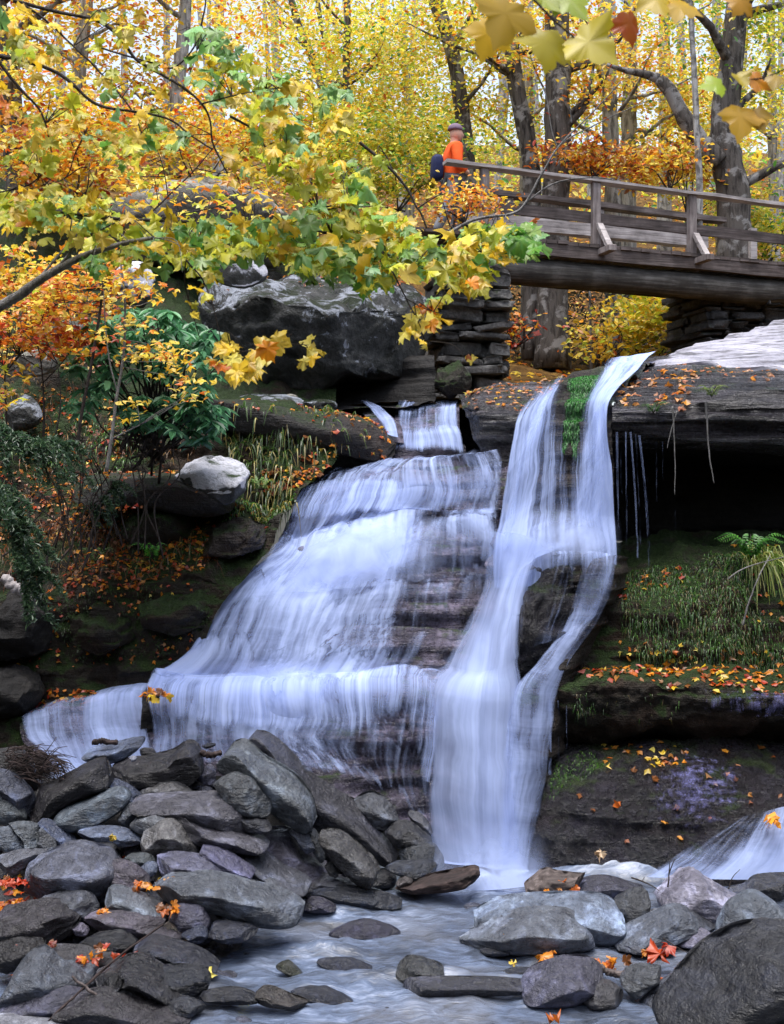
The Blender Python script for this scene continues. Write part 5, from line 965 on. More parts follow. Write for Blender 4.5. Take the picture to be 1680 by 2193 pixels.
# ---------------------------------------------------------------- hiker
def skin_body(name, joints, edges, radii, mat, parent=None, sub=2):
    me = bpy.data.meshes.new(name); me.from_pydata([tuple(map(float, j)) for j in joints], edges, []); o = bpy.data.objects.new(name, me); COL.objects.link(o)
    sk = o.modifiers.new('skin', 'SKIN'); sk.use_smooth_shade = True
    for k, v in enumerate(me.skin_vertices[0].data):
        v.radius = (radii[k], radii[k]) if np.isscalar(radii[k]) else radii[k]; v.use_root = (k == 0)
    s = o.modifiers.new('sub', 'SUBSURF'); s.levels = sub; s.render_levels = sub
    me.materials.append(mat)
    if parent: o.parent = parent
    return o
pc = P(972, 505, 18.7); pz = float(DK(.3))
person = empty('person', (pc[0], pc[1]+.5, pz), 'person in a bright orange jacket stepping onto the left end of the footbridge', 'person')
person.rotation_euler = (0, 0, -1.35); person.scale = (1.08, 1.08, 1.03)
J = [(0,0,.92),(0,0,1.15),(0,.02,1.38),(0,.03,1.52),(0,.06,1.64),(0,.05,1.74),(-.19,.02,1.42),(-.25,.05,1.14),(-.2,.22,.97),(.19,.02,1.42),(.25,.02,1.14),(.22,.2,1.0),(-.1,0,.9),(-.11,.12,.5),(-.11,.02,.08),(-.11,.16,.04),(.1,0,.9),(.11,-.1,.5),(.11,-.28,.12),(.11,-.16,.05)]
E = [(0,1),(1,2),(2,3),(3,4),(4,5),(2,6),(6,7),(7,8),(2,9),(9,10),(10,11),(0,12),(12,13),(13,14),(14,15),(0,16),(16,17),(17,18),(18,19)]
R = [(.14,.11),(.13,.1),(.15,.1),.055,(.075,.095),(.07,.085),.055,.042,.035,.055,.042,.035,.085,.06,.042,.035,.085,.06,.042,.035]
skin_body('body', J, E, R, M['skin'], person)
jj = [0,1,2,3,6,7,8,9,10,11]; mp = {a: i for i, a in enumerate(jj)}
jk = [J[a] for a in jj]; jk[0] = (0,0,.82); jk[6] = (-.21,.18,1.02); jk[9] = (.22,.16,1.04); jk[3] = (0,.03,1.5)
skin_body('jacket', jk, [(mp[a], mp[b]) for a, b in E if a in mp and b in mp], [(.19,.15),(.19,.15),(.21,.15),.085,.095,.075,.06,.095,.075,.06], M['jacket'], person)
tt_ = [0,12,13,14,16,17,18]; mp = {a: i for i, a in enumerate(tt_)}
skin_body('trousers', [J[a] for a in tt_], [(mp[a], mp[b]) for a, b in E if a in mp and b in mp], [(.16,.13),.11,.085,.07,.11,.085,.07], M['trousers'], person)
V0, F0 = ICO[3]; hp = V0[:]*np.array([.098, .115, .10]); hp[:, 2] = np.maximum(hp[:, 2], -.01); o = make_mesh('cap', hp+np.array([0, .05, 1.735]), F0, M['cap'], True, parent=person)
hd = V0*np.array([.082, .1, .118]); hd[:, 1] += .02*np.exp(-((V0[:, 0])/.25)**2-((V0[:, 2]+.05)/.25)**2)*(V0[:, 1] > .5); make_mesh('head', hd+np.array([0, .065, 1.66]), F0, M['skin'], True, parent=person)
for s in (-1, 1):
    b = MB(); 
    fx = (-.11, .1, .0) if s < 0 else (.11, -.2, .0)
    fp = np.sign(V0)*np.abs(V0)**.7*np.array([.055, .14, .055]); o = make_mesh('boot', fp+np.array(fx)+np.array([0, 0, .055]), F0, M['boot'], True, parent=person)
pk = np.sign(V0)*np.abs(V0)**.5*np.array([.15, .11, .21])*(1-.18*V0[:, 2:3])*(1+.05*fbm(V0*3, 3, 3))[:, None]
pack = make_mesh('backpack', pk, F0, M['pack'], True); pack.location = (pc[0]-.24, pc[1]+.44, pz+1.2); pack.rotation_euler = (0, .1, -1.35); pack.scale = (.9, .8, .95)
tag(pack, 'dark blue backpack worn by the person in the orange jacket', 'backpack')
# ---------------------------------------------------------------- foliage
def tri_fan(n, c): return np.array([[c, i, (i+1) % n] for i in range(n)])
mh = [(0,0),(.10,-.07),(.27,-.09),(.30,.01),(.42,.07),(.50,.19),(.64,.36),(.50,.40),(.47,.50),(.35,.49),(.27,.53),(.29,.63),(.21,.76),(.11,.82),(0,1.02)]
mo = mh+[(-x, y) for x, y in mh[-2:0:-1]]; mo = np.array(mo); mz = -.30*np.abs(mo[:, 0])**1.5-.22*np.maximum(mo[:, 1]-.4, 0)**1.3
MAPLE_V = np.concatenate([np.column_stack([mo, mz]), [[0, .28, .025]]]); MAPLE_V[:, 1] -= .05
MAPLE_F = tri_fan(len(mo), len(mo))
OVAL_V = np.array([(0,-.5,0),(.26,-.18,.07),(.22,.2,.05),(0,.5,-.1),(-.22,.2,.05),(-.26,-.18,.07)]); OVAL_F = np.array([[0,1,2,3],[0,3,4,5]])
DIA_V = np.array([(0,-.5,0),(.34,0,.08),(0,.5,-.06),(-.34,0,.08)]); DIA_F = np.array([[0,1,2,3]])
STAR_V = np.array([(0,-.35,0),(.2,-.3,.02),(.5,.05,-.1),(.22,.12,.03),(0,.6,-.12),(-.22,.12,.03),(-.5,.05,-.1),(-.2,-.3,.02)]); STAR_F = np.array([[0,1,2,3],[0,3,4,5],[0,5,6,7]])
LONG_V = np.array([(0,0,0),(.13,.3,.05),(.12,.65,.02),(0,1,-.14),(-.12,.65,.02),(-.13,.3,.05)]); LONG_F = np.array([[0,1,2,3],[0,3,4,5]])
def unit(v): return v/(np.linalg.norm(v, axis=-1, keepdims=True)+1e-9)
def leaves(name, pos, nrm, size, col, shape='oval', mat='leaf', tip=None, parent=None, root=None, stretch=None, warp=0.):
    """one mesh of separate leaves; tip = direction in which each leaf points"""
    pos = np.asarray(pos, float); n = len(pos); nrm = unit(np.asarray(nrm, float))
    if tip is None: tip = rng.normal(size=(n, 3))
    B = unit(tip-np.sum(tip*nrm, 1)[:, None]*nrm); T = np.cross(B, nrm)
    tv, tf = {'oval': (OVAL_V, OVAL_F), 'dia': (DIA_V, DIA_F), 'star': (STAR_V, STAR_F), 'long': (LONG_V, LONG_F), 'maple': (MAPLE_V, MAPLE_F)}[shape]
    tvn = np.repeat(tv[None], n, 0)
    if stretch is not None: tvn = tvn*np.asarray(stretch)[None, None]
    if warp:
        tvn = tvn+rng.normal(0, warp, tvn.shape)*np.array([.5, .5, 1])
        cup = rng.normal(0, .5, (n, 1)); tvn[..., 2] += cup*(tvn[..., 0]**2)*1.2+rng.normal(0, .35, (n, 1))*tvn[..., 0]*(tvn[..., 1])
    sz = np.broadcast_to(np.asarray(size, float), (n,))[:, None, None]
    V = pos[:, None]+sz*(tvn[..., :1]*T[:, None]+tvn[..., 1:2]*B[:, None]+tvn[..., 2:]*nrm[:, None])
    Fc = (tf[None]+np.arange(n)[:, None, None]*len(tv)).reshape(-1, tf.shape[1])
    C = np.repeat(np.asarray(col, float)[:, None], len(tv), 1).reshape(-1, 3)
    o = make_mesh(name, V.reshape(-1, 3), Fc, M[mat], shape in ('maple',), col=C)
    if root: rebase(o, root)
    elif parent: o.parent = parent
    return o
YEL = [hx('#e8c434'), hx('#efd052'), hx('#dcb42a'), hx('#ead868')]
ORG = [hx('#dc8a1c'), hx('#e49a2a'), hx('#cc6a1e')]
RED = [hx('#b5391a'), hx('#c24a1c'), hx('#93301a')]
YGR = [hx('#c4c838'), hx('#d0cc48'), hx('#a8b83a')]
GRN = [hx('#5d9a3a'), hx('#6aa84a'), hx('#4e8836')]
BRN = [hx('#7d4a1e'), hx('#915a26'), hx('#a8702c')]
DKG = [hx('#1d4a2c'), hx('#24583a'), hx('#2c6a48')]
def pal(n, *mix):
    """mix: (palette, weight) pairs -> n colours"""
    W = np.array([w for _, w in mix], float); W /= W.sum(); k = rng.choice(len(mix), n, p=W)
    out_c = np.zeros((n, 3))
    for i, (p_, _) in enumerate(mix):
        s = np.where(k == i)[0]; out_c[s] = np.asarray(p_)[rng.integers(0, len(p_), len(s))]
    return np.clip(out_c*rng.uniform(.72, 1.25, (n, 1)), 0, .95)
def clumps(c, r, nc, per, sig=(.35, .35, .1), shell=.4):
    """leaf positions in sprays spread through an ellipsoid"""
    d = unit(rng.normal(size=(nc, 3)))*(rng.uniform(0, 1, (nc, 1))**shell); cc = np.asarray(c)+d*np.asarray(r)
    return (cc[:, None]+rng.normal(size=(nc, per, 3))*np.asarray(sig)).reshape(-1, 3), np.repeat(cc, per, 0)
def upish(n, tilt=.55): return unit(np.array([0, -.25, 1.])+rng.normal(0, tilt, (n, 3)))
def trunk_path(pts, d):
    p = np.array([P(x, y, d) for x, y in pts]); return catmull(p, 26)
def limb(mb, start, dirv, length, r0, seed):
    r = np.random.default_rng(seed); n = 9; p = [np.asarray(start, float)]; v = unit(np.asarray(dirv, float))
    for k in range(n): v = unit(v+r.normal(0, .16, 3)+np.array([0, 0, .05])); p.append(p[-1]+v*length/n)
    mb.tube(p, np.linspace(r0, r0*.18, n+1), 5); return np.array(p)
def tree(name, label, pts, d, w0, w1, crown, mix, bark='bark', lsize=.108, group='trees standing behind the footbridge', shape='oval', cat='tree', nl=5, seed=0, sig=(.4, .4, .12)):
    """pts: traced trunk, top to bottom; w0,w1: trunk width at top and bottom in picture units; crown: (px,py,dd,rx,ry,rz,nclump,per)"""
    r = np.random.default_rng(seed+100)
    path = trunk_path(pts, d); s = d/F
    root = empty(name, path[-1], label, cat, group)
    m = MB(); m.tube(path, np.linspace(w0, w1, 26)*.86*s/2*(1+np.r_[np.zeros(20), np.linspace(0, .25, 6)]), 14, .14, seed*3.1); m.build('trunk', M[bark], root=root)
    lm = MB(); tips = []
    for k in range(nl):
        i = r.integers(2, 19); side = 1 if r.uniform() < .5 else -1
        q = limb(lm, path[i], (side*r.uniform(.5, 1), r.uniform(-.7, .5), r.uniform(.1, .8)), r.uniform(1.2, 3.2), w1*s*.14, seed*31+k); tips.append(q)
    if tips: lm.build('limbs', M[bark], root=root)
    A = []; 
    for (px, py, dd, rx, ry, rz, nc, per) in crown:
        p, _ = clumps(P(px, py, d+dd), (rx*1.1, ry, rz*1.1), int(nc*1.15), int(per*1.1), sig); A.append(p)
    for q in tips:
        for pnt in q[4:]: A.append(pnt+rng.normal(size=(26, 3))*np.array([.35, .35, .12]))
    if A:
        p = np.concatenate(A); n = len(p)
        # colour drifts from spray to spray
        c = pal(n, *mix); sh = fbm(p*.9, 2, seed+5)[:, None]; c = np.clip(c*np.clip(1+sh*.4, .6, 1.4), 0, .95)
        leaves('crown', p, upish(n, .6), rng.uniform(.7, 1.3, n)*lsize, c, shape, root=root)
    return root
TL = 'trees standing behind the footbridge'
YM = [(YEL, 5), (YGR, 4), (ORG, .6)]; YG = [(YEL, 3), (YGR, 5), (GRN, 1.4)]; YO = [(YEL, 5), (ORG, 2), (YGR, 1), (RED, .3)]; OB = [(ORG, 4), (BRN, 3), (YEL, 1.5), (RED, 1)]
tree('leaning_tree', 'mottled leaning tree directly above the person in orange', [(915,-60),(940,20),(966,95),(982,180),(992,260),(1004,360),(1010,520),(1012,770)], 25, 34, 40, [(900,60,0,2.2,2,1.6,50,40),(840,200,2,2.2,2,1.3,50,40)], YM, 'bark', seed=1)
tree('forked_tree', 'dark trunk bowed to the left, behind the middle of the bridge rail', [(1075,-50),(1092,40),(1098,120),(1112,210),(1132,310),(1140,400),(1142,600),(1142,770)], 24, 36, 46, [(1040,150,1,1.8,2,1.6,40,36)], YM, 'bark', seed=2)
tree('thick_tree', 'thick dark furrowed trunk standing behind the bridge, widest of the middle group', [(1190,-60),(1192,60),(1194,200),(1194,330),(1190,450),(1186,620),(1184,790)], 23.5, 62, 74, [(1180,20,-.5,1.6,1.6,1.2,30,36)], YO, 'bark', seed=3)
tree('birch', 'pale grey mottled trunk between the thick dark tree and the brown trunk', [(1302,-60),(1304,60),(1306,200),(1308,300),(1312,420),(1314,600),(1314,770)], 25, 36, 42, [(1290,90,1,1.5,2,1.2,36,36)], YO, 'palebark', seed=4)
tree('birch', 'grey trunk just right of the pale grey mottled trunk', [(1352,-60),(1350,60),(1350,160),(1348,260),(1346,330),(1346,480),(1344,760)], 27, 34, 40, [(1370,130,0,1.6,2,1.2,40,36)], YO, 'palebark', seed=5)
tree('great_tree', 'biggest dark tree with a flared base at the right, its limb curving left', [(1590,-70),(1578,40),(1566,140),(1556,230),(1552,300),(1560,360),(1572,420),(1576,560),(1576,720)], 22.5, 54, 90, [(1640,60,1,2,2,1.6,50,36),(1500,40,1,1.6,1.6,1.2,36,36)], YG, 'bark', seed=6)
gm = MB(); gp = np.array([P(x, y, 22.4) for x, y in [(1412,168),(1440,200),(1466,252),(1494,292),(1520,320),(1545,345)]]); gm.tube(catmull(gp, 18), np.linspace(.11, .2, 18), 10, .12, 2)
gp = np.array([P(x, y, 22.4) for x, y in [(1300,138),(1340,150),(1380,158),(1412,168)]]); gm.tube(catmull(gp, 10), np.linspace(.03, .1, 10), 8); gt = [o for o in bpy.data.objects if o.name.startswith('great_tree')][0]
gm.build('limb', M['bark'], root=gt)
tree('thin_birch', 'thin whitish birch stem left of the biggest dark tree', [(1478,-60),(1482,60),(1488,160),(1492,260),(1498,380),(1500,560),(1500,740)], 21.5, 13, 18, [], YM, 'palebark', seed=7, nl=1)
tree('slender_tree', 'slender dark trunk leaning right in the yellow wood left of centre', [(610,-60),(636,40),(664,110),(690,190),(708,280),(724,340),(740,420),(744,600)], 27, 16, 24, [(600,80,0,2,2,1.5,46,38),(560,220,1,1.8,2,1.2,40,36)], YM, 'bark', seed=8)
tree('slender_tree', 'straight slender dark trunk just right of the leaning one in the yellow wood', [(742,-60),(744,40),(742,130),(744,220),(748,330),(750,430),(752,620)], 26, 16, 22, [(760,190,1,1.8,2,1.3,46,38)], YG, 'bark', seed=9)
tree('slender_tree', 'grey slender trunk close to the left of the leaning mottled tree', [(672,-60),(690,60),(715,140),(735,200)], 29, 10, 16, [(700,40,1,1.8,2,1.,40,36)], YM, 'bark', seed=10, nl=2)
tree('grey_tree', 'grey trunk rising behind the maple branch near the top left corner', [(190,-60),(184,30),(178,90),(170,160),(168,300),(168,420)], 20.5, 28, 36, [(120,120,0,1.6,1.6,1.2,40,36),(60,30,1,1.4,1.4,1,30,36)], YO, 'palebark', seed=11)
tree('grey_tree', 'pale grey broken trunk behind the maple leaves left of centre, above the grey boulder', [(400,-60),(396,40),(388,120),(380,200),(372,300),(366,380)], 20.8, 26, 46, [(430,60,1,1.5,1.6,1.1,36,36),(330,240,1,1.3,1.4,.9,30,36)], YO, 'palebark', seed=12)
tree('dark_tree', 'dark trunk at the left edge rising behind orange leaves', [(-20,-60),(0,60),(14,150),(26,260),(40,380),(50,500)], 19.5, 50, 66, [(60,240,0,1.2,1.4,1.,40,36)], YO, 'bark', seed=13)
tree('pale_tree', 'distant pale trunk between the birches and the biggest dark tree', [(1424,-60),(1424,60),(1424,200),(1424,330),(1424,560)], 33, 26, 32, [(1440,260,0,2,2,1.4,50,36)], YM, 'palebark', seed=14)
tree('pale_tree', 'distant thin trunk left of the person in orange', [(862,-60),(866,80),(872,200),(876,320),(880,520)], 31, 14, 22, [(870,140,0,2,2,1.4,60,36),(900,280,0,2,2,1.,50,36)], YG, 'palebark', seed=15)
tree('pale_tree', 'distant grey trunk beneath the bridge left of the thick trunk', [(1128,120),(1128,400),(1130,600),(1130,790)], 27.5, 34, 36, [(1100,300,1,1.6,2,1,30,36)], YG, 'palebark', seed=16, nl=2)
tree('pale_tree', 'distant trunk at the right edge of the wood', [(1650,-60),(1652,120),(1656,320),(1660,600)], 30, 20, 26, [(1640,240,0,2,2,1.6,60,36)], YM, 'palebark', seed=17)
tree('thin_sapling', 'thin dark sapling under the bridge by the yellow leaves', [(1262,560),(1264,640),(1266,720),(1268,800)], 23, 5, 8, [], YG, 'bark', seed=18, nl=0, group=None)
# understorey bushes
def bush(name, label, px, py, d, r, nc, per, mix, lsize=.11, shape='oval', sig=(.22, .22, .08), stems=6, group=None, cat='bush', root_py=None):
    c = P(px, py, d); base = P(px, root_py, d) if root_py else c-np.array([0, 0, r[2]*1.05])
    root = empty(name, base, label, cat, group)
    m = MB(); rr = np.random.default_rng(int(px+py))
    for k in range(stems):
        tipp = c+unit(rr.normal(size=3))*np.array(r)*rr.uniform(.4, .95); tipp[2] = max(tipp[2], base[2]+.2)
        mid = (base+tipp)/2+rr.normal(0, .15, 3); m.tube(catmull([base+rr.normal(0, .06, 3)*np.array([1, 1, 0]), mid, tipp], 10), np.linspace(.018, .004, 10), 5)
    m.build('stems', M['twig'], root=root)
    p, _ = clumps(c, r, nc, per, sig, .5); n = len(p); col = pal(n, *mix)*np.clip(1+.5*fbm(p*1.3, 2, 5)[:, None], .5, 1.5)
    leaves('foliage', p, upish(n, .6), rng.uniform(.7, 1.3, n)*lsize, col, shape, root=root); return root
UG = 'understorey bushes behind the footbridge'
bush('beech_bush', 'rusty orange beech bush behind the middle of the bridge rail', 1270, 338, 23, (1.25, .9, .36), 36, 34, OB, group=UG)
bush('beech_bush', 'rusty orange and yellow bush right of the grey birch trunks', 1430, 352, 22.2, (1.0, .8, .45), 32, 34, OB+[(YEL, 6)], group=UG)
bush('yellow_bush', 'yellow bush glowing under the right half of the bridge', 1400, 690, 22.6, (.85, .7, .72), 50, 30, [(YEL, 4), (YGR, 3)], lsize=.13, group=UG)
bush('yellow_bush', 'sparse yellow leafed sapling under the bridge by the thick trunk', 1290, 715, 22.4, (.7, .5, .6), 24, 13, [(YEL, 4), (YGR, 1), (ORG, 1)], lsize=.13, group=UG)
bush('green_bush', 'yellow green bush at the right edge behind the bridge rail', 1640, 480, 24, (1.1, 1, .8), 60, 36, [(YGR, 4), (GRN, 2), (YEL, 3)], group=UG)
bush('green_bush', 'yellow green thicket left of the person in orange', 850, 330, 24, (1.5, 1.2, 1.1), 90, 40, YG, group=UG)
bush('red_bush', 'little red orange leafed shoot beside the left stone abutment', 1105, 700, 18.6, (.14, .2, .32), 9, 9, [(RED, 3), (ORG, 2), (YEL, 1)], lsize=.12, shape='star', group=UG)
bush('orange_bush', 'orange and yellow sapling at the left end of the bridge in front of the rail', 985, 436, 17.6, (.62, .4, .32), 24, 22, [(ORG, 3), (YEL, 3), (BRN, 1)], lsize=.085, group=UG)
bush('orange_bush', 'orange bush behind the upper boulder among the dark twigs', 430, 300, 20, (1.6, 1., .9), 60, 34, YO, group=UG)
bush('orange_bush', 'red orange bush in the top left between dark branches', 150, 330, 18.5, (1.3, 1., .95), 70, 34, [(ORG, 3), (RED, .8), (YEL, 5), (YGR, 1)], lsize=.11, group=UG)
bush('yellow_bush', 'bright yellow thicket between the slender trunks', 680, 300, 25, (1.9, 1.2, 1.3), 90, 38, YM, group=UG)
bush('yellow_bush', 'yellow thicket at the upper right beyond the biggest dark tree', 1480, 300, 27, (1.6, 1.2, 1.6), 90, 36, YM, group=UG)
# far wood: an uncountable mass of leaves and stems
pxs = rng.uniform(-900, 2600, 34000); dd = rng.uniform(34, 62, len(pxs)); pys = rng.uniform(-180, 470, len(pxs))
gap = fbm(np.stack([pxs/105, pys/85, dd*.02], -1), 3, 77); keep = gap > (.02+.42*np.exp(-((pys-90)/170)**2)-.25*(pys > 260))
p = P(pxs, pys, dd)[keep]; n = len(p)
c = pal(n, (YEL, 5), (YGR, 4), (ORG, .9), (GRN, 1))*np.clip(1+.6*fbm(p*.35, 2, 8)[:, None], .45, 1.6)
tag(leaves('far_wood', p, upish(n, .7), rng.uniform(.16, .36, n), c, 'oval'), 'far off mass of yellow autumn leaves behind the trees', 'wood', kind='stuff')
m = MB(); r = np.random.default_rng(9)
for k in range(46):
    x = r.uniform(-700, 2400); d = r.uniform(34, 58); ln = r.normal(0, 25)
    m.tube(catmull([P(x+ln*1.5, -200, d), P(x+ln, 120, d), P(x, 560, d)], 8), np.linspace(.07, .16, 8)*r.uniform(.6, 1.5), 6)
tag(m.build('far_trunks', M['palebark']), 'far off thin trunks deep in the autumn wood', 'wood', kind='stuff')
# undergrowth: conifer shade under the bridge is put into its dim leaf colours
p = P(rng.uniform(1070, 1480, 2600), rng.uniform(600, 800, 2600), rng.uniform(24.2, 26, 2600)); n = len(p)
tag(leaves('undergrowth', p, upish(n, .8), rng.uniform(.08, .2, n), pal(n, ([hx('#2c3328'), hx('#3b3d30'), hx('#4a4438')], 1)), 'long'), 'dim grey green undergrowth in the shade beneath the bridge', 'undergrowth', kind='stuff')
# ---------------------------------------------------------------- near maple boughs
def bough(name, label, limbs, leafpts, mix, group='maple boughs reaching in front of the falls', bark='twig', d0=5.5, cat='branch', lscale=1., seed=0, face=.6):
    """limbs: (traced points with depth, width0, width1); leafpts: (px,py,d,rx,ry,n,size px) patches of leaves"""
    r = np.random.default_rng(seed); first = limbs[0][0][0]; root = empty(name, P(*first), label, cat, group)
    m = MB(); alltip = []
    for pts, w0, w1 in limbs:
        q = np.array([P(*a) for a in pts]); q = catmull(q, 6*len(q)); dd = np.mean([a[2] for a in pts])
        q = q+.012*dd/5*fbm(q*4+seed, 3, seed)[:, None]*np.array([1, .3, 1]); m.tube(q, np.linspace(w0, w1, len(q))*dd/F/2, 6, .15, seed); alltip.append(q)
    tw = np.concatenate(alltip); pos = []; nr = []; tip = []; sz = []; cl = []
    for pk in leafpts:
        px, py, d, rx, ry, n, s = pk[:7]; n = int(n*(1.25 if seed in (1, 5, 6) else .9)); mx = pk[7] if len(pk) > 7 else mix; mx = pk[7] if len(pk) > 7 else mix
        # small twigs reach from the nearest limb into the patch
        c0 = P(px, py, d); near = tw[np.argmin(np.linalg.norm((tw-c0)*np.array([1, .5, 1]), axis=1))]
        for t in range(max(1, n//5)):
            e = P(px+r.uniform(-.8, .8)*rx, py+r.uniform(-.8, .8)*ry, d+r.normal(0, .15)); mid = (near*.5+e*.5)+r.normal(0, .03, 3)+np.array([0, 0, .04])
            m.tube(catmull([near, mid, e], 9), np.linspace(2.6, 1.1, 9)*d/F/2, 5)
        for k in range(n):
            a = r.uniform(0, 2*math.pi); q = math.sqrt(r.uniform()); P0 = P(px+rx*q*math.cos(a), py+ry*q*math.sin(a), d+r.normal(0, .28))
            pos.append(P0); sz.append((.70 if seed == 3 else .78)*s*r.uniform(.55, 1.2)*d/F); 
            nn = np.array([r.normal(0, .45), -face+r.normal(0, .3), .62+r.normal(0, .35)]); nr.append(nn)
            tip.append(np.array([r.normal(0, .7)+.25, -.35+r.normal(0, .3), -.75+r.normal(0, .35)])); cl.append(pal(1, *mx)[0])
    m.build('limbs', M[bark], root=root)
    leaves('leaves', np.array(pos), np.array(nr), np.array(sz)*lscale, np.array(cl), 'maple', 'maple', tip=np.array(tip), root=root, warp=.10)
    return root
LG = [hx('#86b468'), hx('#8cc084'), hx('#98bc68'), hx('#74a85c')]
MG = [(LG, 4), (YGR, 3), (YEL, 2.2)]; MY = [(YEL, 4), (YGR, 4), (ORG, .5), (LG, .6)]; MYG = [(YEL, 2), (YGR, 4), (LG, 3), (GRN, .8)]
bough('maple_bough', 'long maple bough of green and yellow leaves reaching to the centre below the bridge',
 [([(-30,440,5.6),(120,455,5.6),(260,470,5.6),(420,478,5.6),(600,488,5.6),(760,505,5.6),(900,520,5.6),(1020,540,5.6),(1130,545,5.6)], 9, 3), ([(600,488,5.6),(700,450,5.5),(800,440,5.5)], 4, 2), ([(760,505,5.6),(860,560,5.6),(950,590,5.6)], 4, 2), ([(260,470,5.6),(200,500,5.5),(120,520,5.5)], 4, 2)],
 [(1105,512,5.6,52,36,34,52,[(GRN, 4), (LG, 3)]),(1035,525,5.6,70,45,44,54,[(GRN,2),(YGR,3),(YEL,3)]),(985,585,5.6,55,42,32,52,MY),(900,545,5.6,75,45,46,54,MYG),(800,545,5.6,80,52,52,56,MG),(720,480,5.6,90,62,58,56,MG),(690,560,5.6,70,36,30,54,MYG),(610,510,5.6,70,44,40,54,MG),(520,505,5.6,70,45,40,52,MYG),(430,520,5.6,70,50,40,52,MYG),(340,500,5.6,60,40,30,50,MYG),(250,505,5.7,60,50,30,48,MY),(150,450,5.7,80,40,32,50,MG),(60,450,5.7,60,40,24,50,MY),(740,385,5.6,55,40,26,54,MYG),(660,370,5.6,45,42,22,50,MY),(830,480,5.6,50,30,24,50,MG),(790,595,5.6,40,22,14,50,[(GRN,3),(YGR,2)])], MYG, seed=1)
bough('maple_bough', 'maple bough crossing the upper left with dark twigs and blue green leaves',
 [([(30,0,5.2),(110,22,5.2),(214,46,5.2),(265,92,5.2),(296,132,5.2),(357,168,5.2),(408,199,5.2),(440,230,5.2),(452,258,5.2),(460,306,5.2),(490,368,5.2)], 8, 3.5),
  ([(204,97,5.3),(265,118,5.3),(326,136,5.3),(372,145,5.3),(418,97,5.3),(434,40,5.3),(444,-10,5.3)], 4, 4), ([(372,145,5.3),(380,180,5.25),(414,205,5.2)], 4, 4),
  ([(428,222,5.2),(500,205,5.1),(590,190,5.1)], 4, 2), ([(440,10,5.3),(420,120,5.3),(405,160,5.3)], 3, 2), ([(494,248,5.2),(541,280,5.2),(582,331,5.2),(642,371,5.2)], 6, 3)],
 [(500,170,5.2,60,50,26,54,[(LG,5),(YGR,2),(YEL,1)]),(580,240,5.1,60,46,30,54,[(LG,4),(YGR,2),(YEL,2)]),(640,290,5.1,50,46,24,52,MYG),(600,190,5.1,50,36,18,50,[(LG,4),(YEL,2)]),(430,110,5.3,60,60,22,50,[(LG,3),(YEL,3),(YGR,2)]),(720,195,5.2,34,30,9,48,[(LG,5),(GRN,1)]),(690,250,5.1,50,38,16,50,MY),(540,340,5.1,60,40,20,50,MY),(620,340,5.1,40,40,16,48,MY),(360,290,5.2,50,38,16,54,[(LG,3),(YGR,3),(YEL,2)]),(470,90,5.3,40,40,12,48,[(LG,4),(YEL,1)])], MYG, seed=2)
bough('maple_bough', 'maple bough sweeping down from the left edge with yellow leaves',
 [([(-20,118,4.9),(61,132,4.9),(128,158,4.9),(204,224,4.9),(286,240,4.9),(357,255,4.9),(408,286,4.9),(460,316,4.9)], 9, 3), ([(51,5,5),(128,71,5),(194,133,5),(245,194,5),(286,250,5),(301,286,5)], 5, 3), ([(-10,125,4.9),(51,194,4.9),(97,255,4.9),(112,347,4.9)], 7, 3), ([(112,347,4.9),(70,390,5),(0,410,5)], 4, 3), ([(185,275,5),(160,330,5),(140,380,5),(90,395,5)], 4, 2)],
 [(40,40,4.6,42,40,12,70,MY),(90,90,4.8,55,45,16,60,MY),(60,120,4.9,60,40,14,54,MY),(120,255,4.9,70,56,26,52,MY),(30,225,4.9,40,50,14,50,[(YEL,4),(ORG,3)]),(200,180,5,60,50,20,48,MY),(265,325,4.9,50,38,18,50,[(YGR,4),(YEL,4),(GRN,1)]),(300,260,4.9,60,34,18,48,MY),(60,330,5,60,40,18,48,MY),(20,440,4.9,34,30,12,56,[(YGR,4),(YEL,3)]),(100,430,5,60,30,16,50,[(LG,3),(YGR,3),(YEL,2)]),(180,440,5,60,36,20,50,[(YGR,3),(YEL,3)]),(215,300,5,40,34,12,46,[(YEL,3),(LG,2)]),(330,150,5,60,50,16,46,MY),(250,60,5.2,70,46,16,46,MY)], MY, seed=3)
bough('grey_limb', 'bare grey limb rising from the left edge, yellow leaves along its tip',
 [([(-40,680,5.3),(40,632,5.3),(100,590,5.3),(150,562,5.3),(200,540,5.3),(270,520,5.3),(332,508,5.3)], 24, 8), ([(100,590,5.3),(135,560,5.3),(160,525,5.3),(164,500,5.3)], 9, 3), ([(40,632,5.3),(80,600,5.3),(148,520,5.4),(165,505,5.4)], 7, 4)],
 [(120,500,5.3,70,34,14,40,MY),(280,540,5.3,50,40,18,44,MYG),(210,570,5.3,30,24,8,46,[(GRN,3),(YGR,2)]),(360,545,5.3,50,36,16,46,MYG),(430,560,5.3,50,40,16,48,MYG)], MY, bark='greytwig', seed=4)
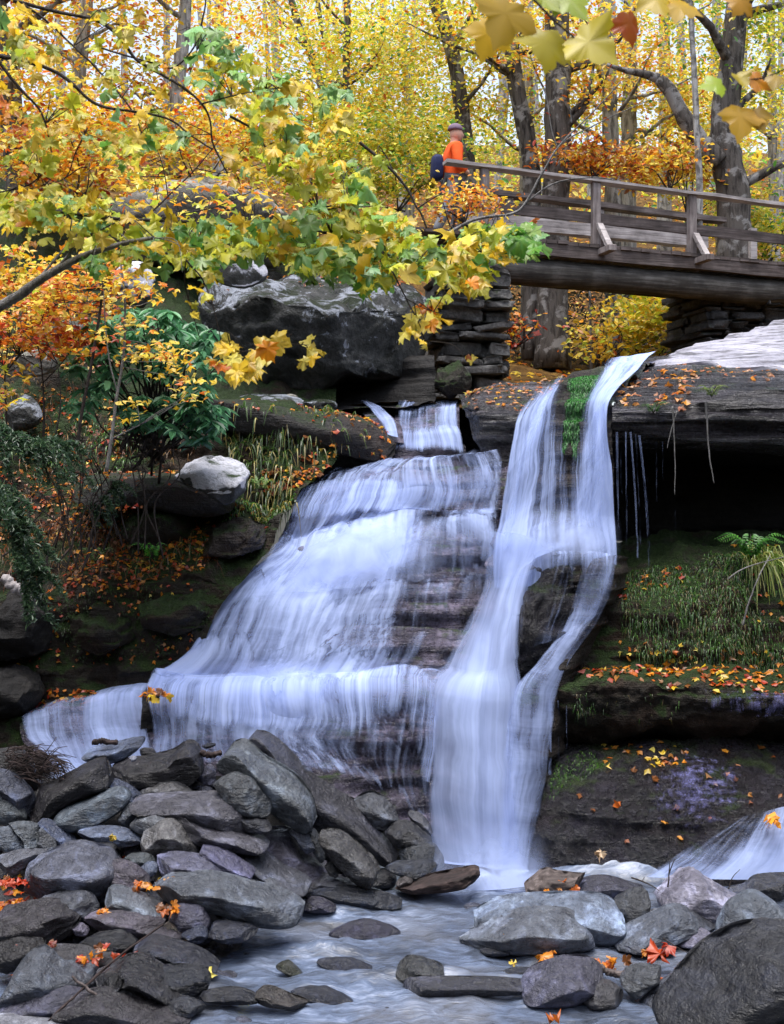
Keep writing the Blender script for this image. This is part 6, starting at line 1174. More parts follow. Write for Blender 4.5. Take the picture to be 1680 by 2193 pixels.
bough('hanging_spray', 'spray of drooping yellow maple leaves hanging before the huge dark boulder',
 [([(400,555,5),(430,590,5),(455,640,5),(470,700,5),(480,740,5)], 4, 2), ([(480,740,5),(530,752,5),(590,738,5),(660,740,5)], 3, 1.5), ([(400,555,5),(396,600,5.05),(408,650,5.1),(430,720,5.1)], 3, 2)],
 [(530,762,5,34,40,9,58,[(YEL,5)]),(500,735,5,26,28,7,54,[(YEL,5),(YGR,1)]),(585,728,5,28,18,7,48,[(YEL,5),(ORG,1)]),(655,752,5,22,30,6,54,[(YEL,5)]),(470,775,5,26,10,4,38,[(YEL,4),(ORG,2)]),(510,785,5,20,22,4,44,[(YEL,4)]),(420,640,5.1,30,34,6,40,[(YEL,4),(YGR,2)])], MY, seed=5, group=None)
bough('hanging_spray', 'spray of yellow orange maple leaves hanging beside the left stone abutment',
 [([(840,580,5.3),(870,640,5.3),(895,690,5.3),(910,730,5.3)], 3.5, 2), ([(870,640,5.3),(910,660,5.3),(940,670,5.3)], 2.5, 1.5)],
 [(880,690,5.3,24,24,7,46,[(YEL,5),(YGR,1)]),(925,665,5.3,28,28,9,48,[(YEL,3),(ORG,4)]),(912,735,5.3,10,8,2,36,[(YEL,3)]),(1000,770,5.3,7,12,2,32,[(YEL,2),(ORG,2)]),(940,630,5.3,24,18,5,44,MY)], MY, seed=6, group=None)
bough('bare_twig', 'thin bare grey branch slanting up across the bridge rail',
 [([(960,500,8),(1020,470,8),(1100,455,8),(1130,430,8),(1160,375,8),(1200,310,8),(1270,240,8),(1330,175,8)], 7, 2.5), ([(1200,310,8),(1230,290,8),(1300,255,8),(1390,215,8)], 4, 1.5), ([(1195,315,8),(1180,270,8),(1165,190,8)], 3, 1.5), ([(1130,430,8),(1190,390,8),(1270,378,8),(1320,382,8)], 4, 2), ([(1225,262,8),(1222,225,8)], 3, 1.5)],
 [(1090,470,8,60,18,5,18,[(ORG,3),(YEL,1)])], MY, bark='greytwig', seed=7, group=None)
bough('dark_twig', 'dark forked twig left of the bridge end above the leaf tips',
 [([(770,305,6),(800,325,6),(840,358,6),(870,395,6),(890,435,6),(905,455,6),(918,485,6)], 7, 4), ([(895,445,6),(935,420,6),(955,415,6)], 4, 2), ([(845,362,6),(830,330,6),(815,318,6)], 3, 2)],
 [(820,330,6,40,20,5,32,MY)], MY, seed=8, group=None)
# nearest leaves at the top edge: each is seen large, so each is a part of its own
def near_leaves(name, label, limbs, items, seed):
    root = empty(name, P(*limbs[0][0][0]), label, 'branch'); m = MB()
    for pts, w0, w1 in limbs:
        q = catmull([P(*a) for a in pts], 6*len(pts)); m.tube(q, np.linspace(w0, w1, len(q))*pts[0][2]/F/2, 7, .1, seed)
    m.build('twig', M['twig'], root=root)
    for (px, py, d, s, nx, nz, tx, tz_, pl) in items:
        o = leaves('leaf', [P(px, py, d)], [(nx, -1, nz)], [.84*s*d/F], pal(1, (pl, 1)), 'maple', 'maple', tip=np.array([(tx, -.1, tz_)]), root=root, warp=.02)
    return root
near_leaves('overhead_twig', 'close twig with large yellow leaves hanging in from the top edge right of centre', [([(1120,-30,2.4),(1150,5,2.4),(1190,45,2.4),(1230,80,2.4),(1262,118,2.4),(1290,140,2.4)], 6, 3)],
 [(1090,10,2.4,150,.25,.35,-.35,-1,[hx('#d0aa2c')]),(1168,70,2.4,135,.2,.5,-.1,-1,[hx('#bcae2a')]),(1240,80,2.4,140,-.3,.4,.75,-.7,[hx('#c0b02c')]),(1150,-12,2.45,90,.1,.8,.5,-.6,[hx('#94a42c')]),(1210,-8,2.45,100,.1,.6,.5,-.7,[hx('#8fa232')]),(1054,55,2.45,110,.3,.2,-.3,-1,[hx('#d4ac2e')])], 1)
near_leaves('overhead_twig', 'close twig with a curled rust brown leaf at the top edge', [([(1290,-40,2.5),(1320,-10,2.5),(1345,8,2.5)], 4, 2.5)], [(1345,32,2.5,88,.35,.1,.25,-1,[hx('#a4491c')]),(1440,8,2.6,90,.1,.7,.8,-.3,[hx('#c9a22c')]),(1400,-14,2.6,90,.1,.6,.2,-.8,[hx('#bfa42c')]),(1590,-8,2.6,80,.2,.5,-.4,-.8,[hx('#c9921f')])], 2)
near_leaves('overhead_twig', 'blurred close leaves hanging at the right edge below the top', [([(1700,140,2.6),(1640,165,2.6),(1600,172,2.6),(1585,190,2.6)], 4, 2.5)], [(1545,180,2.6,70,.2,.5,-.9,-.3,[hx('#97b032')]),(1610,168,2.6,70,.3,.5,.8,-.2,[hx('#bf7a24')]),(1588,235,2.6,100,.1,.35,-.15,-1,[hx('#cfa022')]),(1620,235,2.6,70,-.2,.3,.3,-1,[hx('#cda02c')]),(1580,160,2.6,54,.1,.7,.3,-.8,[hx('#b6a230')]),(1650,160,2.6,70,.1,.7,.9,-.3,[hx('#c7a53a')])], 3)
# ---------------------------------------------------------------- left bank plants
def sapling(name, label, stems, patches, mix, lsize, bark='twig', shape='star', group='bank saplings', seed=0, cat='sapling', sig=(.10, .1, .035), per=12, up=.5):
    r = np.random.default_rng(seed); root = empty(name, P(*stems[0][0][0]), label, cat, group); m = MB(); tw = []
    for pts, w0, w1 in stems:
        q = catmull([P(*a) for a in pts], 6*len(pts)); m.tube(q, np.linspace(w0, w1, len(q))*pts[0][2]/F/2, 6, .1, seed); tw.append(q)
    tw = np.concatenate(tw); A = []
    for (px, py, d, rx, ry, n) in patches:
        for k in range(n):
            c = P(px+r.uniform(-1, 1)*rx, py+r.uniform(-1, 1)*ry, d+r.normal(0, .35)); A.append(c+r.normal(size=(per, 3))*np.array(sig))
            if k % 3 == 0:
                a = tw[np.argmin(np.linalg.norm(tw-c, axis=1))]; m.tube(catmull([a, (a+c)/2+r.normal(0, .05, 3), c], 7), np.linspace(2.2, 1, 7)*d/F/2, 4)
    m.build('stems', M[bark], root=root); p = np.concatenate(A); n = len(p)
    leaves('leaves', p, upish(n, up), rng.uniform(.7, 1.3, n)*lsize, pal(n, *mix), shape, root=root, warp=.04); return root
sapling('bank_sapling', 'tall thin pale stemmed sapling standing in front of the rhododendron', [([(228,1010,11.5),(240,930,11.5),(250,850,11.5),(262,780,11.5),(268,700,11.5),(266,620,11.5),(258,560,11.5)], 8, 4), ([(252,840,11.5),(236,780,11.5),(226,700,11.5),(222,620,11.5)], 4, 2), ([(238,940,11.5),(300,910,11.5)], 3, 2)], [(300,742,11.5,60,26,9),(330,760,11.5,60,22,9),(370,790,11.5,50,34,8),(400,830,11.5,30,22,5),(270,690,11.5,50,20,7),(260,600,11.5,50,30,8),(320,620,11.4,60,14,8),(300,860,11.5,40,40,4)], [(YEL, 5), (ORG, 1.2)], .075, 'greytwig', seed=1, per=6, sig=(.09, .09, .03))
sapling('bank_sapling', 'dark slanting stem rising through the left bank shrubs', [([(165,960,11.8),(176,880,11.8),(192,800,11.8),(206,720,11.8),(218,640,11.8),(226,560,11.8),(232,480,11.8)], 8, 5), ([(120,930,11.8),(130,860,11.8),(124,780,11.8)], 4, 2)], [(160,600,11.9,110,50,26),(90,640,12,90,40,20),(220,560,11.8,60,40,12)], [(YEL, 4), (ORG, 3), (YGR, .6)], .085, seed=2, per=9)
sapling('bank_sapling', 'orange and red leafed shrub at the left edge below the grey limb', [([(90,980,12.2),(94,900,12.2),(92,820,12.2),(86,760,12.2)], 6, 3), ([(92,820,12.2),(130,780,12.2),(160,740,12.2)], 3, 2), ([(88,790,12.2),(40,760,12.2)], 3, 2)], [(60,660,12.4,110,60,34),(130,740,12.2,70,30,20),(40,720,12.3,70,40,18),(150,690,12.4,90,40,22)], [(ORG, 4), (YEL, 3), (RED, 2)], .085, seed=3, per=11)
sapling('bank_sapling', 'yellow leafed shrub among dark rocks near the left edge', [([(20,1000,12.5),(14,900,12.5),(10,800,12.5)], 5, 3)], [(20,560,12.6,70,50,18),(20,830,12.5,40,50,6),(60,600,12.6,80,30,16)], [(YEL, 4), (ORG, 2), (YGR, 1)], .09, seed=4, per=9)
sapling('thorny_shrub', 'leafless reddish brown thicket on the left bank below the rhododendron', [([(120+14*k+random.uniform(-12,12),1160+random.uniform(-20,40),12.6),(110+15*k+random.uniform(-30,30),1080,12.6),(100+15*k+random.uniform(-50,50),1000+random.uniform(-30,20),12.6),(90+16*k+random.uniform(-70,70),930+random.uniform(-30,40),12.6)], 4, 1.5) for k in range(17)], [(140,1010,12.7,110,70,14),(190,1080,12.6,100,60,10)], [(ORG, 3), (RED, 2), (BRN, 3)], .05, seed=5, per=5, group=None)
sapling('thorny_shrub', 'tangle of dead brown stems at the left edge above the leaf terrace', [([(20+16*k+random.uniform(-20,20),1210+random.uniform(-20,30),12.3),(30+16*k+random.uniform(-30,30),1150,12.3),(20+18*k+random.uniform(-50,50),1080+random.uniform(-20,20),12.3),(10+18*k+random.uniform(-80,80),1030+random.uniform(-30,30),12.3)], 4, 1.5) for k in range(13)], [(120,1130,12.4,110,50,10)], [(BRN, 3), (ORG, 2)], .05, seed=6, per=5, group=None)
sapling('bare_sapling', 'dark twiggy sapling with few leaves standing before the upper boulder', [([(230,560,9),(300,480,9),(360,420,9),(420,360,9),(470,300,9)], 5, 2), ([(300,480,9),(380,460,9),(470,440,9),(560,400,9)], 4, 1.5), ([(360,420,9),(350,360,9),(330,300,9)], 3, 1.5), ([(470,440,9),(520,460,9),(580,470,9)], 3, 1.5), ([(420,360,9),(480,370,9),(560,350,9)], 3, 1.5)], [(400,420,9,150,60,26),(320,380,9,70,50,10),(540,430,9,70,50,14)], [(YEL, 4), (ORG, 2), (YGR, 2)], .075, seed=8, per=5, group=None)
# rhododendron
rc = P(320, 800, 12.9); root = empty('rhododendron', P(330, 960, 13.4), 'dark green glossy rhododendron bush on the left bank beside the huge dark boulder', 'bush'); m = MB(); r = np.random.default_rng(3)
W = []; D_ = []
for (px, py, rx, ry, n) in [(330,720,150,60,52),(250,760,110,60,34),(400,770,80,70,40),(210,840,70,60,22),(370,880,110,50,60),(430,900,50,46,30),(300,690,90,40,24),(440,830,40,60,20)]:
    for k in range(int(n*.75)):
        a = r.uniform(0, 6.283); q = math.sqrt(r.uniform()); W.append(P(px+rx*q*math.cos(a), py+ry*q*math.sin(a), 12.9+r.uniform(-.75, .5)))
W = np.array(W); base = P(330, 950, 13.5)
for w in W[::3]: m.tube(catmull([base+r.normal(0, .15, 3), (base+w)/2+r.normal(0, .1, 3), w], 8), np.linspace(.016, .005, 8), 5)
m.build('stems', M['twig'], root=root)
k = 9; pos = np.repeat(W, k, 0); n = len(pos); az = np.tile(np.arange(k)*2.399, len(W))+np.repeat(r.uniform(0, 6, len(W)), k)
tip = np.stack([np.cos(az), np.sin(az), -.45-.5*r.uniform(size=n)], -1); nn = np.stack([.4*np.cos(az), .4*np.sin(az), np.ones(n)], -1)
leaves('foliage', pos+rng.normal(0, .012, (n, 3)), nn, rng.uniform(.11, .23, n), pal(n, ([hx('#447a50'), hx('#5a9464'), hx('#74a878'), hx('#3a6a48')], 1)), 'long', tip=tip, root=root, stretch=(1.15, 1, 1), warp=.03)
# hemlock boughs at the left edge
def hemlock(label, pts, d, n, spread, seed):
    r = np.random.default_rng(seed); q = catmull([P(x, y, d) for x, y in pts], 40); root = empty('hemlock_bough', q[0], label, 'branch', 'hemlock boughs at the left edge'); m = MB(); m.tube(q, np.linspace(.02, .005, 40), 6); pos = []; tips = []
    for k in range(n):
        i = r.integers(3, 40); a = q[i]; v = unit(np.array([r.uniform(.1, 1), r.normal(0, .6), r.uniform(-.75, .1)])); ln = spread*r.uniform(.35, 1); w = catmull([a, a+v*ln*.5+np.array([0, 0, .03]), a+v*ln+np.array([0, 0, -.12*ln/.4])], 16); m.tube(w, np.linspace(.006, .002, 16), 4)
        for t in w[2:]:
            for s in range(9): pos.append(t+r.normal(0, .012, 3)); tips.append(v*.5+r.normal(0, .6, 3))
    m.build('twigs', M['twig'], root=root); pos = np.array(pos); nn = len(pos)
    leaves('needles', pos, rng.normal(size=(nn, 3))+np.array([0, -.4, .8]), rng.uniform(.03, .055, nn), pal(nn, ([hx('#2f4a30'), hx('#3d5a3a'), hx('#56704a'), hx('#3a5440')], 1)), 'dia', tip=np.array(tips), root=root, stretch=(.42, 1, 1)); return root
hemlock('feathery dark green hemlock bough drooping at the left edge above the leaf terrace', [(-80,1010),(-20,1060),(20,1130),(40,1200),(50,1260)], 7.5, 46, .34, 1)
hemlock('feathery grey green hemlock bough at the left edge below the pale stone', [(-80,900),(-10,925),(60,945),(130,960)], 8., 40, .34, 2)
hemlock('small hemlock sprig on the bank left of the mossy slab', [(240,1030),(230,1055),(205,1075),(180,1090)], 12.4, 16, .28, 3)
# ---------------------------------------------------------------- grasses, ferns, moss, litter
def pick(key, n, poly, seed=0, jitter=True):
    """random points on a built surface inside a traced polygon"""
    if key in ROCKG:
        p, nn = ROCKG[key]; r = np.random.default_rng(seed); q = np.stack([CX+F*p[:, 0]/p[:, 1], CY-F*(p[:, 2]-H)/p[:, 1]], -1); poly = np.asarray(poly, float); ins = np.zeros(len(p), bool); j = len(poly)-1
        for i in range(len(poly)):
            ins ^= ((poly[i, 1] > q[:, 1]) != (poly[j, 1] > q[:, 1])) & (q[:, 0] < (poly[j, 0]-poly[i, 0])*(q[:, 1]-poly[i, 1])/(poly[j, 1]-poly[i, 1]+1e-9)+poly[i, 0]); j = i
        idx = np.where(ins & (nn[:, 1] < .45) & (nn[:, 2] > -.2))[0]
        if not len(idx): return np.zeros((0, 3)), np.zeros((0, 3))
        k = r.choice(idx, n); return p[k]+r.normal(0, .02, (n, 3))*np.array([1, 1, .2]), nn[k]
    G, Nn, pix = SURF[key]; r = np.random.default_rng(seed); poly = np.asarray(poly, float)
    x, y = pix[..., 0].ravel(), pix[..., 1].ravel(); ins = np.zeros(len(x), bool); j = len(poly)-1
    for i in range(len(poly)):
        c = ((poly[i, 1] > y) != (poly[j, 1] > y)) & (x < (poly[j, 0]-poly[i, 0])*(y-poly[i, 1])/(poly[j, 1]-poly[i, 1]+1e-9)+poly[i, 0]); ins ^= c; j = i
    idx = np.where(ins)[0]
    if not len(idx): return np.zeros((0, 3)), np.zeros((0, 3))
    a = np.linalg.norm(np.cross(np.gradient(G, axis=0), np.gradient(G, axis=1)), axis=-1).ravel()[idx]; k = r.choice(idx, n, p=a/a.sum())
    nv, nu = G.shape[:2]; i0, j0 = np.minimum(k//nu, nv-2), np.minimum(k % nu, nu-2); u, v = r.uniform(size=(2, n, 1))
    g = G[i0, j0]*(1-u)*(1-v)+G[i0, j0+1]*u*(1-v)+G[i0+1, j0]*(1-u)*v+G[i0+1, j0+1]*u*v
    return g, Nn.reshape(-1, 3)[k]
LITTER = []
def litter(key, n, poly, size, mix, seed, lift=.015, flat=.35, upb=.6):
    p, nn = pick(key, n, poly, seed)
    if len(p): LITTER.append((p+nn*lift, unit(nn+np.array([0, 0, upb])+rng.normal(0, flat, p.shape)), rng.uniform(.6, 1.25, len(p))*size, pal(len(p), *mix)))
LO = [(ORG, 4), (RED, 2), (BRN, 4), (YEL, .8)]; LY = [(YEL, 3), (ORG, 3), (BRN, 2)]; LP = [([hx('#c98e6a'), hx('#b8785a'), hx('#d3a884')], 3), (ORG, 2), (BRN, 2)]
litter('slope', 210, [(1240,1440),(1420,1428),(1700,1420),(1700,1482),(1500,1478),(1420,1464),(1250,1458)], .085, LO, 1)
litter('slope', 30, [(1260,1260),(1450,1210),(1470,1240),(1300,1300)], .075, LO, 2); litter('slope', 40, [(1320,1370),(1690,1380),(1690,1425),(1340,1430)], .075, LY, 3); litter('slope', 26, [(1560,1150),(1690,1160),(1690,1330),(1600,1340)], .07, LO, 4)
litter('hump', 34, [(1290,1590),(1480,1590),(1480,1640),(1290,1660)], .085, LY, 5); litter('hump', 26, [(1200,1640),(1690,1600),(1690,1800),(1240,1800)], .08, LP, 6)
litter('bank', 420, [(150,1195),(250,1165),(420,1150),(480,1190),(400,1225),(250,1262),(130,1285)], .07, LO, 7); litter('bank', 160, [(40,1470),(240,1480),(220,1500),(60,1540)], .065, LO, 8)
litter('bank', 900, [(-50,560),(300,600),(260,800),(-50,800)], .085, [(ORG, 4), (YEL, 3), (RED, 2), (BRN, 2)], 9); litter('bank', 260, [(-50,820),(200,820),(330,930),(300,1000),(-50,1000)], .07, LO, 10)
litter('bank', 150, [(640,860),(830,920),(830,1000),(640,1000)], .07, LO, 11); litter('bank', 120, [(560,1010),(760,1000),(650,1040),(560,1060)], .065, LO, 12); litter('bank', 500, [(-40,1000),(340,1020),(340,1150),(-40,1180)], .06, LO+LP, 13); litter('bank', 160, [(340,1100),(600,1080),(560,1180),(340,1160)], .06, LO, 23); litter('bank', 200, [(0,1255),(300,1240),(420,1240),(420,1420),(0,1440)], .05, LO, 24)
litter('blk', 190, [(1000,825),(1225,812),(1200,875),(995,868)], .07, LP+[(YEL, 1.)], 14); litter('cliff', 110, [(1330,800),(1500,790),(1470,872),(1320,868)], .085, LP, 15); litter('cliff', 120, [(1430,770),(1690,780),(1690,812),(1400,806)], .07, LP, 16)
litter('grassy_slab', 150, [(620,860),(845,900),(845,985),(700,985),(560,930)], .07, LO, 31); litter('grassy_slab', 40, [(460,850),(640,855),(640,930),(460,920)], .06, LO, 32); litter('great_boulder', 70, [(430,550),(940,560),(940,640),(430,640)], .08, LO+LP, 33); litter('upper_boulder', 160, [(230,340),(650,340),(650,520),(230,520)], .08, LO, 34); litter('mossy_slab', 60, [(150,1000),(500,1000),(440,1060),(150,1060)], .06, LO, 35)
litter('cas', 10, [(690,1010),(760,1005),(700,1045),(650,1075)], .07, LO, 17); litter('gravel', 240, [(0,1780),(350,1780),(420,2120),(0,2150)], .075, LO, 18, lift=.05); litter('gravel', 40, [(0,1870),(60,1870),(60,1930),(0,1930)], .085, [(ORG, 2), (RED, 3)], 19, lift=.12)
litter('hill', 9000, [(-300,330),(1900,420),(1900,800),(700,850),(-300,700)], .17, [(YEL, 3), (ORG, 3), (BRN, 3)], 20, lift=.03)
pp, nn, ss, cc = [np.concatenate([l[k] for l in LITTER]) for k in range(4)]
tag(leaves('leaf_litter', pp, nn, ss, cc, 'star', warp=.08), 'fallen orange, red and yellow leaves strewn over ledges and banks', 'fallen leaves', kind='stuff')
# single fallen leaves lying on stones in the stream
def fallen(px, py, d, s, pl, label, nx=0., nz=1., shape='maple', grp=None, n=1, spread=0):
    if n == 1: s = s*.8
    p = P(px, py, d)+rng.normal(0, 1, (n, 3))*np.array([spread, spread*.5, spread*.25])*d/F
    o = leaves('fallen_leaf' if n == 1 else 'leaf_drift', p, np.tile([nx, -.55, nz], (n, 1))+rng.normal(0, .25 if n == 1 else .55, (n, 3)), rng.uniform(.8, 1.15, n)*s*d/F, pal(n, (pl, 1)), shape, 'leaf', warp=.2 if n == 1 else .1); return tag(o, label, 'leaf' if n == 1 else 'fallen leaves', grp, None if n == 1 else 'stuff')
def dv(px, py): return float(dW(py))
fallen(878, 2056, 9.42, 30, YEL, 'yellow leaf on top of the mossy rock in mid stream, right one of two'); fallen(892, 2058, 9.40, 26, ORG, 'orange leaf on the mossy rock in mid stream, partly under the yellow one')
fallen(1165, 2058, 9.6, 44, ORG, 'orange yellow leaf floating before the grey arched boulder'); fallen(1103, 2064, 9.55, 20, YEL, 'small yellow leaf on a dark wet stone left of the orange floating leaf')
fallen(1090, 2025, 9.75, 36, ORG, 'orange brown leaf at the waterline of the grey arched boulder'); fallen(990, 2140+15, 8.75, 1, BRN, 'tiny brown speck of leaf on the stream at the bottom') if 0 else None
fallen(1415, 2050, 9.35, 60, RED, 'long red brown leaf draped over twigs right of the purple mottled boulder'); fallen(1440, 2032, 9.4, 42, RED, 'red leaf behind the long red brown draped leaf'); fallen(1385, 2036, 9.45, 24, ORG, 'small pale orange leaf floating left of the red leaves')
fallen(1272, 2105, 8.98, 40, ORG, 'bright orange leaf upright on the small rounded brown boulder'); fallen(1425, 2096, 9.1, 26, ORG, 'pale orange leaf by the slab on the huge black boulder'); fallen(1466, 2070, 9.15, 40, BRN, 'curled brown leaf beside the huge black boulder')
fallen(445, 2090, 8.9, 30, YEL, 'orange yellow leaf hanging on the black wet block by the stream'); fallen(530, 2138, 8.85, 44, YGR, 'yellow green leaf on the flat rock awash in the stream'); fallen(243, 1790, 10.45, 24, YEL, 'yellow leaf on the flat pale bluish stone')
fallen(1290, 1826, 11.6, 34, [hx('#d6b894')], 'pale curled leaf near the foot of the dark rock hump'); fallen(1660, 1750, 11.55, 34, ORG, 'pink orange leaf beside the white fan at the right edge'); fallen(1190, 2186, 8.4, 30, ORG, 'orange leaf cut off by the bottom edge')
LS = 'heaps of fallen leaves caught between stones'
for (px, py, d, sz, n, sp, pl, lb) in [(225,2050,9.05,22,12,24,RED,'bright red leaves caught above the black arched slab'),(80,2028,9.15,20,9,18,RED,'red orange leaves on the long flat brown rock'),(335,1895,9.9,20,12,16,ORG,'orange leaves wedged beside the whale backed rock'),(360,1950,9.5,20,10,14,ORG,'orange leaves behind the round purple cobble'),(30,1888,10.0,24,10,14,RED,'red orange leaves at the left edge beside the large pitted boulder'),(50,1940,9.7,20,8,16,ORG,'orange leaves under the large pitted boulder'),(1300,2068,9.15,26,9,24,ORG,'rusty leaves on dark driftwood behind the rounded brown boulder'),(225,1950,9.6,16,5,10,ORG,'few orange leaves left of the pale blue grey slab'),(332,1486,12.2,22,9,12,YEL,'yellow brown leaves on the narrow rock splitting the shelf fall'),(1200,1900,11.0,22,7,16,ORG,'orange leaves under the dark driftwood in the pool')]:
    fallen(px, py, d, sz*.85, pl+BRN[:1]+ORG[:1], lb, grp=LS, n=n+3, spread=sp*1.15)
# grass blades
def blades(name, label, key_polys, length, mix, kind='stuff', cat='grass', width=.012, droop=1., nb=5, root=None):
    V = []; Fq = []; C = []; n0 = 0
    for (key, n, poly, seed) in key_polys:
        p, nn = pick(key, n*2, poly, seed); kp = fbm(p*2.2+seed, 3, seed)+rng.normal(0, .3, len(p))-.08 > (-1 if key == 'tall' else 0); p, nn = p[kp], nn[kp]; n = len(p)
        if not n: continue
        ln = length*rng.uniform(.3, 1.3, n)[:, None]; out_d = unit(nn*np.array([1, 1, .3])+rng.normal(0, .45, (n, 3))); t = np.linspace(0, 1, nb)[None, :, None]
        path = p[:, None]+ln[:, None]*(out_d[:, None]*(t*.55)+np.array([0, 0, 1.])*(t*.75-droop*1.1*t**2))
        side = unit(np.cross(out_d, np.array([0, 0, 1.]))+rng.normal(0, .3, (n, 3)))[:, None]*width*(1-t*.85)
        v = np.stack([path-side, path+side], 2).reshape(n, nb*2, 3); i = np.arange(nb-1)*2; q = np.stack([i, i+1, i+3, i+2], -1)
        V.append(v.reshape(-1, 3)); Fq.append((q[None]+np.arange(n)[:, None, None]*nb*2).reshape(-1, 4)+n0); n0 += n*nb*2; C.append(np.repeat(pal(n, *mix), nb*2, 0))
    o = make_mesh(name, np.concatenate(V), np.concatenate(Fq), M['leaf'], True, col=np.concatenate(C)); return tag(o, label, cat, kind=kind)
GR = [([hx('#3c5a22'), hx('#56702e'), hx('#2c461c')], 5), ([hx('#a89a52'), hx('#8a7a3e')], 2)]
blades('grass', 'long drooping yellow green grass over the ledge left of the upper fall', [('grassy_slab', 420, [(470,870),(700,880),(790,910),(760,985),(480,960)], 41), ('bank', 340, [(460,880),(760,890),(760,985),(480,960)], 1), ('bank', 260, [(500,960),(620,960),(640,1080),(540,1150),(510,1100)], 2)],   .30, GR, droop=1.3)
blades('grass', 'fine green grass and moss on the slope right of the falls', [('slope', 5200, [(1330,1230),(1500,1200),(1690,1180),(1690,1420),(1380,1425),(1330,1330)], 3), ('slope', 500, [(1230,1475),(1460,1485),(1440,1540),(1230,1530)], 33)], .10, [([hx('#2f5a1e'), hx('#47752a'), hx('#24441a'), hx('#5a8a34')], 5), ([hx('#6a6a3a'), hx('#7a6a42')], 1.6)], droop=1.25, width=.0045)
blades('grass', 'pale dry grass tuft arching at the right edge above the leaf shelf', [('slope', 130, [(1600,1190),(1660,1190),(1660,1225),(1590,1230)], 4)], .45, [([hx('#8fa04a'), hx('#b5b46a'), hx('#6f8a3a')], 1)], droop=1.35)
blades('moss', 'short green moss on the left bank cliff', [('mossy_slab', 500, [(200,1000),(440,1000),(400,1050),(200,1050)], 42), ('mossy_rock', 1200, [(250,1090),(420,1090),(420,1150),(250,1150)], 43), ('mossy_rock.001', 900, [(300,1260),(470,1260),(470,1330),(300,1330)], 44), ('bank', 3000, [(130,1285),(330,1245),(400,1300),(380,1400),(200,1420),(130,1400)], 5), ('bank', 900, [(520,1070),(620,1080),(560,1160),(500,1140)], 6), ('bank', 800, [(260,1090),(420,1095),(410,1160),(260,1150)], 7)], .05, [([hx('#2c4a14'), hx('#3d5e1c'), hx('#233a14')], 1)], cat='moss', droop=.9, width=.006)
blades('moss', 'bright green hanging moss strip between the two jets of the tall fall', [('tall', 4200, [(1222,822),(1288,800),(1268,850),(1245,900),(1236,985),(1222,940),(1206,970),(1212,880)], 8)], .055, [([hx('#256a20'), hx('#337f2a'), hx('#1a501a'), hx('#4a9a3a')], 1)], cat='moss', droop=1.2, width=.006)
blades('moss', 'yellow green moss on the foot of the right hand rock hump', [('hump', 700, [(1190,1640),(1260,1600),(1300,1640),(1230,1680),(1180,1720)], 9), ('rst', 300, [(1120,1380),(1150,1340),(1140,1430),(1110,1500)], 10)], .05, [([hx('#3a6a1c'), hx('#5a8a24'), hx('#2a4a16')], 1)], cat='moss', droop=1.3, width=.006)
blades('dry_grass', 'dry brown and tan grass stems tangled over the left bank', [('bank', 900, [(-60,1000),(330,1010),(340,1170),(-60,1200)], 15), ('bank', 700, [(0,1130),(470,1110),(470,1200),(250,1240),(0,1270)], 16), ('bank', 500, [(-60,800),(200,800),(430,930),(430,1000),(-60,1000)], 17)], .30, [([hx('#7a5a38'), hx('#9a7a4e'), hx('#5a3f28'), hx('#8a4a2a')], 1)], droop=.9, width=.005)
blades('low_plants', 'small green plants growing among the leaves of the left bank', [('bank', 500, [(150,1150),(450,1130),(470,1190),(200,1240)], 18), ('bank', 500, [(-60,880),(300,900),(300,1010),(-60,1010)], 19), ('bank', 600, [(480,1080),(640,1060),(560,1180),(460,1170)], 20)], .13, [([hx('#3f6a26'), hx('#5a8a34'), hx('#2f5222')], 1)], droop=1.2, width=.010)
def fern(label, px, py, d, n, ln, cols, seed):
    r = np.random.default_rng(seed); c = P(px, py, d); root = empty('fern', c, label, 'fern'); m = MB(); pos = []; tp = []; nr = []; sz = []
    for k in range(n):
        a = r.uniform(0, 6.28); v = np.array([math.cos(a), math.sin(a)*.7-.2, 0]); L_ = ln*r.uniform(.7, 1.1); q = catmull([c, c+v*L_*.4+np.array([0, 0, L_*.55]), c+v*L_*.85+np.array([0, 0, L_*.45])], 16); m.tube(q, np.linspace(.004, .0015, 16), 4); tg = np.gradient(q, axis=0)
        for i in range(2, 16):
            sd = unit(np.cross(tg[i], [0, 0, 1.]))
            for s in (-1, 1): pos.append(q[i]+sd*s*.02); tp.append(sd*s+unit(tg[i])*.5); nr.append(np.array([0, -.3, 1.])); sz.append(L_*.26*(1-i/19))
    m.build('stalks', M['twig'], root=root); n_ = len(pos); leaves('fronds', np.array(pos), np.array(nr), np.array(sz), pal(n_, (cols, 1)), 'long', tip=np.array(tp), root=root); return root
fern('bright green fern on the orange leaf terrace of the left bank', 325, 1195, 12.95, 11, .26, [hx('#4f9a2c'), hx('#66b03a')], 1)
fern('dull green fern left of the bright green fern on the terrace', 205, 1205, 12.95, 9, .28, [hx('#5a7a44'), hx('#7f9a5a')], 2)
fern('small yellow green fern on the bank under the white topped rock', 560, 1050, 13.7, 9, .24, [hx('#5f8a30'), hx('#86a046')], 3)
fern('green ferny plant at the top of the right hand mossy slope', 1610, 1195, 12.9, 16, .42, [hx('#3c7a2a'), hx('#5a963a')], 4)
fern('green leafy tuft hanging on the lip of the overhanging ledge', 1525, 850, 12.85, 12, .2, [hx('#8a9a48'), hx('#6a8a3a')], 5)
fern('dark green tuft under the lip of the overhanging ledge, near the tall fall', 1400, 885, 12.9, 10, .2, [hx('#3c6a2a'), hx('#4f7a34')], 6)
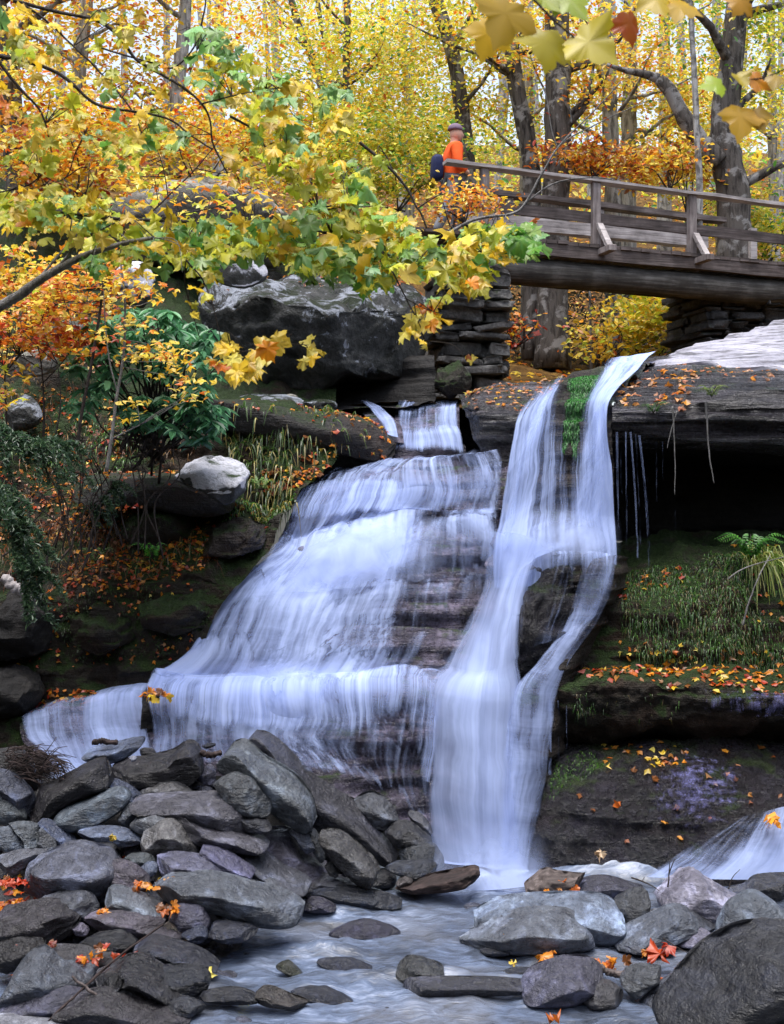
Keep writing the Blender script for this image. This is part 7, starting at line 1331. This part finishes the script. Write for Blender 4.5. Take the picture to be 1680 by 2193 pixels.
# hanging roots
def strands(name, label, items, mat, cat, parent=None, rad=.006):
    m = MB(); r = np.random.default_rng(4)
    for pts, w in items:
        q = catmull([P(*a) for a in pts], 8*len(pts)); q = q+.012*fbm(q*5, 3, 3)[:, None]*np.array([1, .5, 0]); m.tube(q, np.linspace(1, .4, len(q))*w*pts[0][2]/F/2, 5)
    o = m.build(name, mat); return tag(o, label, cat)
strands('hanging_root', 'pale root dangling from the overhanging ledge into the black cave', [([(1512,860,12.9),(1516,920,12.9),(1520,980,12.9),(1530,1035,12.9)], 5)], M['greytwig'], 'root')
strands('hanging_root', 'thin root hanging beside the green tufts on the overhanging ledge', [([(1440,870,12.9),(1444,920,12.9),(1446,985,12.9),(1446,1060,12.9)], 4),([(1450,880,12.9),(1436,930,12.9),(1430,960,12.9)], 3)], M['greytwig'], 'root')
strands('curved_vine', 'pale curved vine stem in the dry grass on the right bank', [([(1590,1340,12.4),(1605,1290,12.4),(1625,1240,12.4),(1650,1190,12.5)], 5),([(1560,1240,12.4),(1600,1215,12.4),(1690,1190,12.4)], 4)], M['greytwig'], 'vine')
# ---------------------------------------------------------------- driftwood, twigs, brush heap
def log(name, label, pts, w0, w1, mat='drift', cat='driftwood', side=None):
    m = MB(); q = catmull([P(*a) for a in pts], 30); d = pts[0][2]; q = q+.02*fbm(q*6, 3, 2)[:, None]; rad = np.interp(np.linspace(0, 1, 30), [0, .15, .6, 1], [w0*.6, w0, (w0+w1)/2, w1])*d/F/2; m.tube(q, rad*(1+.25*fbm(q*9, 3, 5)), 14, .45, 3)
    for s in (side or []): q2 = catmull([P(*a) for a in s[0]], 14); m.tube(q2, np.linspace(s[1], s[2], 14)*d/F/2, 8, .3, 7)
    return tag(m.build(name, M[mat]), label, cat)
log('driftwood', 'flat pale driftwood board resting on the pale slab under the low fall', [(196,1592,11.7),(220,1588,11.7),(252,1590,11.7)], 14, 10)
log('driftwood', 'short pale wood piece between the dark slab and the pale oblong boulder', [(428,1612,11.55),(452,1615,11.55),(476,1610,11.55)], 14, 12)
log('driftwood', 'small dark driftwood under the rusty leaves in the right foreground', [(1282,2068,9.1),(1310,2080,9.1),(1345,2088,9.1)], 14, 16, 'darkwood')
log('bleached_log', 'bleached broken log end at the left edge under the hemlock', [(5,1235,12.2),(40,1262,12.2),(70,1290,12.2)], 26, 16, 'railwood')
log('stick', 'thin straight stick leaning over stones in the bottom left corner', [(100,2190,8.35),(180,2115,8.5),(260,2045,8.7),(350,1980,8.9)], 5, 4, 'drift', 'stick')
log('stick', 'short dark stick behind the big grey pyramid boulder', [(155,2090,8.5),(180,2110,8.5),(212,2132,8.5)], 7, 5, 'darkwood', 'stick')
strands('upright_twig', 'forked bare twig standing upright in the pool', [([(1431,1900,10.6),(1432,1870,10.6),(1434,1845,10.6)], 4),([(1432,1872,10.6),(1440,1850,10.6),(1446,1840,10.6)], 3)], M['twig'], 'twig')
strands('lying_twig', 'thorny bare twig lying behind the dark egg shaped stone', [([(1352,1880,10.6),(1375,1888,10.6),(1400,1900,10.55),(1412,1908,10.5)], 4),([(1375,1888,10.6),(1380,1878,10.6)], 2)], M['twig'], 'twig')
strands('upright_twig', 'hair thin bare twig standing at the right side of the pool', [([(1560,1905,10.3),(1570,1880,10.3),(1586,1862,10.3)], 3)], M['twig'], 'twig')
strands('lying_twig', 'thin twig holding the draped red brown leaves by the huge black boulder', [([(1468,2060,9.2),(1500,2055,9.2),(1530,2045,9.2)], 4),([(1420,2010,9.4),(1450,2030,9.4),(1490,2050,9.3)], 3)], M['twig'], 'twig')
m = MB(); r = np.random.default_rng(8)
for k in range(260):
    a = (r.uniform(5, 125), r.uniform(1600, 1668)); a = (a[0], max(a[1], 1588+abs(a[0]-50)*.55)); d = 11.25+r.normal(0, .12); ang = r.normal(.6, .6); ln = r.uniform(20, 60)
    b = (a[0]+ln*math.cos(ang), a[1]+ln*math.sin(ang)*.8); c = ((a[0]+b[0])/2+r.normal(0, 6), (a[1]+b[1])/2-r.uniform(0, 9))
    m.tube(catmull([P(a[0], a[1], d), P(c[0], c[1], d-.05), P(b[0], b[1], d)], 8), np.linspace(2.4, 1.2, 8)*d/F/2, 4)
tag(m.build('brush_heap', M['drift']), 'heap of dead brown twigs washed up at the left edge under the low fall', 'brush heap')
# thin threads of water under the ledge
m = MB(); V = []; Fq = []; UV = []; DN = []; n0 = 0
for (x0, y0, x1, y1, w, dn) in [(1322,925,1324,1230,5,.55),(1341,925,1343,1180,3,.62),(1351,925,1366,1195,4,.62),(1370,932,1392,1225,5,.62),(1362,930,1372,1180,2.5,.5),(1386,940,1388,1150,3,.42),(1406,945,1408,1190,3,.36),(1420,945,1421,1160,2.5,.3),(1445,950,1447,1170,2.5,.3),(1178,1500,1178,1660,7,.9),(1196,1500,1197,1640,2.5,.5),(1214,1510,1214,1630,2.5,.45),(1330,930,1333,1200,3,.4)]:
    d = 12.95 if y0 < 1300 else 12.2; t = np.linspace(0, 1, 12); cx = x0+(x1-x0)*(1-(1-t)**1.6); cy = y0+(y1-y0)*t
    a = P(cx-w/2, cy, d); b = P(cx+w/2, cy, d); c_ = P(cx, cy, d-.012); V.append(np.stack([a, c_, b], 1).reshape(-1, 3)); i = np.arange(11)*3
    Fq.append(np.concatenate([np.stack([i, i+3, i+4, i+1], -1), np.stack([i+1, i+4, i+5, i+2], -1)])+n0); n0 += 36; UV.append(np.stack([np.tile([0, .02, .04], 12)+x0, np.repeat(t*3, 3)], -1)); DN.append(np.repeat(dn*(1-.35*t), 3))
o = make_mesh('water_threads', np.concatenate(V), np.concatenate(Fq), M['veilfine'], True, uv=np.concatenate(UV), attrs={'dens': np.concatenate(DN)}); tag(o, 'thin threads of water dripping from the overhanging ledge', 'waterfall', kind='structure')
# ---------------------------------------------------------------- daylight: soft overcast
W_ = bpy.data.worlds.new("World"); SC.world = W_; W_.use_nodes = True; nt = W_.node_tree; nt.nodes.clear()
sky = N(nt, 'ShaderNodeTexSky'); sky.sky_type = 'NISHITA'; sky.sun_disc = False; sky.sun_elevation = math.radians(79); sky.sun_rotation = math.radians(205); sky.air_density = 1.0; sky.dust_density = 3.5; sky.ozone_density = 1.5
bg = N(nt, 'ShaderNodeBackground'); bg.inputs[1].default_value = .15; hs = N(nt, 'ShaderNodeHueSaturation'); hs.inputs['Saturation'].default_value = .62; L(nt, sky.outputs[0], hs.inputs['Color']); L(nt, hs.outputs[0], bg.inputs[0]); ow = N(nt, 'ShaderNodeOutputWorld'); L(nt, bg.outputs[0], ow.inputs[0])
sl = bpy.data.lights.new('sun', 'SUN'); sl.energy = 1.7; sl.angle = math.radians(40); sl.color = (1, .985, .96)
so = bpy.data.objects.new('sun', sl); COL.objects.link(so)
az, el = math.radians(205), math.radians(79)   # high above and a little behind the falls
dv_ = np.array([math.sin(az)*math.cos(el), math.cos(az)*math.cos(el), math.sin(el)])
from mathutils import Vector
so.rotation_euler = Vector((-dv_[0], -dv_[1], -dv_[2])).to_track_quat('-Z', 'Y').to_euler(); so.location = (0, -5, 20)
vs = SC.view_settings; SC.display_settings.display_device = 'sRGB'; vs.view_transform = 'Standard'; vs.look = 'None'; vs.exposure = 1.3; vs.gamma = 1; vs.use_curve_mapping = False
SC.cycles.transparent_max_bounces = 40; SC.cycles.max_bounces = 6; SC.cycles.diffuse_bounces = 3; SC.cycles.use_denoising = True

cam.dof.use_dof = True; cam.dof.focus_distance = 12.6; cam.dof.aperture_fstop = 10
